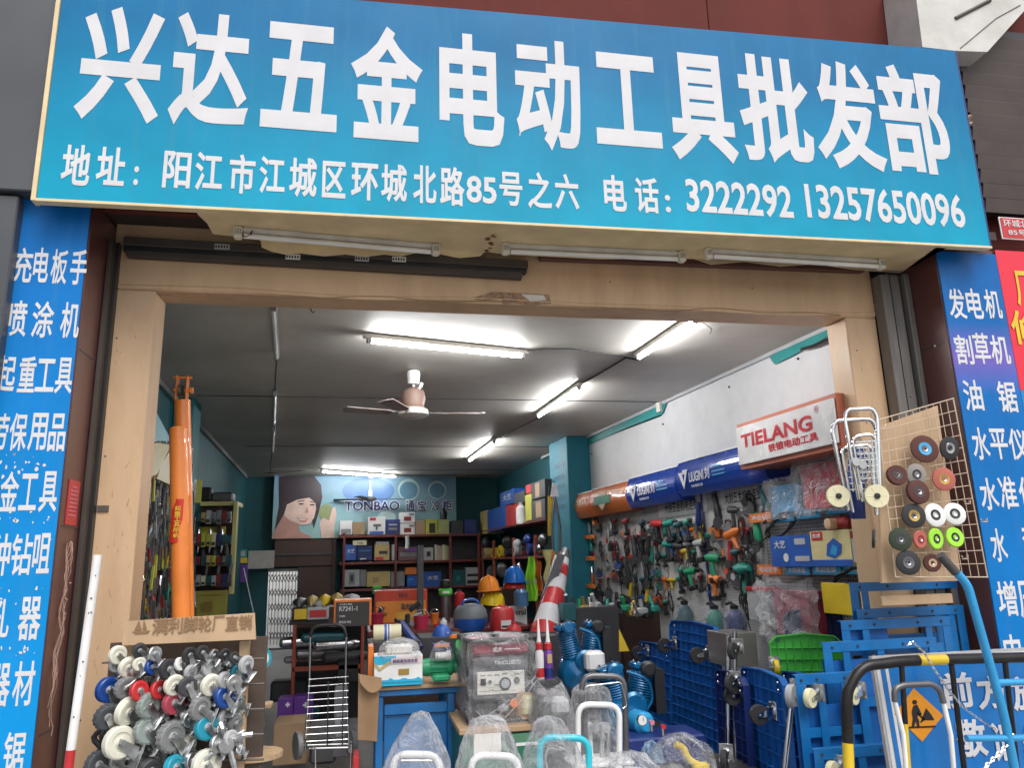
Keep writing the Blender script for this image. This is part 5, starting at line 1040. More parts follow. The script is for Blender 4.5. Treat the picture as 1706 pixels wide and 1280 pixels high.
# low bench left of the middle
bn_ = thing('work_bench', 'dark bench with a red brown frame crowded with stock, behind the trolley', 'bench', (0, 0, 0))
block(482, 1033, 612, 1040, 3.2, .7, 'dark', 'top', bn_); block(486, 1040, 492, 1160, 3.2, .05, 'shelfbrick', 'post', bn_); block(486, 1110, 600, 1118, 3.2, .05, 'shelfbrick', 'rail', bn_); block(600, 1040, 606, 1200, 3.2, .05, 'shelfbrick', 'post', bn_); block(490, 1045, 600, 1200, 3.8, .03, 'black', 'back_sheet', bn_)
for i, a in enumerate([(490,1016,511,1033,'yellow','small yellow box on the dark bench'),(512,1013,547,1033,'lightgrey','white and red box on the dark bench')]):
    carton(*a[:4], 3.15, a[4], a[5], bands=[(.1, .2, .9, .8, 'red')] if i else [])
for i, (u0, v0, u1, v1, m) in enumerate(((488,996,512,1012,'gunmetal'),(510,992,530,1010,'boxtan'),(530,990,552,1010,'yellow'),(520,1000,548,1013,'lightgrey'),(552,988,572,1004,'boxtan'),(572,990,600,1002,'lightgrey'))):
    c, w, h = box_at(u0, v0, u1, v1, 3.5); t = thing('wrapped_part', f'{NW[i]} wrapped part from the left piled over the dark bench', 'wrapped part', c, 0, 'wrapped parts on the bench')
    MB().surf(lambda a, b_: (w/2*math.cos(a*6.283)*math.sin(math.pi*b_)**.5*(1+.12*math.sin(a*17+i)), .12*math.sin(a*6.283), h*b_), 14, 8, m, wrap=True).build('wrap', t)
sup = thing('stock_stack', 'low dark stack of cartons behind the dark bench', 'carton stack', (0, 0, 0)); block(486, 1012, 612, 1034, 3.35, .4, 'brownwood', 'carton', sup)
for i, (u, v, r_, m) in enumerate(((505,1070,.05,'steel'),(530,1090,.045,'gunmetal'),(560,1075,.05,'steel'),(540,1062,.04,'tealtool'),(575,1095,.05,'dark'),(512,1098,.03,'steel'))):
    p = at(u, v, 3.3); t = thing('metal_cylinder', f'{NW[i]} dim metal cylinder inside the dark bench', 'cylinder', p, 0, 'metal cylinders in the bench'); MB().lathe([(r_*.5, -.2), (r_, -.18), (r_, .14), (r_*.6, .2)], m, ax=(1, .2, 0)).build('cylinder', t)
carton(462, 1165, 488, 1208, 3.0, 'purple', 'left of two dark purple boxes with white crosses', dep=.2, bands=[(.5, .72, .8, .8, 'white'), (.6, .66, .7, .86, 'white')]); carton(489, 1162, 520, 1208, 3.0, 'purple', 'right of two dark purple boxes with white crosses', dep=.2, bands=[(.5, .66, .8, .74, 'white'), (.6, .6, .7, .8, 'white')])
carton(455, 1206, 512, 1275, 2.4, 'cardboard', 'plain brown carton on the floor behind the trolley', dep=.35)
# a plant of shop clutter beyond: dark vertical bar
p = at(700, 1015, 3.6); MB().box((p.x, p.y, p.z+.22), (.06, .05, .75), 'dark', bev=.004).build('steel_bar', label='dark square steel bar standing behind the buckets', cat='bar')
# buckets etc.
def bucket(u0, v0, u1, v1, y, m, lab, name='bucket', cat='bucket'):
    c, w, h = box_at(u0, v0, u1, v1, y); t = thing(name, lab, cat, c, 0, None); MB().lathe([(w*.36, 0), (w*.48, h*.92), (w*.5, h*.94), (w*.5, h), (w*.45, h), (w*.34, .02)], m, n=20).build('pail', t)
    MB().tube([(-w*.48, 0, h*.95), (-w*.3, 0, h*1.35), (w*.3, 0, h*1.35), (w*.48, 0, h*.95)], .004, 'steel', 5, fillet=.05).build('handle', t); return t
bucket(614, 1022, 640, 1050, 3.5, mat('bucketred', (.5,.03,.08), .4), 'red plastic bucket beside the coded dark carton'); bucket(688, 1026, 716, 1052, 3.5, 'bucketred', 'red plastic bucket in the middle of the counter'); bucket(716, 1022, 732, 1040, 3.6, 'orange', 'small orange bucket behind the blue cap')
c, w, h = box_at(654, 1014, 692, 1046, 3.5); t = thing('spray_gun_heap', 'grey spray gun heap between the two red buckets', 'spray guns', c)
rr = random.Random(2)
for k in range(9):
    a = Vector((rr.uniform(-.1, .1), rr.uniform(-.05, .05), rr.uniform(0, .16))); b_ = a+Vector((rr.uniform(-.1, .1), rr.uniform(-.05, .0), rr.uniform(-.03, .1))); MB().cyl(a, b_, rr.uniform(.012, .03), rr.choice(['steel', 'zinc', 'lightgrey', 'dark']), n=10).build('spray_gun', t)
# green laser level
c, w, h = box_at(731, 966, 753, 994, 4.2); t = thing('laser_level', 'bright green laser level with a black head', 'laser level', c); MB().box((0, 0, h*.25), (w, w*.8, h*.5), 'limegreen', bev=.02).build('body', t); MB().lathe([(w*.4, h*.5), (w*.45, h*.6), (w*.4, h*.95), (w*.1, h)], 'black').build('head', t); MB().box((0, -w*.42, h*.25), (w*.5, .004, h*.12), 'white').build('label_patch', t)
MB().cyl((0, 0, -.35), (0, 0, 0), .05, 'gunmetal').build('stand', t)
for (u0, v0, u1, v1, y, m, lab, cap) in ((757,983,774,1010,4.3,'red','red bottle behind the blue and grey drum','black'),(733,1030,745,1052,3.5,'white','white nozzle bottle beside the blue cap','white'),(722,1024,731,1044,3.6,'red','little red bottle beside the white nozzle bottle','white')):
    c, w, h = box_at(u0, v0, u1, v1, y); t = thing('bottle', lab, 'bottle', c); bottlish(t, m, cap, w/2, h)
# blue cap
def blob(t, w, d, h, m, nm, seed=0, wr=.1, n=18, pw=.5):
    return MB().surf(lambda a, b_: (w/2*math.cos(a*6.283)*max(0.001, (1-b_**2.2))**pw*(1+wr*math.sin(a*25+seed+b_*7)), d/2*math.sin(a*6.283)*max(.001, (1-b_**2.2))**pw*(1+wr*math.sin(a*19+seed)), h*b_), n, 10, m, wrap=True).build(nm, t)
c, w, h = box_at(716, 1040, 757, 1064, 2.0); t = thing('baseball_cap', 'blue work cap on the goods behind the green pump', 'cap', c); blob(t, w*.8, w*.8, h, 'blue', 'crown', wr=.02); MB().prism([(-w*.1, -w*.4), (-w*.5, -w*.45), (-w*.62, -w*.2), (-w*.3, 0)], .0, .012, 'blue', 'xy').build('peak', t); MB().ball((w*.2, -w*.32, h*.4), .008, 'letter').build('badge', t)
# kettle drum
c, w, h = box_at(755, 1004, 812, 1051, 3.5); t = thing('workshop_vacuum', 'round blue and grey vacuum drum with a blue handle', 'vacuum cleaner', c)
MB().lathe([(w*.42, 0), (w*.48, h*.1), (w*.5, h*.45)], 'blue', n=28).build('tank', t); MB().lathe([(w*.505, h*.44), (w*.505, h*.5), (w*.46, h*.72), (w*.36, h*.88), (w*.2, h*.95), (0.001, h*.96)], mat('vacgrey', (.16,.18,.2), .45), n=28).build('lid', t)
MB().tube([(-w*.25, -w*.1, h*.85), (-w*.22, -w*.1, h*1.08), (w*.15, -w*.1, h*1.12), (w*.3, -w*.1, h*.82)], .014, 'blue', 8, fillet=.05).build('handle', t)
# helmets
def helmet(u0, v0, u1, v1, y, m, lab, tilt=0, flip=False):
    c, w, h = box_at(u0, v0, u1, v1, y); t = thing('safety_helmet', lab, 'helmet', c, 0, 'safety helmets', rot=(0, tilt, 0))
    MB().surf(lambda a, b_: (w*.46*math.cos(a*6.283)*math.cos(b_*1.55)**.75, w*.5*math.sin(a*6.283)*math.cos(b_*1.55)**.75, h*.12+h*.88*math.sin(b_*1.57)), 24, 9, m, wrap=True).build('shell', t)
    MB().lathe([(w*.44, h*.1), (w*.54, h*.1), (w*.54, h*.15), (w*.44, h*.17)], m, n=24).build('brim', t)
    b = MB(); b.tube([(0, -w*.5*math.cos(x), h*.14+h*.9*math.sin(x)) for x in (.1, .4, .8, 1.2, 1.57, 1.9, 2.3, 2.7, 3.0)], .012, m, 6); b.build('ridge', t)
helmet(795, 960, 834, 988, 3.9, mat('helmorange', (.8,.25,.02), .25), 'orange safety helmet stacked on the yellow one', -.05); helmet(797, 984, 842, 1012, 3.95, mat('helmyellow', (.75,.55,.02), .25), 'yellow safety helmet below the orange one', .12)
helmet(838, 944, 876, 974, 4.1, mat('helmblue', (.01,.12,.45), .2), 'blue safety helmet on top of the red one'); helmet(836, 966, 876, 982, 4.15, 'red', 'red safety helmet under the blue one')
st = thing('helmet_stand', 'dark post pile under the helmets', 'stand', (0, 0, 0)); block(805, 1008, 830, 1052, 4.0, .2, 'dark', 'post', st); block(838, 980, 874, 1050, 4.35, .2, 'brownwood', 'post', st)
# water bottle, white sign, extinguishers
c, w, h = box_at(856, 982, 880, 1010, 3.8); t = thing('water_jar', 'translucent blue jar below the blue helmet', 'jar', c); MB().lathe([(w*.5, 0), (w*.5, h*.8), (w*.3, h)], mat('jarblue', (.06,.16,.3), .15)).build('jar', t)
carton(848, 1010, 878, 1050, 3.9, 'white', 'white panel with partly hidden black word', 'white_sign', 'sign', dep=.03, txt=[('onal', .35, .62, .95, .86)], tm='black')
c, w, h = box_at(817, 1008, 857, 1051, 3.0); t = thing('red_gas_can', 'round red fuel can with a white label on the counter', 'fuel can', c); MB().lathe([(w*.46, 0), (w*.5, h*.08), (w*.5, h*.7), (w*.4, h*.88), (w*.18, h*.93), (w*.15, h)], 'red', n=26).build('body', t); MB().surf(lambda i, j: (w*.505*math.sin(-.3+i*.9), -w*.505*math.cos(-.3+i*.9), h*(.1+.32*j)), 8, 2, 'white').build('label_patch', t); MB().surf(lambda i, j: (w*.51*math.sin(-.25+i*.6), -w*.51*math.cos(-.25+i*.6), h*(.14+.08*j)), 8, 2, 'black').build('black_band', t)
c, w, h = box_at(843, 1040, 869, 1054, 2.6); t = thing('funnel_cover', 'small domed red lid beside the red fuel can', 'lid', c); blob(t, w, w, h, 'red', 'dome', wr=0); MB().lathe([(w*.15, h*.9), (w*.18, h*1.2)], 'red').build('knob', t)
# vests
for (u0, u1, v0, v1, m, lab) in ((877, 894, 928, 1002, 'hivis', 'lime green safety vest hanging behind the striped cone'), (893, 903, 935, 985, 'orange', 'orange safety vest hanging behind the lime one')):
    c, w, h = box_at(u0, v0, u1, v1, 4.4+(m == 'orange')*.2); t = thing('safety_vest', lab, 'vest', c); MB().surf(lambda i, j: (w*(i-.5)*(1.1-.55*j**4)+.01*math.sin(j*9), .04*math.sin(i*15), h*j), 14, 10, m).surf(lambda i, j: (w*(i-.5)*1.12, .04*math.sin(i*15)-.006, h*(.38+.1*j)), 14, 2, 'lightgrey').build('vest', t)
# striped cone leaning
pA, pB = at(943, 916, 3.2), at(903, 1075, 2.6); ax_ = (pA-pB); t = thing('traffic_cone', 'large red and white striped traffic cone tilted to the left', 'traffic cone', pB); Lc = ax_.length
cb = [(0, .16), (.16, .34), (.34, .52), (.52, .68), (.68, .8), (.8, .88)]; k0, k1 = .135, .045
for i, (a, b_) in enumerate(cb): MB().lathe([(k0+(k1-k0)*a, a*Lc), (k0+(k1-k0)*b_, b_*Lc)], ['red', 'letter', 'red', 'letter', 'red', 'letter'][i], ax=ax_, n=26).build('stripe', t)
MB().lathe([(k0+(k1-k0)*.88, .88*Lc), (.035, Lc), (.02, Lc+.01)], 'gunmetal', ax=ax_, n=20).build('tip', t)
x, y, z, _ = frame((0, 0, 0), ax_); X = Matrix(((x.x, y.x, z.x, 0), (x.y, y.y, z.y, 0), (x.z, y.z, z.z, 0), (0, 0, 0, 1))); MB(X).box((0, 0, -.02), (.38, .38, .03), 'rubber', bev=.01).build('base', t)
# folded grey sleeve with white bar left of the cone
pA, pB = at(933, 925, 3.0), at(880, 1062, 2.9)
t = thing('folded_cone', 'grey backed folded reflective sleeve beside the striped cone', 'reflective sleeve', pB); d_ = pA-pB
vs = [(0, 0, 0), (.12, 0, .02), tuple(d_+Vector((.03, 0, 0))), tuple(d_+Vector((-.05, 0, 0)))]; b = MB(); b.add(vs+[(a, .02, c_) for a, _, c_ in vs], [[0, 1, 2, 3], [7, 6, 5, 4], [0, 4, 5, 1], [1, 5, 6, 2], [2, 6, 7, 3], [3, 7, 4, 0]], 'gunmetal'); b.build('sleeve', t)
for k in range(7):
    f0, f1 = .14+k*.12, .14+k*.12+.119; P0 = Vector((0, -.006, 0)); q = lambda f, g: tuple(P0+d_*f+Vector((.12*(1-f)+.03*f, 0, .02*(1-f)))*g+Vector((-.05*f*(1-g), 0, 0)))
    MB().add([q(f0, .0), q(f0, 1.0), q(f1, 1.0), q(f1, .0)], [[0, 1, 2, 3]], 'letter' if k % 2 else 'red').build('reflective_stripe', t)
# ---------------- front table group
tb_ = thing('steel_table', 'blue steel table with a cardboard covered top', 'table', (0, 0, 0)); YT = .95
ctop, wtop, _ = box_at(612, 1136, 778, 1146, YT); ZT = at(690, 1142, YT).z
MB().box((ctop.x, YT+.3, ZT-.012), (wtop, .62, .02), 'cardboard', bev=.003).build('cardboard_sheet', tb_)
MB().box((ctop.x, YT+.3, ZT-.042), (wtop-.04, .58, .035), 'cartblue', bev=.004).build('top', tb_)
for u in (632, 751):
    for yy in (YT+.04, YT+.56): q = at(u, 1180, YT+.04); MB().box((q.x, yy, ZT/2-.03), (.045, .045, ZT-.062), 'cartblue', bev=.004).build('leg', tb_)
q0, q1 = at(640, 1184, YT+.03), at(745, 1184, YT+.03); MB().box(((q0.x+q1.x)/2, YT+.03, q0.z), (q1.x-q0.x, .03, .06), 'cartblue', bev=.004).build('cross_rail', tb_)
zz = q0.z-.032; MB().box(((q0.x+q1.x)/2, YT+.05, zz/2+.05), (q1.x-q0.x, .02, zz-.1), 'cartblue', bev=.004).build('front_panel', tb_)
MB().box(((q0.x+q1.x)/2, YT+.5, (ZT+zz)/2), (q1.x-q0.x, .02, ZT-zz-.1), 'black').build('back_panel', tb_)
q = [at(597, 1122, YT-.02), at(632, 1148, YT-.02), at(628, 1236, YT-.02), at(596, 1234, YT-.02)]; b = MB(); b.surf(lambda i, j: tuple((q[0]*(1-i)+q[1]*i)*(1-j)+(q[3]*(1-i)+q[2]*i)*j+Vector((0, .01*math.sin(i*5), 0))), 5, 5, 'kraft'); b.build('cardboard_flap', label='hanging brown cardboard flap at the left of the blue table', cat='cardboard')
b = MB(); b.surf(lambda i, j: tuple(at(600+i*36, 1124+i*6+j*(14+14*math.sin(i*3)), YT-.05-.02*j)), 8, 4, 'kraft'); b.build('paper_edge', label='crumpled kraft paper over the left table corner', cat='paper')
t, w, h = carton(623, 1093, 704, 1143, YT-.03, 'white', 'white and light blue carton with printed waves on the blue table', dep=.2, bands=[(.0, 0, 1, .2, mat('wave', (.02,.42,.65), .4)), (0, .72, .45, 1, 'wave'), (.35, .72, 1, .92, mat('palepink', (.75,.6,.62), .5)), (.5, .35, .72, .55, 'brass')], txt=[('超级高压洗车泵', .38, .76, .9, .88)], tm='navy')
b = MB(Matrix.Translation((0, -.006, 0))); b.prism([(w*(k/12), h*(.2+.07*math.sin(k*1.9))) for k in range(13)]+[(w, h*.12), (0, h*.12)], -.002, 0, 'wave'); b.build('printed_wave', t)
b = MB(Matrix.Translation((0, -.0085, 0))); b.prism([(w*.0, h*.72), (w*.12, h*.52), (w*.24, h*.66), (w*.36, h*.78), (w*.3, h*.84), (w*.12, h*.62), (0, h*.8)], -.001, 0, 'boxtan'); b.build('printed_stripe', t)
carton(613, 1078, 622, 1137, YT+.05, 'orange', 'orange carton end left of the wave printed carton', dep=.2)
c, w, h = box_at(628, 1062, 702, 1095, YT+.02); t = thing('bagged_valve', 'clear bag holding a pale boxed part on the wave carton', 'bagged part', c); MB().box((0, .05, h*.35), (w*.6, .1, h*.45), 'paper', bev=.01).build('box', t); blob(t, w, .22, h, 'film_thick', 'plastic_bag', 3, .06, 26)
c, w, h = box_at(622, 1041, 668, 1070, 1.6); t = thing('tape_roll', 'big cream roll with a blue printed band above the bagged part', 'roll', c+Vector((0, 0, h/2))); MB().lathe([(h*.2, -w/2), (h/2, -w/2), (h/2, w/2), (h*.2, w/2)], 'cream', ax=(1, 0, 0), n=24).build('roll', t); MB().lathe([(h/2+.001, -w*.13), (h/2+.001, w*.13)], 'white', ax=(1, 0, 0), n=24).lathe([(h/2+.002, -w*.11), (h/2+.002, -w*.02)], 'blue', ax=(1, 0, 0), n=24).lathe([(h/2+.002, w*.03), (h/2+.002, w*.07)], 'navy', ax=(1, 0, 0), n=24).build('band', t)
st2 = thing('goods_crate', 'dark crate behind the wave carton holding the cream roll', 'crate', (0, 0, 0)); block(612, 1069, 700, 1140, 1.5, .3, 'dark', 'crate', st2); block(700, 1062, 775, 1140, 1.9, .4, 'dark', 'crate', st2)
p = at(668, 1040, 1.7); MB().tube([tuple(p), tuple(at(700, 1082, 1.55))], .03, 'navy', 8).build('torch_handle', label='dark blue slanting handle between cream roll and small bottle', cat='handle')
# green water pump
c, w, h = box_at(703, 1098, 772, 1134, YT-.02); t = thing('water_pump', 'green electric water pump on the blue table', 'pump', c); r_ = h*.42
b = MB(); b.lathe([(r_*.4, -w*.5), (r_*.95, -w*.47), (r_, -w*.36), (r_, -w*.3)], 'green', c=(0, .08, h*.55), ax=(1, 0, 0), n=22); b.build('fan_cover', t)
b = MB(); b.lathe([(r_*.9, -w*.3), (r_*.9, w*.12)], 'green', c=(0, .08, h*.55), ax=(1, 0, 0), n=22)
for k in range(14): a = k*math.pi/7; b.box((-w*.09, .08+r_*.93*math.cos(a), h*.55+r_*.93*math.sin(a)), (w*.4, .006, .006), 'green')
b.build('motor', t); MB().lathe([(r_*1.05, w*.12), (r_*1.1, w*.2), (r_*.9, w*.28), (r_*.5, w*.3)], 'green', c=(0, .08, h*.55), ax=(1, 0, 0), n=22).build('flange', t)
MB().lathe([(r_*.7, w*.3), (r_*.75, w*.45), (r_*.4, w*.5)], 'green', c=(0, .08, h*.5), ax=(1, 0, 0), n=20).build('impeller_housing', t)
MB().cyl((w*.4, .08, h*.5), (w*.4, .08, h*1.75), r_*.4, 'green').cyl((w*.4, .08, h*1.3), (w*.4, .0, h*1.3), r_*.5, 'green').cyl((w*.4, .08, h*1.75), (w*.4, .08, h*1.9), r_*.55, 'green').build('outlet', t)
b = MB(); b.cyl((w*.42, .0, h*1.62), (w*.42, -.05, h*1.62), r_*.6, mat('capgreen', (.12,.6,.2), .35)); b.build('bright_cap', t); MB().cyl((w*.3, .06, h*1.9), (w*.3, .06, h*2.05), r_*.5, 'orange').build('orange_cap', t)
MB().box((-w*.05, .0, h*.16), (w*.42, .14, h*.3), 'green', bev=.01).build('terminal_box', t)
c, w, h = box_at(718, 1072, 754, 1100, YT-.01); t = thing('fitting_pack', 'clear pack with a white fitting and blue orange top over the pump', 'pack', c); MB().box((0, .03, h*.72), (w*.9, .05, h*.5), 'navy', bev=.004).box((.0, .0, h*.85), (w*.7, .02, h*.16), 'orange').build('card', t); MB().lathe([(h*.22, -w*.3), (h*.22, w*.2), (h*.3, w*.22), (h*.3, w*.4)], 'white', c=(0, 0, h*.25), ax=(1, 0, 0)).build('fitting', t); blob(t, w*1.1, .12, h*1.15, 'film', 'plastic_wrap', 1, .04)
# generator under plastic
c, w, h = box_at(779, 1062, 889, 1210, .55); t = thing('generator', 'petrol generator with a white control panel wrapped in clear plastic', 'generator', c); D = .42
fr = 'dark'
for x in (-w*.48, w*.48):
    for yy in (0, D): MB().tube([(x, yy, .02), (x, yy, h*.98)], .014, fr, 8).build('frame_tube', t)
MB().tube([(-w*.48, 0, h*.96), (w*.48, 0, h*.96), (w*.48, D, h*.96), (-w*.48, D, h*.96)], .014, fr, 8, closed=True, fillet=.05).build('top_frame', t); MB().tube([(-w*.48, 0, .03), (w*.48, 0, .03), (w*.48, D, .03), (-w*.48, D, .03)], .014, fr, 8, closed=True, fillet=.05).build('base_frame', t)
MB().box((0, D/2, h*.86), (w*.9, D*.85, h*.2), mat('tankred', (.3,.02,.05), .3), bev=.02).build('fuel_tank', t); MB().lathe([(.035, 0), (.035, .02)], 'black', c=(0, D/2, h*.96)).build('tank_cap', t)
MB().box((0, .05, h*.52), (w*.9, .09, h*.5), 'gunmetal', bev=.015).build('front_housing', t)
MB().box((0, .0, h*.48), (w*.72, .012, h*.26), 'paper', bev=.003).build('control_panel', t)
b = MB(); b.box((-w*.27, -.008, h*.5), (.03, .01, .035), 'black'); b.build('switch', t); MB().lathe([(.008, 0), (.01, .008)], 'gunmetal', c=(-w*.17, -.006, h*.5), ax=(0, -1, 0)).build('switch', t)
b = MB(); b.lathe([(.034, 0), (.034, .006)], 'gunmetal', c=(w*.06, -.007, h*.47), ax=(0, -1, 0), n=24); b.lathe([(.026, 0), (.024, .012)], 'lightgrey', c=(w*.06, -.008, h*.47), ax=(0, -1, 0), n=24); b.build('socket', t)
MB().lathe([(.018, 0), (.016, .01)], 'gunmetal', c=(w*.24, -.007, h*.5), ax=(0, -1, 0)).build('key', t)
for k, (x, z) in enumerate(((-.27, .57), (-.17, .57), (-.06, .57), (.06, .58), (.24, .57), (-.06, .46))): MB().box((w*x, -.007, h*z), (.03, .002, .006), 'grey').build('print', t)
MB().box((-w*.1, -.007, h*.395), (w*.45, .002, .003), 'grey').build('print_line', t)
glyphs([('威虎', -w*.12, h*.83, w*.02, h*.89), ('一', w*.06, h*.855, w*.3, h*.865), ('TINGLI动力', -w*.1, h*.68, w*.3, h*.74)], 'letter', t, Matrix.Translation((0, -.01, 0)), bold=.02)
MB().box((w*.02, .03, h*.86), (w*.86, .03, h*.1), 'tankred', bev=.006).build('front_trim', t)
MB().box((-w*.2, .12, h*.15), (w*.35, .2, h*.24), 'dark', bev=.02).build('engine_block', t); MB().box((w*.05, .08, h*.17), (w*.22, .12, h*.12), 'lightgrey', bev=.02).build('carburettor', t); MB().lathe([(.025, 0), (.025, .03)], 'orange', c=(w*.2, .03, h*.24), ax=(0, -1, 0)).build('fuel_tap', t); MB().lathe([(.05, 0), (.055, .14)], 'tan', c=(w*.36, .03, h*.06)).build('muffler', t); MB().lathe([(.035, 0), (.035, .1)], 'cream', c=(w*.38, -.0, h*.12)).build('filter', t)
def gb(i, j):
    a = i*2*math.pi; cx, cy = math.cos(a), math.sin(a); r = 1/max(abs(cx), abs(cy))**.86; z = j; q = 1-.0*j
    k = (1 if j < .93 else max(.02, 1-(j-.93)/.07*1.0)); rx = (w*.54*k)*(1+.015*math.sin(i*60+j*9)); ry = (D*.62*k)
    return (cx*r*rx+.008*math.sin(j*23), D/2+cy*r*ry+.01*math.sin(j*31+i*20), h*(-.02+1.05*min(j, .96))+(.012*math.sin(i*40) if j > .9 else 0))
MB().surf(gb, 64, 30, film('film_gen', .2), wrap=True).build('plastic_wrap', t)
b = MB()
for (x0, z0, x1, z1) in ((-.1, .12, .5, .55), (-.35, .1, .1, .3), (.02, .1, .52, .5), (-.4, .2, -.2, .05)): b.tube([(w*x0, -.055, h*z0), (w*(x0+x1)/2, -.075, h*(z0+z1)/2), (w*x1, -.06, h*z1)], .0015, 'film_white', 5)
b.build('fold_glints', t)  # thin pale strips modelled as glints along the wrap's folds
sp_ = thing('crate', 'cardboard topped green crate under the generator', 'crate', (0, 0, 0)); block(765, 1212, 905, 1222, .45, .6, 'cardboard', 'cardboard_sheet', sp_); block(770, 1222, 905, 1420, .5, .5, mat('crategreen', (.02,.14,.08), .4), 'crate', sp_); block(862, 1226, 905, 1232, .46, .03, 'letter', 'rim', sp_)
# cans and sealant
for (u, m, m2, lab) in ((899, 'letter', 'red', 'white and red spray can with a tall white nozzle, left of two'), (914, 'purple', 'red', 'purple spray can with a tall white nozzle, right of two')):
    c, w, h = box_at(u-7.5, 1083, u+7.5, 1134, .9); t = thing('spray_can', lab, 'spray can', c); MB().lathe([(w*.45, 0), (w*.48, .01), (w*.48, h*.9), (w*.3, h)], m, n=18).build('can', t); MB().lathe([(w*.485, h*.1), (w*.485, h*.4)], 'red' if m == 'letter' else 'navy', n=18).build('band', t); MB().lathe([(w*.3, h), (w*.4, h*1.02), (w*.4, h*1.2), (w*.25, h*1.25)], m2, n=16).build('cap', t); MB().lathe([(w*.28, h*1.25), (w*.2, h*1.4), (.004, h*2.05)], 'white', n=12).build('nozzle', t)
    if m != 'letter': MB().box((0, -w*.42, h*.72), (w*.5, .02, h*.3), 'boxtan').build('label_patch', t)
stc = thing('crate', 'dark crate under the two spray cans', 'crate', (0, 0, 0)); block(885, 1134, 930, 1250, .85, .3, 'dark', 'crate', stc)
# ---------------- compressors
def comp(c, w, h, m, lab, seed):
    t = thing('air_compressor', lab, 'air compressor', c)
    MB().lathe([(.001, -w*.75), (w*.25, -w*.7), (w*.36, -w*.55), (w*.36, w*.6), (w*.25, w*.75), (.001, w*.8)], m, c=(-w*.05, .25, h*.2), ax=(.25, 1, 0), n=26).build('air_tank', t)
    for s_ in (-1, 1):
        X = Matrix.Translation((s_*w*.17-w*.05, .1, h*.42)) @ Matrix.Rotation(s_*.22, 4, 'Y'); b = MB(X); b.cyl((0, 0, 0), (0, 0, h*.42), w*.14, m)
        for k in range(11): b.lathe([(w*.2, 0), (w*.205, .004), (w*.2, .009)], m, c=(0, 0, h*(.03+.034*k)), n=22)
        b.build('cylinder_fins', t); b = MB(X); b.box((0, 0, h*.46), (w*.38, w*.36, h*.1), m, bev=.012)
        for k in range(4): b.cyl((w*.12*(1 if k % 2 else -1), w*.12*(1 if k > 1 else -1), h*.5), (w*.12*(1 if k % 2 else -1), w*.12*(1 if k > 1 else -1), h*.53), .008, 'steel', n=6)
        b.build('cylinder_head', t)
        MB(X).lathe([(w*.1, 0), (w*.12, .01), (w*.12, .05), (w*.08, .06)], 'black' if s_ > 0 else m, c=(0, -w*.18, h*.46), ax=(0, -1, 0), n=18).build('intake_cap', t)
    MB().box((-w*.05, .1, h*.4), (w*.56, w*.5, h*.2), m, bev=.03).build('crankcase', t); MB().lathe([(w*.2, 0), (w*.2, .03), (w*.15, .04)], m, c=(-w*.05, .1-w*.25, h*.4), ax=(0, -1, 0), n=22).build('crank_cover', t)
    MB().tube([(-w*.15, -.03, h*.86), (w*.05, -.07, h*.8), (w*.2, -.05, h*.7), (w*.26, -.02, h*.45), (w*.1, .0, h*.25)], .009, m, 8, fillet=.04).build('discharge_pipe', t)
    MB().box((w*.42, .16, h*.55), (w*.16, .3, h*.6), 'black', bev=.05).build('belt_guard', t)
    for k in range(5): MB().box((w*.335, .16, h*(.36+.09*k)), (.004, .22, .01), 'dark').build('guard_slot', t)
    if seed == 1: MB().box((w*.05, -.1, h*.42), (w*.36, .1, h*.28), 'white', bev=.02).build('air_filter', t)
    else: MB().lathe([(w*.16, 0), (w*.17, .02), (w*.17, .24), (w*.1, .27)], 'skyblue', c=(-w*.12, .1, h*.2), ax=(.2, -1, 0), n=24).build('tank_end', t)
    return t
c, w, h = box_at(936, 1030, 1020, 1150, 1.3); comp(c, w, h, 'compblue', 'blue air compressor with a white square filter, farther of two', 1)
c, w, h = box_at(1008, 1100, 1110, 1225, .9); t = comp(c, w, h, 'compblue', 'blue air compressor with a pressure gauge, nearer of two', 2)
p = at(1070, 1201, .6); t = thing('pressure_gauge', 'round white pressure gauge on the nearer compressor', 'gauge', p); MB().lathe([(.028, 0), (.03, -.02), (.03, .005), (.026, .006)], 'steel', ax=(0, -1, 0), n=24).build('case', t); MB().lathe([(.026, .0065), (.0001, .0068)], 'white', ax=(0, -1, 0), n=24).box((.004, -.0085, .006), (.003, .001, .02), 'black').build('dial', t)
for (u, v, m, lab) in ((1085, 1204, 'pink', 'small pink knob right of the pressure gauge'), (1104, 1211, 'red', 'small red knob farther right of the pressure gauge')):
    p = at(u, v, .62); t = thing('valve', lab, 'valve', p); MB().lathe([(.012, -.01), (.014, .02)], m, ax=(0, -1, 0)).build('knob', t); MB().cyl((0, 0, -.05), (0, 0, 0), .012, 'steel').build('stem', t)
MB().box(tuple(at(1090, 1250, .75)), (.55, .3, .2), 'navy', bev=.01).build('blue_crate', label='dark blue crate under the nearer compressor', cat='crate')
p = at(1038, 1086, 1.7); b = MB(Matrix.Translation(p)); b.prism([(-.03, 0), (.05, .0), (-.02, .16)], 0, .01, 'yellow'); b.build('warning_triangle', label='small yellow triangle beside the black belt guard', cat='warning triangle')
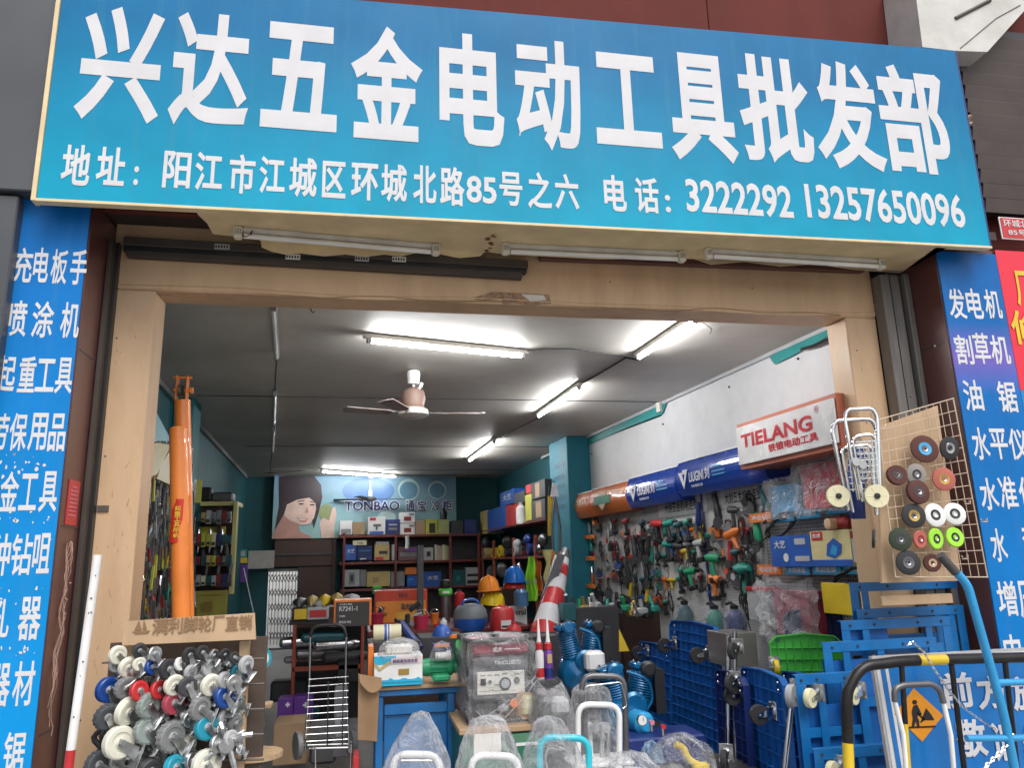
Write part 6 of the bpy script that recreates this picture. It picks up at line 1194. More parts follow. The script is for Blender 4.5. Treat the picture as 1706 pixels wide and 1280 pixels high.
# black storage crates behind compressors
bk = thing('stock_stack', 'dark stack of tool cases behind the compressors', 'tool cases', (0, 0, 0)); block(945, 1012, 1035, 1200, 2.6, .4, 'dark', 'case', bk); block(1040, 1018, 1105, 1200, 2.9, .4, 'brownwood', 'case', bk); block(880, 1060, 945, 1200, 2.2, .3, 'dark', 'case', bk)
block(938, 1006, 960, 1035, 2.55, .2, 'tealtool', 'lid', bk)
rr = random.Random(9)
for i in range(16):
    u = 945+i*9.6; p = at(u, 1010+rr.uniform(-6, 8)+i*.6, 2.7); m = ['gunmetal', 'dark', 'green', 'brass', 'steel', 'lightgrey', 'black', 'makgreen'][i % 8]
    t = thing('machine_part', f'{NW[i]} small dark machine part from the left on the dark cases', 'machine part', p, rr.uniform(0, 3), 'machine parts on the dark cases'); MB().box((0, 0, 0), (.1, .08, .06), m, bev=.015).build('body', t); MB().cyl((0, 0, 0), (rr.uniform(-.08, .08), 0, .1), .018, m).build('spindle', t)
# ================================================================ TROLLEYS, BARRIER AND CART AT THE RIGHT
def caster_mb(wm, r=.055, w=.03):
    """a swivel caster: plate in the x-z plane at y = 0, wheel standing out towards -y"""
    return None
def caster(par, c, wm, r=.055, top=False, hub='steel', yaw=0):
    """mounting plate facing -y, fork and wheel standing out from it; the wheel trails downwards"""
    X = Matrix.Translation(c) @ rotz(yaw)
    b = MB(X); b.box((0, 0, 0), (r*1.5, .006, r*1.8), 'zinc', bev=.002)
    for sx_ in (-1, 1):
        for sz_ in (-1, 1): b.cyl((sx_*r*.55, -.003, sz_*r*.7), (sx_*r*.55, -.009, sz_*r*.7), r*.1, 'steel', n=6)
    b.lathe([(r*.5, 0), (r*.52, .014), (r*.3, .02)], 'chrome', c=(0, -.003, 0), ax=(0, -1, 0), n=18)
    pl_ = b.build('caster_plate', par); wy, wz = -.02-r*1.25, -r*.35
    b = MB(X)
    for s_ in (-1, 1): b.prism([(-.012, r*.42), (-.012, -r*.5), (wy-r*.22, wz-r*.2), (wy-r*.25, wz+r*.15)], s_*r*.45-.002, s_*r*.45+.002, 'chrome', 'yz')
    b.box((0, -.014, -r*.02), (r*.9, .004, r*.9), 'chrome'); b.build('fork', pl_)
    b = MB(X); o = (0, wy, wz); b.lathe([(r*.66, -r*.3), (r*.94, -r*.3), (r, -r*.18), (r, r*.18), (r*.94, r*.3), (r*.66, r*.3)], wm, c=o, ax=(1, 0, 0), n=28); b.lathe([(r*.12, -r*.22), (r*.68, -r*.26), (r*.68, r*.26), (r*.12, r*.22)], hub, c=o, ax=(1, 0, 0), n=22); b.cyl((-r*.55, wy, wz), (r*.55, wy, wz), r*.12, 'steel', n=8)
    b.build('wheel', pl_); return pl_
def deckframe(uvTL, uvTR, vB, yl, yr):
    a, b_ = at(*uvTL, yl), at(*uvTR, yr); um = (uvTL[0]+uvTR[0])/2; ym = (yl+yr)/2; zt = (a.z+b_.z)/2; zb = at(um, vB, ym).z
    w = math.hypot(b_.x-a.x, b_.y-a.y); return Vector((a.x, a.y, zb)), w, zt-zb, math.atan2(b_.y-a.y, b_.x-a.x)
def plastic_deck(TL_, TR_, vB, yl, yr, m, lab, nx=8, nz=9, wheels=(), wm='rubber', lean=-.06, hub='steel', rw=.055):
    p, w, h, a = deckframe(TL_, TR_, vB, yl, yr); t = thing('platform_trolley', lab, 'platform trolley', p, 0, 'folded platform trolleys standing on end', rot=(lean, 0, a))
    r = .04; prof = [(r, 0), (w-r, 0), (w, r), (w, h-r), (w-r, h), (w*.5, h+.015), (r, h), (0, h-r), (0, r)]
    MB().prism(prof, .012, .03, m).build('deck', t)
    b = MB(); pts = [(x, .0, z) for x, z in prof]
    for i in range(len(pts)):
        A, B = Vector(pts[i]), Vector(pts[(i+1) % len(pts)]); d_ = B-A; X = Matrix.Translation(A) @ Matrix.Rotation(-math.atan2(d_.z, d_.x), 4, 'Y'); b.box((d_.length/2, .004, 0), (d_.length, .036, .008), m, X)
    b.build('rim', t)
    for i in range(1, nx): MB().box((w*i/nx, .003, h/2), (.004, .022, h-.02), m).build('rib', t)
    for j in range(1, nz): MB().box((w/2, .002, h*j/nz), (w-.02, .024, .004), m).build('rib', t)
    for (fx, fz) in wheels: caster(t, (w*fx, -.012, h*fz), wm, rw, hub=hub)
    for (fx, fz) in ((.12, .96), (.12, .9), (.9, .96), (.9, .9)):
        MB().lathe([(.008, 0), (.006, .006)], 'chrome', c=(w*fx, -.013, h*fz), ax=(0, -1, 0), n=10).build('bolt', t)
    return t, w, h
plastic_deck((1060, 1072), (1112, 1080), 1200, 2.7, 2.0, 'deckblue', 'small dark blue folded platform trolley behind the nearer compressor', 5, 6, ((.3, .9),), 'rubber')
plastic_deck((1108, 1036), (1184, 1044), 1238, 1.95, 1.2, 'deckblue', 'tall blue plastic platform trolley leftmost, standing on end with black wheels', 8, 12, ((.12, .80), (.85, .78)), 'rubber')
plastic_deck((1305, 1015), (1425, 1021), 1075, .9, .75, 'navy', 'navy plastic trolley deck showing above the green one', 9, 3, (), lean=-.03)
plastic_deck((1281, 1056), (1402, 1066), 1138, .55, .4, 'limegreen', 'lime green plastic platform trolley with yellow green wheels', 9, 4, ((.03, .42), (.8, .28)), 'yellow', hub='limegreen', lean=-.03, rw=.045)
plastic_deck((1232, 1113), (1302, 1130), 1330, .65, .12, 'deckblue', 'blue plastic platform trolley in the middle of the group with dark wheels', 6, 8, ((.12, .79), (.75, .72)), 'rubber', lean=-.02)
plastic_deck((1300, 1122), (1352, 1130), 1330, .5, .1, 'deckblue', 'blue trolley deck edge behind the large grey caster', 5, 7, (), lean=-.02)
plastic_deck((1190, 1120), (1236, 1128), 1330, .95, .5, 'navy', 'dark navy trolley deck behind the chrome tubes', 5, 8, (), lean=-.02)
plastic_deck((1420, 1028), (1470, 1034), 1200, .9, .75, 'navy', 'navy trolley deck seen through the blue steel frames', 5, 8, (), lean=-.02)
# steel frames of angle iron
def bartube(t, pts, r, m, nm, fillet=.05, n=10): return MB().tube([tuple(Vector(p)-t.location) for p in pts], r, m, n, fillet=fillet).build(nm, t)
def angle_frame(u0, v0, u1, v1, y, lab, mids=(.3, .7), hm=(), th=.048, wheels=(), wm='white', rz=0, m='cartblue', wr=.05, sheet=None):
    c, w, h = box_at(u0, v0, u1, v1, y); t = thing('platform_trolley', lab, 'platform trolley', Vector((c.x-w/2, y, c.z)), rz, 'blue steel platform trolleys')
    def L_(x0, z0, x1, z1, nm): MB().box(((x0+x1)/2, .0, (z0+z1)/2), (x1-x0, .005, z1-z0), m, bev=.001).box(((x0+x1)/2, .016, z1-.0025 if (x1-x0) > (z1-z0) else (z0+z1)/2), (x1-x0 if (x1-x0) > (z1-z0) else .005, .026, .005 if (x1-x0) > (z1-z0) else z1-z0), m).build(nm, t)
    L_(0, h-th, w, h, 'frame_bar'); L_(0, 0, w, th, 'frame_bar'); L_(0, th+.001, th, h-th-.001, 'frame_bar'); L_(w-th, th+.001, w, h-th-.001, 'frame_bar')
    for f in mids: MB().box((w*f, .004, h/2), (th*.8, .006, h-2*th-.002), m).build('cross_member', t)
    for f in hm: MB().box((w/2, .008, h*f), (w-2*th-.002, .006, th*.9), m).build('cross_member', t)
    if sheet: MB().box((w*(sheet[0]+sheet[2])/2, .036, h*(sheet[1]+sheet[3])/2), (w*(sheet[2]-sheet[0]), .004, h*(sheet[3]-sheet[1])), 'deckblue').build('deck_sheet', t)
    for f in (.08, .3, .7, .92): MB().lathe([(.007, 0), (.006, .006)], 'dark', c=(w*f, -.003, h-th*.5), ax=(0, -1, 0), n=8).build('bolt_hole', t)
    for (fx, fz) in wheels: caster(t, (w*fx+.06, -.012, h*fz), wm, wr, yaw=-1.05, hub=wm)
    return t, w, h
angle_frame(1420, 968, 1628, 1072, -.12, 'topmost and farthest blue steel trolley frame below the wheel rack', (.12, .86), (.5,))
angle_frame(1432, 1012, 1612, 1110, -.18, 'second blue steel trolley frame from the top', (.16, .75, .88), ())
angle_frame(1405, 1031, 1588, 1125, -.25, 'third blue steel trolley frame from the top', (.22, .8), (.45,), sheet=(.1, .5, .45, .95))
angle_frame(1382, 1066, 1576, 1300, -.32, 'fourth blue steel trolley frame from the top, behind the black barrier', (.2, .5), (.55,), sheet=(.02, .0, .98, .86))
angle_frame(1340, 1121, 1460, 1440, -.42, 'nearest blue steel trolley frame with white wheels', (.35, .7), (.68,), sheet=(.0, .0, 1, .82), wheels=((.0+.12, .9), (.72, .9)), wm='cream', wr=.045)
angle_frame(1368, 1242, 1530, 1500, -.6, 'lowest blue steel trolley with white wheels at the bottom edge', (.5,), (), sheet=(0, 0, 1, .96), wheels=((.12, .89), (.8, .86)), wm='cream', wr=.045)
# chrome handles
def rod(pts, y, r, m, name, lab, cat, fillet=.05, n=10):
    q = [at(u, v, yy) for (u, v), yy in zip(pts, y if isinstance(y, (list, tuple)) else [y]*len(pts))]; t = MB().tube([tuple(p) for p in q], r, m, n, fillet=fillet).build(name); tag(t, lab, cat); return t
rod([(1213, 1060), (1213, 1290)], .75, .017, 'chrome', 'chrome_tube', 'bright chrome trolley tube, left one beside the tall blue deck', 'tube')
rod([(1224, 1052), (1226, 1290)], .7, .014, 'steel', 'chrome_tube', 'bright chrome trolley tube, right one beside the tall blue deck', 'tube')
rod([(1318, 1180), (1305, 1300)], .1, .017, 'chrome', 'chrome_tube', 'slanting chrome tube below the grey wheel', 'tube')
rod([(1368, 1170), (1366, 1235), (1375, 1300)], -.03, .008, 'chrome', 'chrome_rod', 'thin chrome rod between the blue steel frames', 'rod')
carton(1212, 1055, 1262, 1112, .95, mat('brushed', (.3,.29,.29), .35, .6), 'dull steel cabinet side between the trolleys', 'steel_cabinet', 'cabinet', dep=.3)
cs_ = thing('swivel_caster', 'large grey caster on the middle blue trolley', 'caster', at(1322, 1150, .1)); caster(cs_, (.03, 0, .0), 'lightgrey', .062, yaw=-.9, hub='lightgrey')
cs_ = thing('swivel_caster', 'black swivel caster hanging from the chrome tube, upper', 'caster', at(1222, 1078, .6)); caster(cs_, (.03, 0, 0), 'rubber', .05, yaw=-.9)
cs_ = thing('swivel_caster', 'black swivel caster hanging from the chrome tube, middle', 'caster', at(1218, 1132, .6)); caster(cs_, (.03, 0, 0), 'rubber', .05, yaw=-.9)
cs_ = thing('swivel_caster', 'steel caster bracket at the foot of the chrome tube', 'caster', at(1210, 1255, .5)); caster(cs_, (0, 0, 0), 'rubber', .055, yaw=-.6)
tag(MB().box(tuple(at(1215, 1285, .55)), (.3, .3, .05), 'dark', bev=.01).build('steel_plinth'), 'dark steel plinth at the foot of the chrome tubes', 'plinth')
# small white-wheel rack: wooden post and mesh with grinding wheels
YM = -.47
wr_ = thing('display_board', 'tan wooden board behind the wire grid of grinding wheels', 'board', (0, 0, 0))
bl = [at(1450, 700, -.1), at(1562, 665, -.1), at(1648, 1010, -.1)]
b = MB(); P_ = [at(1462, 712, YM+.06), at(1562, 676, YM+.06), at(1602, 968, YM+.06), at(1470, 972, YM+.06)]
b.add([tuple(q) for q in P_]+[tuple(q+Vector((0, .02, 0))) for q in P_], [[3, 2, 1, 0], [4, 5, 6, 7], [0, 1, 5, 4], [1, 2, 6, 5], [2, 3, 7, 6], [3, 0, 4, 7]], 'plywood'); b.build('board', wr_)
MB().box((at(1530, 990, YM+.1).x, YM+.12, at(1530, 990, YM+.1).z-.03), (.42, .02, .05), 'plywood', bev=.003).build('rail', wr_)
gm = thing('wire_grid', 'beige wire grid hung with grinding wheels at the right jamb', 'wire grid', (0, 0, 0))
g = lambda fx, fz: (lambda T, B: T*(1-fz)+B*fz)(at(1462, 700, YM)*(1-fx)+at(1588, 664, YM)*fx, at(1492, 962, YM)*(1-fx)+at(1645, 962, YM)*fx)
for i in range(12): MB().tube([tuple(g(i/11, 0)), tuple(g(i/11, .5)), tuple(g(i/11, 1))], .0022 if i not in (0, 11) else .0035, 'mesh_wire', 5).build('grid_wire', gm)
for j in range(15): MB().tube([tuple(g(0, j/14)+Vector((0, -.004, 0))), tuple(g(1, j/14)+Vector((0, -.004, 0)))], .0022 if j not in (0, 14) else .0035, 'mesh_wire', 5).build('grid_wire', gm)
mat('abr_brown', (.09,.03,.025), .8, bump=.2, bscale=200); mat('abr_pink', (.45,.13,.1), .85, bump=.2, bscale=200); mat('abr_grey', (.28,.26,.24), .85, bump=.2, bscale=150); mat('abr_green', (.04,.055,.035), .85, bump=.2, bscale=200)
W_ = [(1539,749,21,'abr_brown','skyblue','dark brown grinding wheel with a blue printed centre, top of the grid'),(1580,747,17,'rubber','steel','black grinding wheel at the top right of the grid'),(1492,793,15,'abr_brown','dark','black and brown flap wheel at the left of the grid'),(1525,791,16,'abr_grey','dark','grey grinding wheel in the middle of the grid'),(1571,799,17,'abr_pink','brass','pink grinding wheel at the right of the grid'),
 (1526,821,18,'abr_brown','dark','brown flap wheel below the grey one'),(1521,860,18,'rubber','brass','black grinding wheel with a brass hub left of the white ones'),(1556,859,17,'white','black','left of the two white polishing wheels'),(1589,857,16,'white','black','right of the two white polishing wheels'),
 (1499,899,17,'abr_green','dark','dark green disc in the lower row of the grid'),(1531,899,13,'abr_pink','darkred','small red pink disc in the lower row of the grid'),(1557,898,15,'hivis','black','left lime edged disc with a black hub'),(1589,896,14,'hivis','black','right lime edged disc with a black hub'),
 (1512,938,18,'rubber','gunmetal','black grinding wheel in the lowest row of the grid'),(1552,938,13,'abr_brown','tan','small brown cup brush in the lowest row of the grid'),(1453,898,14,'rubber','dark','oval black sanding pad at the left of the grid')]
for i, (u, v, r, m, hub, lab) in enumerate(W_):
    p = at(u, v, YM-.02); r_ = r*(p-CP).length/FPX*.98; t = thing('grinding_wheel', lab, 'grinding wheel', p, 0, 'grinding wheels on the wire grid', rot=(R_(rng.uniform(-8, 8)), 0, R_(rng.uniform(-14, 14)) if u != 1453 else .9)); th = .022 if i in (2, 5) else .01
    MB().lathe([(r_*.25, 0), (r_*.93, 0), (r_, .003), (r_, th), (r_*.93, th+.003), (r_*.25, th+.003)], m, ax=(0, -1, 0), n=30).build('disc', t)
    MB().lathe([(r_*.1, th+.002), (r_*.46, th+.0045), (r_*.47, th+.004), (r_*.47, -.001), (r_*.1, -.001)], hub, ax=(0, -1, 0), n=24).build('centre_label', t); MB().lathe([(r_*.08, th+.001), (r_*.2, th+.006), (r_*.2, th+.001)], 'steel' if hub not in ('steel',) else 'dark', ax=(0, -1, 0), n=16).build('hub_ring', t)
b = MB()
for k in range(7): a = at(1450+k*.4, 668+k*2, YM); 
for (u, v) in ((1612, 838), (1608, 930), (1470, 712), (1640, 868)): q = at(u, v, YM-.01); b.tube([(q.x+.02*math.sin(j*1.3), q.y-.01*math.cos(j*1.3), q.z+.012*math.cos(j*2.1)) for j in range(9)], .0018, 'mesh_wire', 4)
b.build('tie_wire', gm)
# two luggage trolleys hanging at the right jamb
def hung(uc, vt, vb, wpx, y, lab, mt, bend):
    c, w, h = box_at(uc-wpx/2, vt, uc+wpx/2, vb, y); t = thing('luggage_trolley', lab, 'luggage trolley', c, rz=-.25, group='folded luggage trolleys hanging by the frame')
    MB().tube([(-w*.36, 0, h*.1), (-w*.5, 0, h*.9), (-w*.4, 0, h), (w*.42, 0, h), (w*.5, 0, h*.9), (w*.25, 0, h*.05)], .011, mt, 10, fillet=.05).build('handle_frame', t)
    MB().tube([(-w*.3, -.02, h*.08), (-w*.38, -.02, h*.72), (w*.3, -.02, h*.74), (w*.2, -.02, h*.08)], .008, mt, 8, fillet=.04).build('inner_frame', t)
    for k in range(7): MB().tube([(-w*.32, -.03, h*(.3+.06*k)), (w*.25, -.03, h*(.3+.06*k+.005))], .003, mt, 5).build('grid_wire', t)
    for k in range(4): MB().tube([(-w*.25+w*.14*k, -.033, h*.28), (-w*.25+w*.14*k, -.033, h*.68)], .003, mt, 5).build('grid_wire', t)
    return t, w, h
t, w, h = hung(1432, 700, 868, 66, -.43, 'chrome luggage trolley with cream wheels hanging left, dark handle', 'chrome', 0)
t2, w2, h2 = hung(1443, 682, 850, 48, -.52, 'chrome luggage trolley hanging nearer, overlapping the other', 'chrome', 0)
for (u, v, y, par) in ((1396, 827, -.45, t), (1460, 827, -.56, t2)):
    p = at(u, v, y); inv = (Matrix.Translation(par.location) @ rotz(-.25)).inverted(); X = inv @ Matrix.Translation(p) @ rotz(-.3); r_ = .0565 if u < 1400 else .058
    wl = MB(X).lathe([(r_*.8, -.012), (r_, -.012), (r_, .012), (r_*.8, .012)], 'cream', ax=(0, -1, 0), n=30).lathe([(.01, .004), (r_*.84, .008), (r_*.84, -.004)], 'cream', ax=(0, -1, 0), n=30).build('wheel', par); MB(X).lathe([(.016, .004), (.014, .02), (.006, .021)], 'black', ax=(0, -1, 0), n=16).build('hub', wl)
    for k in range(6): a = k*math.pi/3; MB(X).tube([(.01*math.cos(a), -.01, .01*math.sin(a)), (r_*.84*math.cos(a), -.011, r_*.84*math.sin(a))], .003, 'cream', 5).build('spoke', wl)
for (u, v) in ((1425, 770), (1436, 775)):
    p = at(u, v, -.56); X = (Matrix.Translation(t2.location) @ rotz(-.25)).inverted() @ Matrix.Translation(p); MB(X).lathe([(.004, -.01), (.022, -.01), (.022, .01), (.004, .01)], 'lightgrey', ax=(0, -1, 0), n=18).build('small_wheel', t2)
tag(MB().surf(lambda i, j: tuple(at(1412+i*30+3*math.sin(j*7), 745+j*120, -.08)+Vector((0, .015*math.sin(i*9+j*4), 0))), 6, 14, 'navy').build('navy_bag'), 'dark navy cloth bag hanging behind the chrome trolleys', 'bag')
# --- blue construction sign
YC = -1.0
cB = at(1452, 1095, YC); cR = at(1705, 1098, YC); sgn_ = thing('road_work_sign', 'large blue road work sign with white characters and an orange diamond', 'road sign', (cB.x, YC, 0))
z1 = cB.z; zb = .35; wS = 1.15
shear = at(1495, 1280, YC)
dxs = (shear.x-cB.x)/(cB.z-shear.z)   # the board leans to the right as it goes down
def SX(x, z): return x+(z1-z)*dxs*.35
mat('signpanel', (.006,.17,.52), .3, coat=.3)
b = MB(); b.prism([(SX(0, z1), z1), (SX(wS, z1), z1), (SX(wS, zb), zb), (SX(0, zb), zb)][::-1], 0, .02, 'lightgrey'); b.build('back_plate', sgn_)
b = MB(); b.prism([(SX(.012, z1), z1-.012), (SX(wS, z1), z1-.012), (SX(wS, zb), zb), (SX(.012, zb), zb)][::-1], -.003, 0, 'letter'); b.build('white_border', sgn_)
b = MB(); b.prism([(SX(.03, z1), z1-.02), (SX(wS, z1), z1-.02), (SX(wS, zb), zb), (SX(.03, zb), zb)][::-1], -.006, -.0031, 'signpanel'); b.build('blue_face', sgn_)
b = MB(); b.prism([(SX(.05, z1), z1-.03), (SX(.064, z1), z1-.03), (SX(.064, zb), zb), (SX(.05, zb), zb)][::-1], -.0075, -.0061, 'letter'); b.build('white_line', sgn_)
L = [('前',1566,1120,1618,1180),('方',1624,1124,1674,1182),('施',1682,1126,1735,1184),('敬',1590,1198,1641,1262),('请',1648,1202,1692,1268),('绕',1700,1206,1750,1270)]
glyphs([(t_, x0-cB.x, z0, x1-cB.x, z1_) for t_, x0, z0, x1, z1_ in chars(L, YC, 0)], 'letter', sgn_, Matrix.Translation((0, -.009, 0)), name='character', bold=.03)
dm = [at(1520, 1147, YC), at(1569, 1192, YC), at(1534, 1236, YC), at(1488, 1190, YC)]
mat('diaorange', (.78,.3,.02), .35); b = MB(); b.prism([(q.x-cB.x, q.z) for q in dm][::-1], -.009, -.007, 'diaorange'); b.build('diamond', sgn_)
def dpx(l): return [(at(u, v, YC).x-cB.x, at(u, v, YC).z) for u, v in l][::-1]
for nm, l in (('worker_body', [(1519,1176),(1525,1174),(1530,1184),(1533,1190),(1529,1193),(1526,1188),(1526,1197),(1528,1199),(1529,1211),(1525,1211),(1523,1201),(1520,1211),(1516,1211),(1518,1198),(1516,1186)]), ('worker_head', [(1521+4*math.cos(a*.7), 1170+4*math.sin(a*.7)) for a in range(9)]), ('sand_heap', [(1530,1205),(1540,1180),(1548,1190),(1554,1200),(1538,1200)][::1]), ('ground_bar', [(1506,1211),(1556,1209),(1556,1212),(1506,1214)]), ('shovel', [(1526,1187),(1538,1198),(1536,1200),(1524,1189)])):
    b = MB(); b.prism(dpx(l), -.011, -.0092, 'black'); b.build(nm, sgn_)
# --- black and yellow tube barrier
YB = -1.12
br = thing('tube_barrier', 'black and yellow tube crowd barrier in front of the road work sign', 'barrier', (0, 0, 0))
path = [at(1416, 1330, YB), at(1411, 1180, YB), at(1418, 1140, YB), at(1440, 1113, YB), at(1475, 1106, YB), at(1530, 1101, YB), at(1706, 1096, YB), at(1860, 1092, YB)]
q = []
for i in range(len(path)-1):
    for k in range(10):
        t_ = k/10; p0 = path[max(i-1, 0)]; p1 = path[i]; p2 = path[i+1]; p3 = path[min(i+2, len(path)-1)]
        q.append(.5*((2*p1)+(-p0+p2)*t_+(2*p0-5*p1+4*p2-p3)*t_*t_+(-p0+3*p1-3*p2+p3)*t_**3))
def pxu(p): d = p-CP; return IW/2+FPX*d.dot(RT)/d.dot(FW), IH/2-FPX*d.dot(UP)/d.dot(FW)
def segm(p):
    u, v = pxu(p)
    if v > 1245 and u < 1450: return 'byel'
    if 1525 < u < 1562 and v < 1130: return 'byel'
    if u > 1697: return 'byel'
    return 'bblk'
mat('byel', (.75,.52,.02), .3, coat=.4); mat('bblk', (.012,.011,.011), .3, spec=.4, dirt=.2, dcol=(.1,.08,.06), dscale=9)
i = 0
while i < len(q)-1:
    m = segm(q[i]); j = i
    while j < len(q)-1 and segm(q[j]) == m: j += 1
    MB().tube([tuple(p) for p in q[i:j+1]], .021, m, 14).build('tube_band', br); i = j
for (ua, va, ub, vb) in ((1502, 1110, 1516, 1330), (1585, 1106, 1612, 1330), (1674, 1102, 1700, 1330)):
    a, b_ = at(ua, va, YB), at(ub, vb, YB); mid = a*.55+b_*.45; MB().tube([tuple(a), tuple(mid)], .011, 'bblk', 10).build('upright', br); MB().tube([tuple(mid), tuple(b_)], .011, 'bblk' if ua != 1502 else 'byel', 10).build('upright', br)
# hand truck handle in front of the sign
ht = thing('folding_hand_truck', 'folding hand truck with a grey grip standing before the road work sign', 'hand truck', (0, 0, 0)); YH = -1.05-.22
MB().tube([tuple(at(u, v, YH)) for u, v in ((1491, 1170), (1490, 1148), (1505, 1142), (1552, 1140), (1566, 1150), (1572, 1172))], .0115, 'gunmetal', 12, fillet=.04).build('grip', ht)
MB().tube([tuple(at(u, v, YH)) for u, v in ((1491, 1170), (1505, 1225), (1514, 1340))], .009, 'white', 10).build('side_tube', ht); MB().tube([tuple(at(u, v, YH)) for u, v in ((1572, 1172), (1584, 1225), (1594, 1340))], .009, 'white', 10).build('side_tube', ht)
# chains
def chain(pts, y, lab, r=.0022, L_=.022, m='chrome'):
    q = [at(u, v, y) for u, v in pts]; tot = sum((q[i+1]-q[i]).length for i in range(len(q)-1)); n = int(tot/(L_*.72)); b = MB(); acc = 0; i = 0; d = 0
    for k in range(n):
        s_ = k*L_*.72
        while i < len(q)-2 and s_ > acc+(q[i+1]-q[i]).length: acc += (q[i+1]-q[i]).length; i += 1
        dv = (q[i+1]-q[i]).normalized(); p = q[i]+dv*(s_-acc); side = dv.cross(Vector((0, 1, 0)) if k % 2 else Vector((.3, .2, 1))).normalized()
        b.tube([tuple(p+dv*(L_*.5*math.cos(a))+side*(L_*.26*math.sin(a))) for a in [x*math.pi/4 for x in range(8)]], r, m, 5, closed=True)
    o = b.build('chain'); tag(o, lab, 'chain', kind='stuff'); return o
chain([(1513, 1075), (1520, 1070), (1540, 1088), (1556, 1115), (1580, 1150), (1605, 1180), (1640, 1205), (1660, 1218)], -1.16, 'thin steel chain looping over the barrier down to the blue cart', .0017, .016)
chain([(1640, 1280), (1668, 1252), (1685, 1235), (1690, 1220)], -1.3, 'bright chain across the blue cart tube', .003, .022)
# --- cyan hand cart
mat('cartcyan', (.02,.30,.62), .25, coat=.6, dirt=.06, dcol=(.3,.4,.5)); YK = -1.3
hc = thing('hand_cart', 'bright blue tube hand cart with a black grip, nearest at the right edge', 'hand cart', (0, 0, 0))
def cyl_px(pts, r, m, nm, n=16, y=YK): return MB().tube([tuple(at(u, v, y)) for u, v in pts], r, m, n, fillet=.03).build(nm, hc)
cyl_px([(1594, 955), (1612, 975), (1640, 1075), (1672, 1190), (1700, 1330)], .0165, 'cartcyan', 'side_tube')
cyl_px([(1566, 925), (1575, 935), (1592, 954)], .0175, mat('grip', (.07,.065,.065), .7, bump=.3), 'grip')
cyl_px([(1660, 1138), (1720, 1137), (1850, 1130)], .0125, 'cartcyan', 'cross_tube'); cyl_px([(1610, 1231), (1680, 1231), (1850, 1228)], .0125, 'cartcyan', 'cross_tube')
# pale tubes and white rolls among the frames (behind the wire grid)
rod([(1445, 990), (1449, 1015)], .45, .02, 'steel', 'steel_tube', 'short pale steel tube inside the top blue frame', 'tube'); rod([(1592, 1060), (1600, 1090)], .1, .014, 'steel', 'steel_tube', 'pale steel tube at the right of the blue frames', 'tube')
carton(1508, 997, 1598, 1028, .75, 'grey', 'dim grey carton visible through the top blue frame', dep=.1, bands=[(.1, .2, .5, .8, 'dark'), (.6, .0, .95, 1, 'brownwood')])
carton(1420, 1080, 1580, 1260, .6, 'dark', 'dark steel plate behind the blue frames', 'steel_plate', 'plate', dep=.05)
# ================================================================ LEFT FRONT: crane, caster rack, pole
YJ = .45
jc = thing('jib_crane', 'tall orange jib crane arm with a pulley head and a red label', 'crane', (0, 0, 0))
pa_, pb2 = at(303, 1080, YJ), at(297, 716, YJ); rC = .047
MB().tube([tuple(pa_), tuple(pb2)], rC, 'craneorange', 28).build('front_tube', jc)
MB().lathe([(rC*.98, 0), (rC*.9, .012), (.001, .02)], 'craneorange', c=pb2, ax=pb2-pa_, n=24).build('end_cap', jc)
qa, qb = at(310, 1080, YJ+.07), at(304, 668, YJ+.07)
MB().tube([tuple(qa), tuple(qb)], rC*.93, 'craneorange', 28).build('rear_tube', jc)
MB().box(tuple(at(316, 850, YJ+.03)), (.014, .02, .16), 'craneorange', bev=.003).build('weld_flange', jc)
hd = at(302, 668, YJ+.07)
for s_ in (-1, 1): MB().box(tuple(hd+Vector((s_*.028, 0, .07))), (.008, .05, .15), 'craneorange', bev=.002).build('cheek_plate', jc)
MB().lathe([(.02, -.012), (.035, -.016), (.026, 0), (.035, .016), (.02, .012)], 'iron', c=hd+Vector((0, 0, .06)), ax=(1, 0, 0), n=24).build('pulley', jc)
MB().cyl(tuple(hd+Vector((-.045, 0, .06))), tuple(hd+Vector((.05, 0, .06))), .009, 'craneorange').cyl(tuple(hd+Vector((.045, 0, .06))), tuple(hd+Vector((.06, 0, .06))), .018, 'craneorange', n=6).build('axle_bolt', jc)
for dx in (0,): MB().cyl(tuple(hd+Vector((-.05, 0, .135))), tuple(hd+Vector((.05, 0, .135))), .007, 'craneorange').build('top_pin', jc)
l0, l1 = at(299, 905, YJ), at(298, 833, YJ)
X = Matrix.Translation(((l0.x+l1.x)/2, YJ, 0)); a0 = -.75; a1 = .55
MB(X).surf(lambda i, j: ((rC+.0015)*math.sin(a0+(a1-a0)*i), -(rC+.0015)*math.cos(a0+(a1-a0)*i), l0.z+(l1.z-l0.z)*j), 8, 2, mat('labelred', (.6,.03,.02), .4)).build('red_label', jc)
zz = l1.z-l0.z; yl_ = YJ-rC-.003
for i, ch in enumerate('起重工具吊机'):
    glyphs([(ch, -.016, l1.z-zz*(.16+.125*i+.11), .016, l1.z-zz*(.16+.125*i))], 'byel' if False else 'yellow', jc, Matrix.Translation(((l0.x+l1.x)/2, yl_, 0)), bold=.02, name='character')
# white pole with red foot
YP = -.62
pp = thing('marking_pole', 'white pole with a red lower end leaning at the left pillar', 'pole', (0, 0, 0)); a, b_, c = at(163, 925, YP), at(118, 1250, YP), at(104, 1360, YP)
MB().tube([tuple(a), tuple(b_)], .0165, 'white', 18).build('white_section', pp); MB().tube([tuple(b_), tuple(c)], .017, 'red', 18).build('red_section', pp)
rr = random.Random(3); b = MB()
for k in range(7):
    q = a+(b_-a)*rr.uniform(.1, .98)+Vector((rr.uniform(-.01, .01), -.0165, 0)); b.ball(q, rr.uniform(.002, .004), 'dark', 6)
b.build('paint_chips', pp)
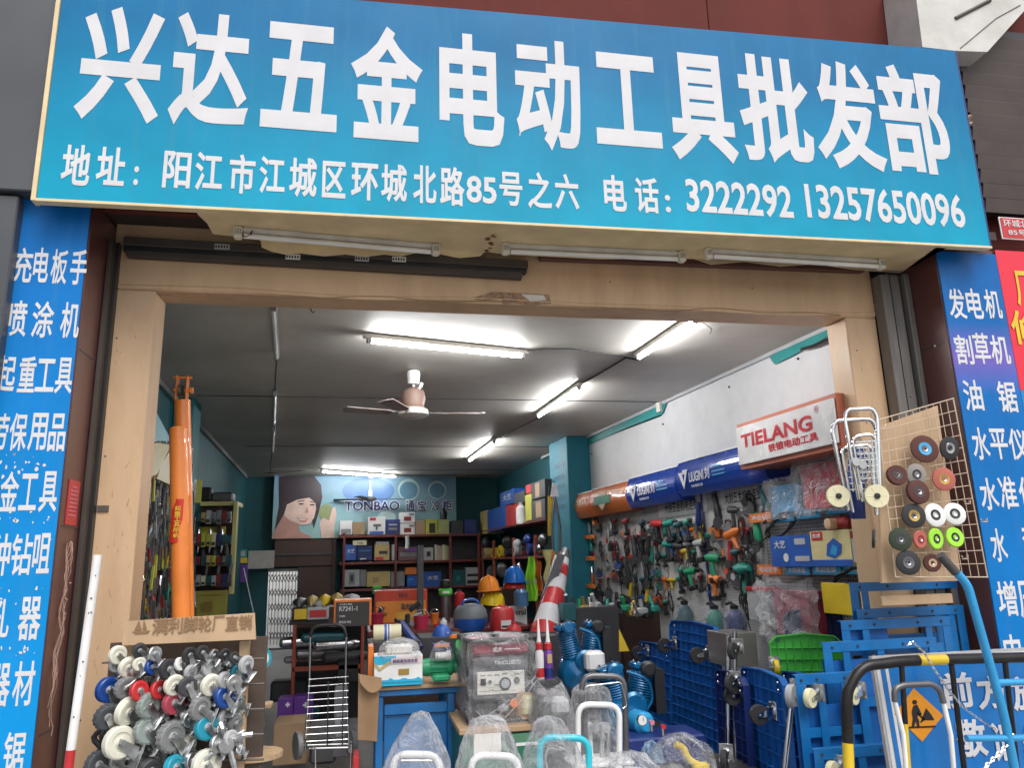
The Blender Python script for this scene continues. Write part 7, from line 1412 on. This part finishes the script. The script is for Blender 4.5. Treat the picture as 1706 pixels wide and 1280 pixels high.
# wooden caster sign
YW = -.32
t = thing('wooden_sign', 'wooden board with faded brown characters above the caster rack', 'sign', (0, 0, 0))
c4 = [at(203, 1076, YW), at(426, 1066, YW), at(424, 1022, YW), at(208, 1036, YW)]
b = MB(); b.add([tuple(q) for q in c4]+[tuple(q+Vector((0, .018, 0))) for q in c4], [[0, 1, 2, 3], [7, 6, 5, 4], [0, 4, 5, 1], [1, 5, 6, 2], [2, 6, 7, 3], [3, 7, 4, 0]], 'plywood'); b.build('board', t)
mat('faded', (.25,.15,.075), .7); L = [('满',254,1030,281,1058),('利',281,1029,305,1056),('脚',306,1028,330,1054),('轮',331,1027,353,1053),('厂',354,1026,374,1052),('直',376,1026,398,1051),('销',398,1025,421,1050)]
ang = math.atan2(c4[1].z-c4[0].z, c4[1].x-c4[0].x)
glyphs(chars(L, YW, 0), 'faded', t, Matrix.Translation((0, YW-.004, 0)), name='character', bold=.02)
b = MB()
for l in ([(224,1051),(232,1034),(236,1050)],[(238,1050),(240,1032),(245,1049)],[(221,1053),(250,1051),(247,1056),(226,1057)]): b.prism([(at(u, v, YW).x, at(u, v, YW).z) for u, v in l][::-1], YW-.004, YW-.001, 'faded')
b.build('sail_emblem', t)
# rack body
rk2 = thing('caster_rack', 'rusty mesh rack on wooden posts carrying the casters', 'rack', (0, 0, 0)); YR = -.28
for (u0, v0, u1, v1) in ((206, 1076, 218, 1400), (405, 1070, 417, 1400)):
    a, b_ = at(u0, v0, YR), at(u0-12, v1, YR); MB().box(((a.x+b_.x)/2, YR+.02, (a.z+b_.z)/2), (.045, .03, a.z-b_.z), 'wood', bev=.003).build('post', rk2)
MB().box(tuple(at(310, 1190, YR+.06)), (.66, .02, .62), mat('rackback', (.07,.05,.04), .8, dirt=.5, dcol=(.2,.13,.08))).build('back_board', rk2)
for k in range(5): q0, q1 = at(170, 1105+k*42, YR), at(440, 1098+k*42, YR); MB().tube([tuple(q0), tuple(q1)], .005, 'iron', 6).build('hanging_rail', rk2)
tag(MB().lathe([(.0001, 0), (.12, 0), (.12, .02), (.0001, .02)], 'wood', c=at(425, 1262, YR+.15), n=24).build('wooden_disc'), 'round wooden stool top right of the caster rack', 'stool top')
# casters
CM = {'cream': 'cream', 'white': 'white', 'grey': 'grey', 'blue': 'navy blue', 'red': 'red', 'rubber': 'black', 'teal_w': 'turquoise', 'lightgrey': 'pale grey', 'castblue': 'deep blue', 'castgreen': 'grey green ribbed', 'dark': 'charcoal', 'rose': 'dull red', 'treadgrey': 'dark ribbed'}
mat('teal_w', (.02,.3,.42), .35); mat('castblue', (.01,.06,.28), .3); mat('castgreen', (.25,.3,.28), .5); mat('rose', (.4,.06,.09), .4); mat('treadgrey', (.07,.08,.09), .6); mat('creamw', (.72,.71,.6), .35); CM['creamw'] = 'cream'
rowsC = [
 [(196,1092,15,'creamw'),(232,1084,12,'dark'),(213,1112,16,'creamw'),(232,1107,11,'creamw'),(258,1090,12,'steelw'),(253,1112,13,'castblue'),(281,1116,17,'rubber'),(300,1107,11,'white'),(316,1092,13,'rubber'),(337,1088,12,'rubber'),(356,1092,10,'steelw'),(374,1091,10,'rubber'),(390,1096,10,'rubber'),(410,1108,15,'lightgrey')],
 [(180,1150,20,'castblue'),(209,1146,18,'grey'),(232,1152,16,'red'),(265,1150,15,'red'),(290,1142,17,'creamw'),(318,1120,12,'lightgrey'),(313,1145,16,'dark'),(330,1140,15,'grey'),(352,1113,17,'lightgrey'),(351,1142,18,'creamw'),(374,1134,14,'lightgrey'),(390,1138,14,'steelw'),(374,1162,18,'castblue')],
 [(178,1195,20,'treadgrey'),(212,1186,22,'creamw'),(247,1176,20,'castgreen'),(289,1171,19,'rose'),(333,1181,19,'grey'),(344,1212,21,'teal_w')],
 [(198,1238,25,'creamw'),(245,1218,21,'castgreen'),(285,1228,24,'grey'),(385,1232,14,'lightgrey'),(362,1240,14,'steelw')],
 [(162,1275,20,'treadgrey'),(250,1285,19,'dark'),(290,1280,20,'teal_w'),(344,1275,24,'creamw'),(400,1250,9,'chromew')]]
_M['steelw'] = _M['zinc']; _M['chromew'] = _M['chrome']; CM['steelw'] = 'bare steel'; CM['chromew'] = 'small chrome'
rr = random.Random(21)
NWX = NW+['twenty '+a for a in NW[:9]]+['thirtieth']+['thirty '+a for a in NW[:9]]
rx = random.Random(5)
rowsC.append([(round(rx.uniform(188, 402)), round(1098+k*5.6), rx.uniform(10, 14), rx.choice(['steelw', 'lightgrey', 'grey', 'creamw', 'steelw', 'rubber'])) for k in range(32)])
rowsC.append([(222,1128,11,'steelw'),(244,1138,10,'lightgrey'),(272,1132,11,'lightgrey'),(300,1125,10,'steelw'),(340,1125,11,'grey'),(368,1115,10,'steelw'),(395,1120,11,'teal_w'),(202,1165,11,'steelw'),(250,1198,13,'lightgrey'),(270,1192,13,'steelw'),(310,1200,14,'grey'),(312,1240,15,'creamw'),(222,1212,13,'steelw'),(375,1195,14,'lightgrey'),(398,1175,13,'steelw'),(265,1256,14,'creamw'),(320,1268,14,'steelw'),(370,1215,12,'steelw'),(392,1205,13,'grey'),(180,1225,13,'dark')])
for ri, row in enumerate(rowsC):
    for i, (u, v, r, m) in enumerate(sorted(row)):
        yy = YR-.06-rr.uniform(0, .05)+(.06 if ri >= 5 else 0); p = at(u, v, yy); R1 = .86*r*(p-CP).length/FPX
        t = thing('swivel_caster', f'{CM[m]} wheel caster, {NWX[i]} from the left in the {["top","second","third","fourth","lowest","inner","hindmost"][ri]} row of the rack', 'caster', p, 0, 'casters hanging on the rack')
        ax_x = Vector((rr.uniform(.45, .9), -rr.uniform(.5, .8), rr.uniform(-.25, .15))).normalized(); dd = Vector((rr.uniform(.1, .7), rr.uniform(.35, .7), rr.uniform(-.9, -.2))); dd = (dd-ax_x*dd.dot(ax_x)).normalized(); ay_ = dd.cross(ax_x)
        t.rotation_euler = Matrix(((ax_x.x, ay_.x, dd.x), (ax_x.y, ay_.y, dd.y), (ax_x.z, ay_.z, dd.z))).to_euler()
        wd = R1*.3; wm = m; tread = m in ('castgreen', 'treadgrey', 'grey')
        b = MB(); b.lathe([(R1*.5, -wd*.7), (R1*.62, -wd*.75), (R1*.64, -wd), (R1*.9, -wd), (R1, -wd*.7), (R1, wd*.7), (R1*.9, wd), (R1*.64, wd), (R1*.62, wd*.75), (R1*.5, wd*.7)], wm, ax=(1, 0, 0), n=28)
        wh = b.build('wheel', t)
        MB().lathe([(R1*.15, -wd*1.1), (R1*.3, -wd*1.1), (R1*.32, -wd*.6), (R1*.56, -wd*.6), (R1*.56, wd*.6), (R1*.32, wd*.6), (R1*.3, wd*1.1), (R1*.15, wd*1.1)], 'lightgrey' if not m in ('creamw', 'lightgrey') else wm, ax=(1, 0, 0), n=20).build('hub', wh)
        if tread:
            b = MB()
            for k in range(16): a = k*math.pi/8; X = Matrix.Rotation(a, 4, 'X'); b.box((0, 0, R1*1.0), (wd*1.7, R1*.14, R1*.07), wm, X)
            b.build('tread', wh)
        o = Vector((0, 0, 0)); b = MB()
        for s_ in (-1, 1): b.prism([(R1*.2, -R1*.22), (-R1*.2, -R1*.22), (R1*.0, R1*1.25), (R1*.85, R1*1.25)], s_*wd*1.3-.0015, s_*wd*1.3+.0015, 'zinc', 'yz')
        b.box((0, R1*.42, R1*1.26), (wd*2.6, R1*.8, .004), 'steel'); b.build('fork', t)
        b = MB(); b.box((0, R1*.42, R1*1.42), (R1*1.45, R1*1.65, .005), 'zinc', bev=.002); b.lathe([(R1*.5, R1*1.27), (R1*.5, R1*1.4)], 'steel', c=(0, R1*.42, 0), n=18)
        for a in (-1, 1):
            for c_ in (-1, 1): b.lathe([(R1*.13, R1*1.42+.001), (R1*.13, R1*1.42+.0042)], 'black', c=(a*R1*.5, R1*.42+c_*R1*.56, 0), n=8)
        b.build('mounting_plate', t)
        MB().cyl((-wd*1.6, 0, 0), (wd*1.6, 0, 0), R1*.1, 'steel', n=8).cyl((-wd*1.75, 0, 0), (-wd*1.45, 0, 0), R1*.2, 'zinc', n=6).cyl((wd*1.45, 0, 0), (wd*1.75, 0, 0), R1*.2, 'zinc', n=6).build('axle', t)
p = at(432, 1098, .1); t = thing('polishing_disc', 'white disc with turquoise rings hanging right of the caster rack', 'disc', p, .3)
for (r0, r1, m, k) in ((0.001, .028, 'white', 3), (.028, .036, 'teal_w', 2), (.036, .044, 'white', 1), (.044, .058, 'teal_w', 0)): MB().lathe([(r0, 0), (r1, 0), (r1, .006+k*.001), (r0, .006+k*.001)], m, ax=(0, -1, 0), n=30).build('ring', t)
t = thing('metal_hub', 'grey metal bracket beside the turquoise ringed disc', 'bracket', at(412, 1120, .0)); MB().tube([(0, 0, .05), (.01, 0, -.03), (-.01, 0, -.2)], [.02, .03, .02], 'zinc', 10).build('arm', t); MB().lathe([(.02, 0), (.03, .02), (.01, .03)], 'steel', c=(0, -.02, .05), ax=(0, -1, 0)).build('boss', t)
t = thing('caster_bracket', 'bright four armed steel bracket low on the caster rack', 'bracket', at(380, 1240, -.36)); b = MB()
for a in (.5, 1.9, 3.6, 5.1): b.tube([(0, 0, 0), (.07*math.cos(a), -.02, .07*math.sin(a)), (.11*math.cos(a), -.01, .11*math.sin(a)-.02)], .012, 'zinc', 8)
b.build('arms', t); MB().lathe([(.03, 0), (.03, .04)], 'steel', ax=(0, -1, 0)).build('boss', t)
tag(MB().surf(lambda i, j: tuple(at(405+i*35, 1125+j*85+6*math.sin(i*9), -.05)+Vector((0, .03*math.sin(i*9+j*5), 0))), 10, 10, 'grey').build('grey_bag'), 'grey plastic bag hanging right of the caster rack', 'bag')
tag(MB().box(tuple(at(432, 1176, .15)), (.12, .1, .02), 'wood', bev=.003).build('wooden_ledge'), 'small wooden ledge right of the caster rack', 'ledge')
tag(MB().tube([tuple(at(162+6*math.sin(k*1.1), 1205+k*6, -.3)) for k in range(14)], .012, 'wire', 6).build('wire_coil'), 'coiled dark wire at the lower left of the caster rack', 'wire')
# mass of small hanging tools filling the left wall display
rr = random.Random(31); b = MB()
for k in range(820):
    u = rr.uniform(198, 325); v = rr.uniform(735, 1040); p = lp(u, v, rr.uniform(.02, .24)); h_ = rr.uniform(.03, .09); m = rr.choice(['steel', 'chrome', 'zinc', 'gunmetal', 'dark', 'chrome', 'zinc', 'dark', 'steel', 'gunmetal', 'brass', 'boxlime', 'darkred'])
    b.tube([tuple(p+Vector((0, 0, h_))), tuple(p+Vector((rr.uniform(-.012, .012), rr.uniform(-.02, .02), -h_)))], rr.uniform(.004, .012), m, 5)
b.build('hanging_tools', kind='stuff')
# ================================================================ MIDDLE FOREGROUND: chrome trolley, bagged stools, folding carts
y = 1.6; t = thing('luggage_trolley', 'chrome folding luggage trolley with a tall wire back in the aisle', 'luggage trolley', (0, 0, 0))
A = lambda u, v, yy=y: tuple(at(u, v, yy))
MB().tube([A(517, 1062), A(520, 1048), A(530, 1043), A(565, 1041), A(574, 1048), A(577, 1062)], .011, 'black', 10, fillet=.03).build('grip', t)
MB().tube([A(517, 1062), A(516, 1130), A(508, 1255)], .009, 'chrome', 10).build('side_tube', t); MB().tube([A(577, 1062), A(576, 1130), A(582, 1255)], .009, 'chrome', 10).build('side_tube', t)
for k in range(10): MB().tube([A(512-k*.6+2, 1133+k*11.5, y-.015), A(581-k*.2, 1128+k*11.6, y-.015)], .003, 'steel', 6).build('wire_rung', t)
for u in (547, 572): MB().tube([A(u, 1137, y-.02), A(u-2, 1250, y-.02)], .005, 'gunmetal', 6).build('upright_wire', t)
MB().tube([A(508, 1232, y-.02), A(512, 1248, y-.3), A(585, 1246, y-.3), A(586, 1230, y-.02)], .006, 'chrome', 8, fillet=.02).build('toe_frame', t)
for (u, v) in ((496, 1243), (586, 1238)):
    b = MB(); b.lathe([(.07, -.015), (.085, -.015), (.085, .015), (.07, .015)], 'grey', c=at(u, v, y), ax=(1, .35, 0), n=26); b.lathe([(.01, -.012), (.03, .012)], 'dark', c=at(u, v, y), ax=(1, .35, 0), n=12); wl = b.build('wheel', t)
MB().tube([A(494, 1243), A(588, 1240)], .006, 'zinc', 8).build('axle', t)
carton(556, 1150, 578, 1262, 1.9, mat('greyprint', (.2,.2,.23), .5), 'upright grey printed carton behind the chrome trolley', dep=.2, bands=[(.1, .45, .5, .55, 'lightgrey'), (.2, .6, .9, .64, 'lightgrey'), (.2, .3, .8, .34, 'lightgrey')])
for (u0, v0, u1, v1, yy, m, lab) in ((450,1135,512,1170,3.6,'dark','dark machine shape at the back of the aisle, left'),(515,1240,560,1275,2.2,'gunmetal','dark low case behind the trolley foot'),(560,1100,600,1140,3.2,'black','black case hanging beside the bench post'),(500,1180,530,1200,3.3,'tealtool','small teal case under the bench')): carton(u0, v0, u1, v1, yy, m, lab, bev=.02, dep=.2)
rod([(525, 1245), (526, 1300)], 1.0, .006, 'chrome', 'chrome_rod', 'thin chrome leg below the aisle trolley, left', 'leg rod'); rod([(585, 1240), (584, 1300)], 1.0, .006, 'chrome', 'chrome_rod', 'thin chrome leg below the aisle trolley, right', 'leg rod')
carton(588, 1262, 598, 1290, .9, 'red', 'small red carton corner at the table foot', dep=.2)
# bagged tube carts
def utube(u0, u1, vt, vb, y, r, m, lab, name='folding_cart', rad=.06, lean=0):
    t = thing(name, lab, 'folding cart', (0, 0, 0)); w = u1-u0
    MB().tube([tuple(at(u0-lean, vb, y)), tuple(at(u0, vt, y)), tuple(at(u1, vt+2, y)), tuple(at(u1+lean, vb, y))], r, m, 14, fillet=rad).build('handle_tube', t); return t
def drape(u_peak, v_peak, u0, u1, v_base, y, lab, m, depth=.22, seed=0, topw=.18, vb=None):
    pk = at(u_peak, v_peak, y+.0); A_ = at(u0, v_base, y); B_ = at(u1, v_base, y); zb = A_.z; H_ = pk.z-zb; cx = (A_.x+B_.x)/2; W2 = (B_.x-A_.x)/2
    def f(i, j):
        a = i*2*math.pi; e = 1-(1-topw)*j**1.6 if j < .9 else (1-(1-topw)*.9**1.6)*max(.02, math.sqrt(max(0, 1-((j-.9)/.1)**2)))
        wv = 1+.06*(abs(math.sin(a*3.5+seed+j*2))*2-1)+.04*(abs(math.sin(a*8+seed*2-j*4))*2-1)+.03*(abs(math.sin(j*9+a*2+seed))*2-1)
        x = cx+(pk.x-cx)*j+W2*e*wv*math.copysign(abs(math.cos(a))**.8, math.cos(a)); yy = y+.03+depth*e*wv*math.sin(a); return (x, yy, zb+H_*j+.008*math.sin(a*5+seed))
    o = MB().surf(f, 56, 26, m, wrap=True).build('plastic_bag'); tag(o, lab, 'plastic bag', 'clear plastic bags over the folding carts'); return o
Y1 = -.55
t = utube(655, 733, 1257, 1400, Y1, .0145, 'white', 'white tube handle of the left bagged cart'); MB().tube([tuple(at(668, 1268, Y1)), tuple(at(720, 1268, Y1))], .006, 'steel', 8).build('cross_bar', t)
drape(702, 1190, 628, 752, 1330, Y1+.02, 'left tall clear bag over a white handled cart', 'film_thick', .14, 1)
t = utube(785, 864, 1259, 1400, Y1, .0145, 'white', 'white tube handle of the middle bagged cart'); MB().box(tuple(at(812, 1240, Y1+.1)), (.12, .01, .08), 'paper').build('paper_slip', t)
drape(815, 1197, 758, 876, 1330, Y1+.02, 'middle clear bag over a white handled cart', 'film_thick', .15, 5, .42)
t = utube(899, 981, 1229, 1400, Y1, .0145, mat('tubecyan', (.03,.5,.62), .3, coat=.3), 'bright cyan tube handle of the right bagged cart')
MB().tube([tuple(at(915, 1300, Y1)), tuple(at(908, 1262, Y1)), tuple(at(914, 1246, Y1))], .004, 'lightgrey', 8, fillet=.03).build('wire_hook', t)
drape(915, 1198, 872, 990, 1330, Y1+.02, 'right clear bag over the cyan handled cart', 'film', .15, 9, .3)
Y2 = -.1
t = utube(970, 1040, 1126, 1262, Y2, .0145, 'gunmetal', 'dark grey metal folding cart handle in front of the compressors', lean=4); MB().tube([tuple(at(976, 1185, Y2-.02)), tuple(at(974, 1144, Y2-.02)), tuple(at(1035, 1137, Y2-.02)), tuple(at(1045, 1176, Y2-.02)), tuple(at(1038, 1182, Y2-.02))], .0035, 'steel', 8, fillet=.02).build('spring_wire', t)
t = utube(963, 1032, 1174, 1300, Y2-.1, .014, 'white', 'white tube frame of the bagged stool before the compressors'); MB().box(tuple(at(998, 1268, Y2)), (.3, .2, .02), 'white', bev=.005).build('shelf', t)
for k, u in enumerate((985, 1003, 1012)): MB().tube([tuple(at(u, 1262, Y2+.02)), tuple(at(u+3*(k-1), 1205, Y2+.02))], .012, ['white', 'lightgrey', 'zinc'][k], 8).build('inner_part', t)
MB().lathe([(.02, -.02), (.024, .02)], 'steel', c=at(990, 1212, Y2), ax=(0, -1, 0)).lathe([(.02, -.02), (.024, .02)], 'lightgrey', c=at(1008, 1212, Y2), ax=(0, -1, 0)).build('inner_knobs', t)
drape(985, 1142, 952, 1036, 1278, Y2+.0, 'grey clear bag over the white stool frame', 'film', .15, 4, .6)
# grey bagged machine behind
c, w, h = box_at(893, 1140, 965, 1240, .35); t = thing('bagged_machine', 'grey machine under cloudy plastic left of the dark folding handle', 'bagged machine', c); MB().box((0, .2, h*.4), (w*.8, .3, h*.75), 'gunmetal', bev=.03).box((w*.1, .1, h*.6), (w*.4, .2, h*.3), 'lightgrey', bev=.02).build('machine', t)
MB().surf(lambda i, j: (w*.56*math.copysign(abs(math.cos(i*6.283))**.6, math.cos(i*6.283))*(1-.45*j**3)*(1+.04*math.sin(i*44+j*7)), .2+.25*math.sin(i*6.283)*(1-.4*j**3), h*j*1.0-.02+.02*math.sin(i*25)), 40, 14, 'film_thick', wrap=True).build('plastic_bag', t)
# bottom right of centre: crumpled bags with a yellow handle
c, w, h = box_at(1085, 1232, 1190, 1330, -.45); t = thing('bagged_tool', 'crinkled clear bag with a yellow handled tool at the bottom edge', 'bagged tool', c); MB().tube([(-w*.1, 0, h*.92), (w*.02, 0, h*.86), (w*.1, 0, h*.62), (w*.3, 0, h*.5)], .016, 'yellow', 10, fillet=.03).box((w*.28, 0, h*.45), (.08, .04, .06), 'yellow', bev=.01).build('handle', t); MB().box((-w*.1, .05, h*.3), (w*.6, .12, h*.5), 'gunmetal', bev=.03).build('body', t)
def crum(w, d, h, sd, n=44): return lambda i, j: (w/2*math.cos(i*6.283)*(1-j**3)**.5*(1+.06*math.sin(i*38+sd+j*9)+.04*math.sin(i*75-j*14)), d*math.sin(i*6.283)*(1-j**3)**.5*(1+.08*math.sin(i*31+sd)), h*j*(1+.04*math.sin(i*44+sd))+.01*math.sin(i*63+j*20))
MB().surf(crum(w*1.08, .16, h*1.06, 2), 60, 18, 'film_clear', wrap=True).build('plastic_bag', t)
c, w, h = box_at(1008, 1256, 1100, 1330, -.5); t = thing('bagged_tool', 'clear bag of bright metal parts at the bottom centre', 'bagged parts', c); 
rr = random.Random(6)
for k in range(6): a = Vector((rr.uniform(-w*.3, w*.3), 0, rr.uniform(h*.3, h*.7))); MB().cyl(a, a+Vector((rr.uniform(-.08, .08), 0, rr.uniform(-.03, .06))), rr.uniform(.012, .025), rr.choice(['chrome', 'zinc', 'lightgrey', 'tan']), n=12).build('part', t)
MB().surf(crum(w*1.05, .14, h, 5), 56, 18, 'film_thick', wrap=True).build('plastic_bag', t)
c, w, h = box_at(1075, 1238, 1100, 1300, -.3); tag(MB(Matrix.Translation(c)).surf(crum(w*1.5, .1, h, 8), 40, 12, film('film_blue', .4, (.4, .6, .8)), wrap=True).build('blue_bag'), 'pale blue clear bag behind the crinkled bags', 'plastic bag')
carton(860, 1236, 905, 1300, .1, 'crategreen', 'dark green crate between the middle and cyan handled carts', dep=.2, bands=[(0, .9, 1, .98, 'letter')])
flush_text()
